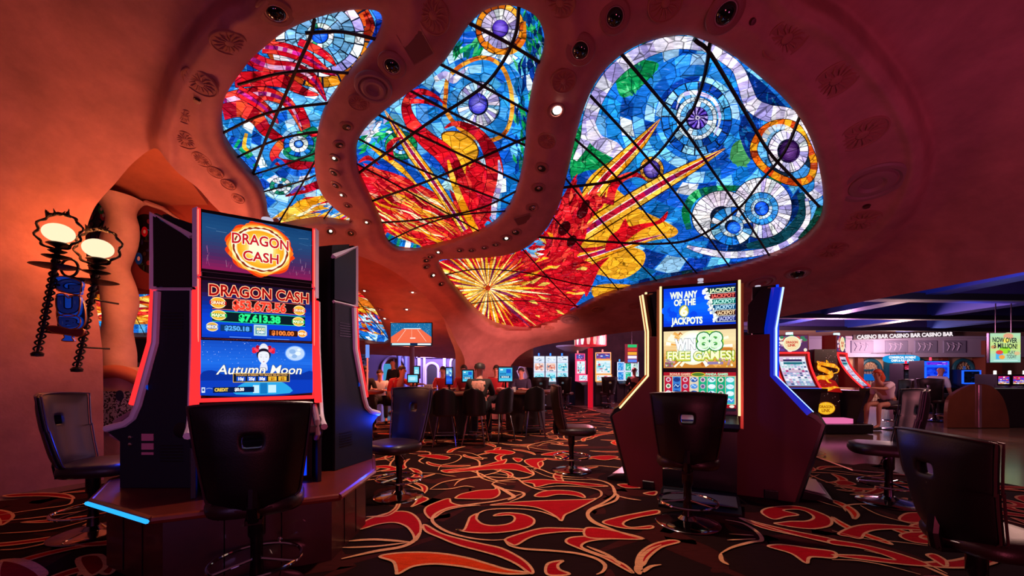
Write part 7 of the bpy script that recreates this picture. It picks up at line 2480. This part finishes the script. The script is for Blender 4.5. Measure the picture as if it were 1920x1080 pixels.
for pts, wd in dg_:
    A.stroke(pts, [q * 1.2 for q in wd], '#c85a10'); A.stroke(pts, wd, ['#f0a020', '#e88a18', '#f8b830'], tiles=2)
rr = random.Random(6)
for i in range(60):
    A.disc(rr.uniform(-20, 24), rr.uniform(-44, 60), rr.uniform(.2, .6), '#e0a0a0', n=6)
A.build('golden_dragon', SCREEN_S, pw)
A = Art(plane_map((.14, -.08, .42), (.013, 0, 0), (0, 0, -.013), (0, -1, 0), .0003))
A.disc(0, 0, 16, '#b86a10', 12); A.disc(0, 0, 15, '#f0b828', 11); A.text('DRAGON', 0, -3, 5, '#a05a08', 22, .04); A.text('LINK', 0, 4, 5.5, '#a05a08', 14, .04)
A.build('round_badge', SCREEN_S, pw)
bd = thing('lit_step', 'low lit ledge with pink and white screen at the foot of the dragon panel', 'ledge', at(1575, 8.6))
m = MB(); m.box((0, 0, .10), (1.0, .5, .2)); m.build('ledge', BLACK, bd, False, bevel=.02)
m = MB(); m.box((-.14, -.05, .26), (.55, .25, .1)); m.build('lit_box', glow('ledge_pink', '#ff7ab8', .8), bd, False)
# ---- right side: blue-lit machines, bank of three, wooden end panel
far_machine('slot_machine', 'machine with bright blue light frame behind the man in the white shirt', 1757, 676, 12.5, 44, [(.22, ['#5a18c8', '#7a30f0', '#4010a0', '#e8c8ff'], None), (.78, ['#0a28c8', '#1a48f0', '#0a20a0', '#c8d8ff'], None)], BLF, 0, candle='#ff4060')
far_machine('slot_machine', 'dark machine with a red top beside the bright blue one', 1709, 682, 14.0, 30, [(.35, ['#8a1430', '#b02040', '#601020', '#d06080'], None), (.65, ['#141018', '#1a1420', '#0c0a10', '#2a2a3a'], None)], DARKC, 0, candle='#ff2040')
far_machine('slot_machine', 'black machine with a single blue light corner', 1822, 693, 12.2, 34, [(1, ['#06060e', '#080814', '#04040a', '#0a1440'], None)], BLF, 0, candle='#203060')
for i, px in enumerate((1882, 1910, 1938)):
    far_machine('slot_machine', ['machine with a red and blue screen, next to the wooden end panel', 'machine with a red and blue glowing screen, second of the low bank', 'machine at the far end of the low bank'][i], px, 702, 11.0, 26, [(1, ['#d01a30', '#3a40d8', '#f8d060', '#f0f0ff', '#c03a30'], None)], DARKC, 0, group='low bank of glowing machines', candle='#f0e8e0')
ep = thing('end_panel', 'rounded wooden end panel with a chrome strip, at the bank of glowing machines', 'panel', at(1840, 9.3))
k = 9.3 / 750
pts = [((x - 1840) * k, CAMH + (HY - y) * k) for x, y in crom([(1776, 803), (1777, 765), (1785, 742), (1815, 724), (1840, 720), (1862, 726), (1880, 745), (1890, 775), (1893, 803)], False, 5)]
m = MB(); m.prism(pts + [(pts[-1][0], 0), (pts[0][0], 0)], lambda x, z: (x, 0, z), lambda x, z: (x, .08, z)); m.build('board', mat('end_wood', '#5a2c1c', .3, var=.2, vscale=3, coat=.3), ep, False)
m = MB(); m.box((-5 * k, -.02, 1.0 * .5), (.07, .03, 1.0)); m.build('chrome_strip', CHROME, ep, False, bevel=.008)
m = MB(); m.box((1.15, .42, .45), (1.6, .6, .9)); m.build('bank_base', DARKC, ep, False)
# lit poster sign
ps = thing('promo_sign', 'lit poster reading NOW OVER 3 MILLION! PLAY TODAY', 'sign', P(1885, 652, 11.6), -.12)
k = 11.6 / 750
m = MB(); m.box((0, .05, 0), (52 * k, .08, 57 * k)); m.build('housing', STEEL, ps, False, bevel=.01)
A = Art(plane_map((-25 * k, .002, 27.5 * k), (k, 0, 0), (0, 0, -k), (0, -1, 0), .0003))
A.grad(0, 0, 50, 55, ['#a8d8b8', '#b8d898', '#c8e078', '#a8d8b0', '#98d0c8'], 10)
for x, y, q, c_ in ((30, 6, 10, '#e0a080'), (6, 26, 6, '#c89058'), (26, 14, 8, '#f0e060'), (24, 32, 12, '#98e030'), (44, 38, 6, '#d8b888')):
    for i in range(4):
        A.disc(x, y, q * (1 - i * .2), c_ if i else '#b8d8a0', q * .7 * (1 - i * .2))
A.text('NOW OVER', 24, 13, 9, '#141c28', 40, .03, dy=-.05); A.text('3 MILLION!', 25, 24, 9, '#141c28', 38, .03, dy=-.05); A.text('PLAY', 35, 36, 6.5, '#4a5a60', 12, .02); A.text('TODAY', 35, 44, 6.5, '#4a5a60', 16, .02)
A.rect(9, 36, 21, 49, '#4ab0e8'); A.disc(15, 36, 6, '#e04a40', 4); A.disc(19, 45, 5, '#f0a040', 4); A.rect(5, 51, 45, 52, '#d8f0f0')
A.build('poster_face', SCREEN_S, ps)
m = MB(); m.tube([(-.2, .05, 28 * k), (-.2, .05, 1.76)], .012, 6); m.tube([(.2, .05, 28 * k), (.2, .05, 1.76)], .012, 6); m.build('hanging_rod', STEEL, ps)

# ================================================================== far walls and the main casino ceiling
STONE = mat('far_stone', '#9a94b0', .7, bump=.2, bscale=5)
CREAM = mat('far_cream', '#b89a78', .7)
TEAL = mat('teal_paint', '#14586a', .5)
PURP = mat('far_purple', '#5a4a68', .7)
DARKR = mat('dark_rock', '#3a2426', .9, bump=.8, bscale=3, var=.4, vscale=2)
DW = 21.0
zx = lambda y: CAMH + (HY - y) / FPX * DW
xx_ = lambda x: (x - 960) / FPX * DW
m = MB(); m.box(((xx_(1440) + xx_(2500)) / 2, DW + .2, zx(600) / 2), (xx_(2500) - xx_(1440), .3, zx(600))); tag(m.build('wall_far', CREAM, None, False), kind='structure')
m = MB(); m.box(((xx_(1440) + xx_(2500)) / 2, DW - .15, (zx(634) + zx(668)) / 2), (xx_(2500) - xx_(1440), .4, zx(634) - zx(668)))
for y in (634, 668):
    m.box(((xx_(1440) + xx_(2500)) / 2, DW - .22, zx(y)), (xx_(2500) - xx_(1440), .6, .12))
tag(m.build('trim_3', STONE, None, False), kind='structure')
for i, x in enumerate((1605, 1668, 1722, 1775)):
    t = thing('frieze_panel', ['carved frieze panel at the left end, over the arched window with the blue board', 'carved frieze panel above the blue oval sign', 'carved frieze panel above the red-topped machine', 'carved frieze panel above the second arched lattice'][i], 'relief', (xx_(x), DW - .37, (zx(634) + zx(668)) / 2), 0, 'carved panels of the frieze')
    m = MB(); m.box((0, 0, 0), (1.15, .05, .62)); m.build('panel_board', mat('frieze_dark', '#7a7896', .7), t, False, bevel=.02)
    m = MB()
    for q in range(3):
        m.tube([(-.4 + q * .25, -.04, -.2), (-.3 + q * .25, -.04, .0), (-.42 + q * .3, -.04, .2), (-.1 + q * .2, -.04, .1)], .025, 6)
    m.build('carving', STONE, t)
for i, x in enumerate((1632, 1724, 1806)):
    t = thing('arched_window', ['teal arched lattice window left of the blue oval sign', 'arched lattice window right of the blue oval sign', 'arched lattice window left of the brown pier'][i], 'window', (xx_(x), DW, 0), 0, 'arched lattice windows of the far wall')
    zc, R = zx(693), .50
    m = MB(); m.tube([(R * math.cos(a), 0, zc + R * math.sin(a)) for a in np.linspace(0, PI, 20)], .10, 8); m.build('arch_frame', TEAL, t)
    m = MB()
    for q in range(7):
        a = PI * q / 6
        m.tube([(0, .0, zc), (R * math.cos(a), 0, zc + R * math.sin(a))], .014, 5)
    for r_ in (.16, .3, .42):
        m.tube([(r_ * math.cos(a), 0, zc + r_ * math.sin(a)) for a in np.linspace(0, PI, 16)], .014, 5)
    m.build('lattice', mat('lattice', '#c8b088', .5), t)
    m = MB()
    for q in range(9):
        m.box((-.6 + q * .15, 0, zc - .75), (.035, .04, 1.4))
    m.build('bars', mat('bar_cream', '#d8c4a0', .5), t, False)
    m = MB(); m.box((0, -.02, zc - .03), (1.7, .12, .09)); m.build('rail', TEAL, t, False)
    if i == 0:
        m = MB(); m.box((0, -.08, zc - .4), (1.0, .06, .34)); m.build('blue_board', glow('blue_board', '#1470d8', .7), t, False)
for i, x in enumerate((1608, 1662, 1765, 1840)):
    c_ = thing('wall_pilaster', ['brown pilaster at the left end of the arched windows', 'teal pilaster beside the blue oval sign', 'brown pilaster between two arched windows', 'broad brown pier left of the lit poster'][i], 'pilaster', (xx_(x), DW - .1, 0), 0)
    m = MB(); m.box((0, 0, zx(668) / 2 if i < 3 else zx(640) / 2), (.3 if i < 3 else .85, .2 if i < 3 else .9, zx(668) if i < 3 else zx(640))); m.build('shaft', TEAL if i == 1 else mat('pier_brown', '#6a2c1c', .6), c_, False)
    m = MB(); m.box((0, -.03, .1), (.4 if i < 3 else .95, .3 if i < 3 else 1.0, .2)); m.build('plinth', TEAL if i == 1 else mat('pier_brown', '#6a2c1c', .6), c_, False)
# blue oval sign
os_ = thing('oval_sign', 'glowing blue oval sign hanging before the far windows', 'sign', P(1692, 673, 19.5))
k = 19.5 / 750
ov = [(33 * k * math.copysign(abs(math.cos(a)) ** .6, math.cos(a)), 8 * k * math.copysign(abs(math.sin(a)) ** .8, math.sin(a))) for a in np.linspace(0, 2 * PI, 40, endpoint=False)]
m = MB(); m.prism(ov, lambda x, z: (x, 0, z), lambda x, z: (x, .12, z)); m.build('sign_body', glow('sign_cyan', '#1a98e0', 1.0), os_, False)
A = Art(plane_map((0, -.002, 0), (k, 0, 0), (0, 0, -k), (0, -1, 0), .0003))
A.text('COMMERCIAL PAYMENT', 0, -3, 4, '#f0fcff', 50, .06); A.text('CHIPS & FULL KENO', 0, 3, 4, '#f0fcff', 42, .06)
A.build('sign_letters', SCREEN_S, os_)
m = MB()
for x in (-20, -8, 8, 20):
    m.tube([(x * k, .06, 7 * k), (x * k, .06, .30), (x * k, 1.12, .33)], .012, 5)
m.build('hanging_rod', STEEL, os_)
ws = thing('strip_sign', 'row of white lit letters along the top of the far frieze', 'sign', P(1697, 629, 20.40), 0)
A = Art(plane_map((0, 0, 0), (20.3 / 750, 0, 0), (0, 0, -20.3 / 750), (0, -1, 0), .0003))
A.text('CASINO BAR CASINO BAR CASINO BAR', 0, 0, 7, '#f4e8ec', 180, .05, dy=.035)
A.build('letters', SCREEN_S, ws)
m = MB(); m.box((0, .08, 0), (5.2, .08, .26), M=Matrix.Rotation(-.035, 3, 'Y')); m.build('light_box', mat('strip_box', '#30202c', .5), ws, False)
# main ceiling with beams
CEILB = mat('casino_ceiling', '#1c2238', .7)
BEAM = mat('ceiling_beam', '#34305a', .55)
BLKB = mat('black_beam', '#08080c', .6)
m = MB(); m.add([(-12, 11.9, 3.75), (32, 11.9, 3.75), (32, 32, 3.75), (-12, 32, 3.75), (6.6, -2, 3.75), (32, -2, 3.75), (32, 11.9, 3.75), (6.6, 11.9, 3.75)], [(0, 1, 2, 3), (4, 5, 6, 7)]); tag(m.build('ceiling.002', CEILB, None, False), kind='structure')
ti = [4]


def beam(p0, p1, w_, h_, mt, z):
    a, b = Vector((*p0, z)), Vector((*p1, z))
    d = b - a
    m = MB(); m.box((a + b) / 2, (d.length, w_, h_), rz=math.atan2(d.y, d.x)); tag(m.build('trim_%d' % ti[0], mt, None, False), kind='structure'); ti[0] += 1


beam((7.1, -1), (6.9, 11.5), .22, .24, BLKB, 3.0)
beam((7.6, -1), (7.4, 13), .25, .5, BEAM, 3.3)
beam((6.9, 11.5), (.5, 14.2), .3, .4, BEAM, 3.3)
for y, mt in ((7.2, BEAM), (10.6, BEAM), (14.2, BEAM), (18.0, BEAM)):
    beam((7.4, y), (30, y + 1.5), .7, .5, mt, 3.5)
    beam((7.4, y - .45), (30, y + 1.05), .12, .16, BLKB, 3.25)
for x in (10.5, 14.5, 18.5):
    beam((x, 2), (x + 1, 20), .6, .45, mat('beam_blue', '#24408a', .5), 3.52)
lamp('SPOT', 'blue_uplight', (9.0, 7.5, 2.6), '#2a58ff', 260, (10, 9, 3.7), .3, 140, 1)  # bare blue spots aimed up at the casino ceiling
lamp('SPOT', 'blue_uplight', (13.5, 12, 2.6), '#2a50ff', 260, (13.5, 12, 3.7), .3, 140, 1)
# rear hall behind the tables
DB = 17.0
zb_ = lambda y: CAMH + (HY - y) / FPX * DB
xb_ = lambda x: (x - 960) / FPX * DB
m = MB(); m.box(((xb_(560) + xb_(890)) / 2, DB + .3, 1.5), (xb_(890) - xb_(560), .3, 3.0)); tag(m.build('wall_rear', PURP, None, False), kind='structure')
m = MB(); m.box(((xb_(890) + xb_(1300)) / 2, DB + 2.3, 1.9), (xb_(1500) - xb_(860), .3, 3.8)); tag(m.build('wall_rock', DARKR, None, False), kind='structure')
WHP = mat('far_white', '#b0a8d0', .6)


def rear_arch(label, px, w_, zt, inner, door=False):
    t = thing('arched_doorway', label, 'doorway', (xb_(px), DB + .10, 0))
    m = MB(); R = w_ / 2
    out = [(-R, .0), (-R, zt - R)] + [(R * math.cos(a), zt - R + R * math.sin(a)) for a in np.linspace(PI, 0, 18)] + [(R, 0)]
    m.prism(out, lambda x, z: (x, 0, z), lambda x, z: (x, .04, z)); m.build('opening', inner, t, False)
    m = MB(); m.tube([(x, -.02, z) for x, z in out], .06, 8); m.build('arch_moulding', WHP, t)
    return t


rear_arch('arched doorway with white moulding, right of the television pole', 809, .56, 1.68, mat('door_dark', '#160a0c', .6))
a2 = rear_arch('wide arched opening with a speckled blue window', 738, 1.0, 1.95, mat('door_brown', '#6a3a18', .7))
m = MB(); m.box((-.28, -.04, 1.05), (.48, .03, 1.2)); o = m.build('blue_window', glow('blue_window', '#4aa8d8', .75), a2, False)
m = MB(); m.box((0.0, -.06, 1.1), (.05, .04, 1.5)); m.build('window_post', WHP, a2, False)
rear_arch('tall dark arched opening beside the column', 858, .62, 1.98, mat('door_dark', '#160a0c', .6))
m = MB(); m.box(((xb_(780) + xb_(845)) / 2, DB + .1, 1.97), (xb_(845) - xb_(780), .12, .12)); m.box((xb_(785), DB + .1, 1.1), (.12, .12, 1.9)); m.box((xb_(795), DB + .1, 1.1), (.1, .1, 1.8)); m.box((xb_(833), DB + .1, 1.1), (.12, .12, 1.95)); m.box(((xb_(640) + xb_(890)) / 2, DB + .05, zb_(653)), (xb_(890) - xb_(640), .3, .08)); tag(m.build('trim_30', WHP, None, False), kind='structure')
for i, px in enumerate((752, 764)):
    t = thing('slim_column', ['slim blue-grey column left of the television pole', 'slim blue-grey column right next to the television pole'][i], 'column', (xb_(px), DB - .3, 0))
    m = MB(); m.lathe([(.12, 0), (.12, .1), (.08, .14), (.075, 1.9), (.11, 1.96), (.11, 2.1)], n=20); m.build('shaft', mat('blue_grey', '#5a6a98', .5), t)
tr = thing('potted_tree', 'dark leafy tree in the rear hall beside the red light strip', 'plant', (xb_(680), DB - 1.2, 0))
m = MB(); m.tube([(0, 0, .3), (.05, 0, 1.2), (0, .02, 1.7)], [.06, .05, .03], 8); m.build('trunk', mat('bark', '#2a1a14', .8), tr)
m = MB(); m.lathe([(.2, 0), (.28, .4), (.25, .42), (.2, .36), (0, .36)], n=20); m.build('pot', mat('pot', '#4a2a20', .6), tr)
rl = random.Random(8)
m = MB()
for i in range(700):
    a, b = rl.uniform(0, 2 * PI), rl.uniform(-1, 1)
    R = rl.uniform(.3, 1) ** .5
    c_ = Vector((.75 * R * math.cos(a) * math.sqrt(1 - b * b), .5 * R * math.sin(a), 1.85 + .42 * R * b))
    d1 = Vector((rl.uniform(-1, 1), rl.uniform(-1, 1), rl.uniform(-1, .3))).normalized() * .11
    d2 = d1.orthogonal().normalized() * .03
    m.add([c_, c_ + d1 * .5 + d2, c_ + d1, c_ + d1 * .5 - d2], [(0, 1, 2, 3)])
m.build('foliage', mat('leaf_dark', '#1c2a20', .7), tr, False)
# pale figure on the rock wall
st = thing('wall_sculpture', 'pale carved figure on the dark rock wall right of the column', 'sculpture', P(981, 697, 18.8))
m = MB(); m.tube([(-.1, 0, -.7), (.05, -.05, -.2), (-.05, -.08, .15), (.05, -.05, .45), (.0, -.04, .62)], [.16, .24, .2, .14, .1], 10); m.tube([(.05, -.06, .3), (-.25, -.1, .0), (-.15, -.12, -.25)], [.09, .08, .05], 8); m.build('figure', mat('pale_stone', '#d8b8a8', .7, bump=.6, bscale=8), st)
fl_ = thing('flame_lamp', 'small orange lamp on the rock wall, left of the curved machine', 'lamp', P(1072, 687, 19.0))
m = MB(); m.ball((0, -.05, 0), .13, 10); m.build('globe', glow('flame_orange', '#ff7a28', 1.6), fl_)
m = MB(); m.box((0, .1, -.15), (.1, .3, .1)); m.build('bracket', IRON, fl_, False)
dc = thing('round_canopy', 'round pale canopy hanging left of the red pillar sign', 'canopy', P(1075, 652, 16.5))
m = MB(); m.lathe([(.0, -.18), (.35, -.14), (.7, .02), (.72, .08), (.0, .1)], n=36); m.build('dish', mat('canopy_pale', '#b0a098', .5), dc)
m = MB(); m.tube([(0, 0, .1), (0, 0, 1.3)], .02, 6); m.build('hanging_rod', STEEL, dc)
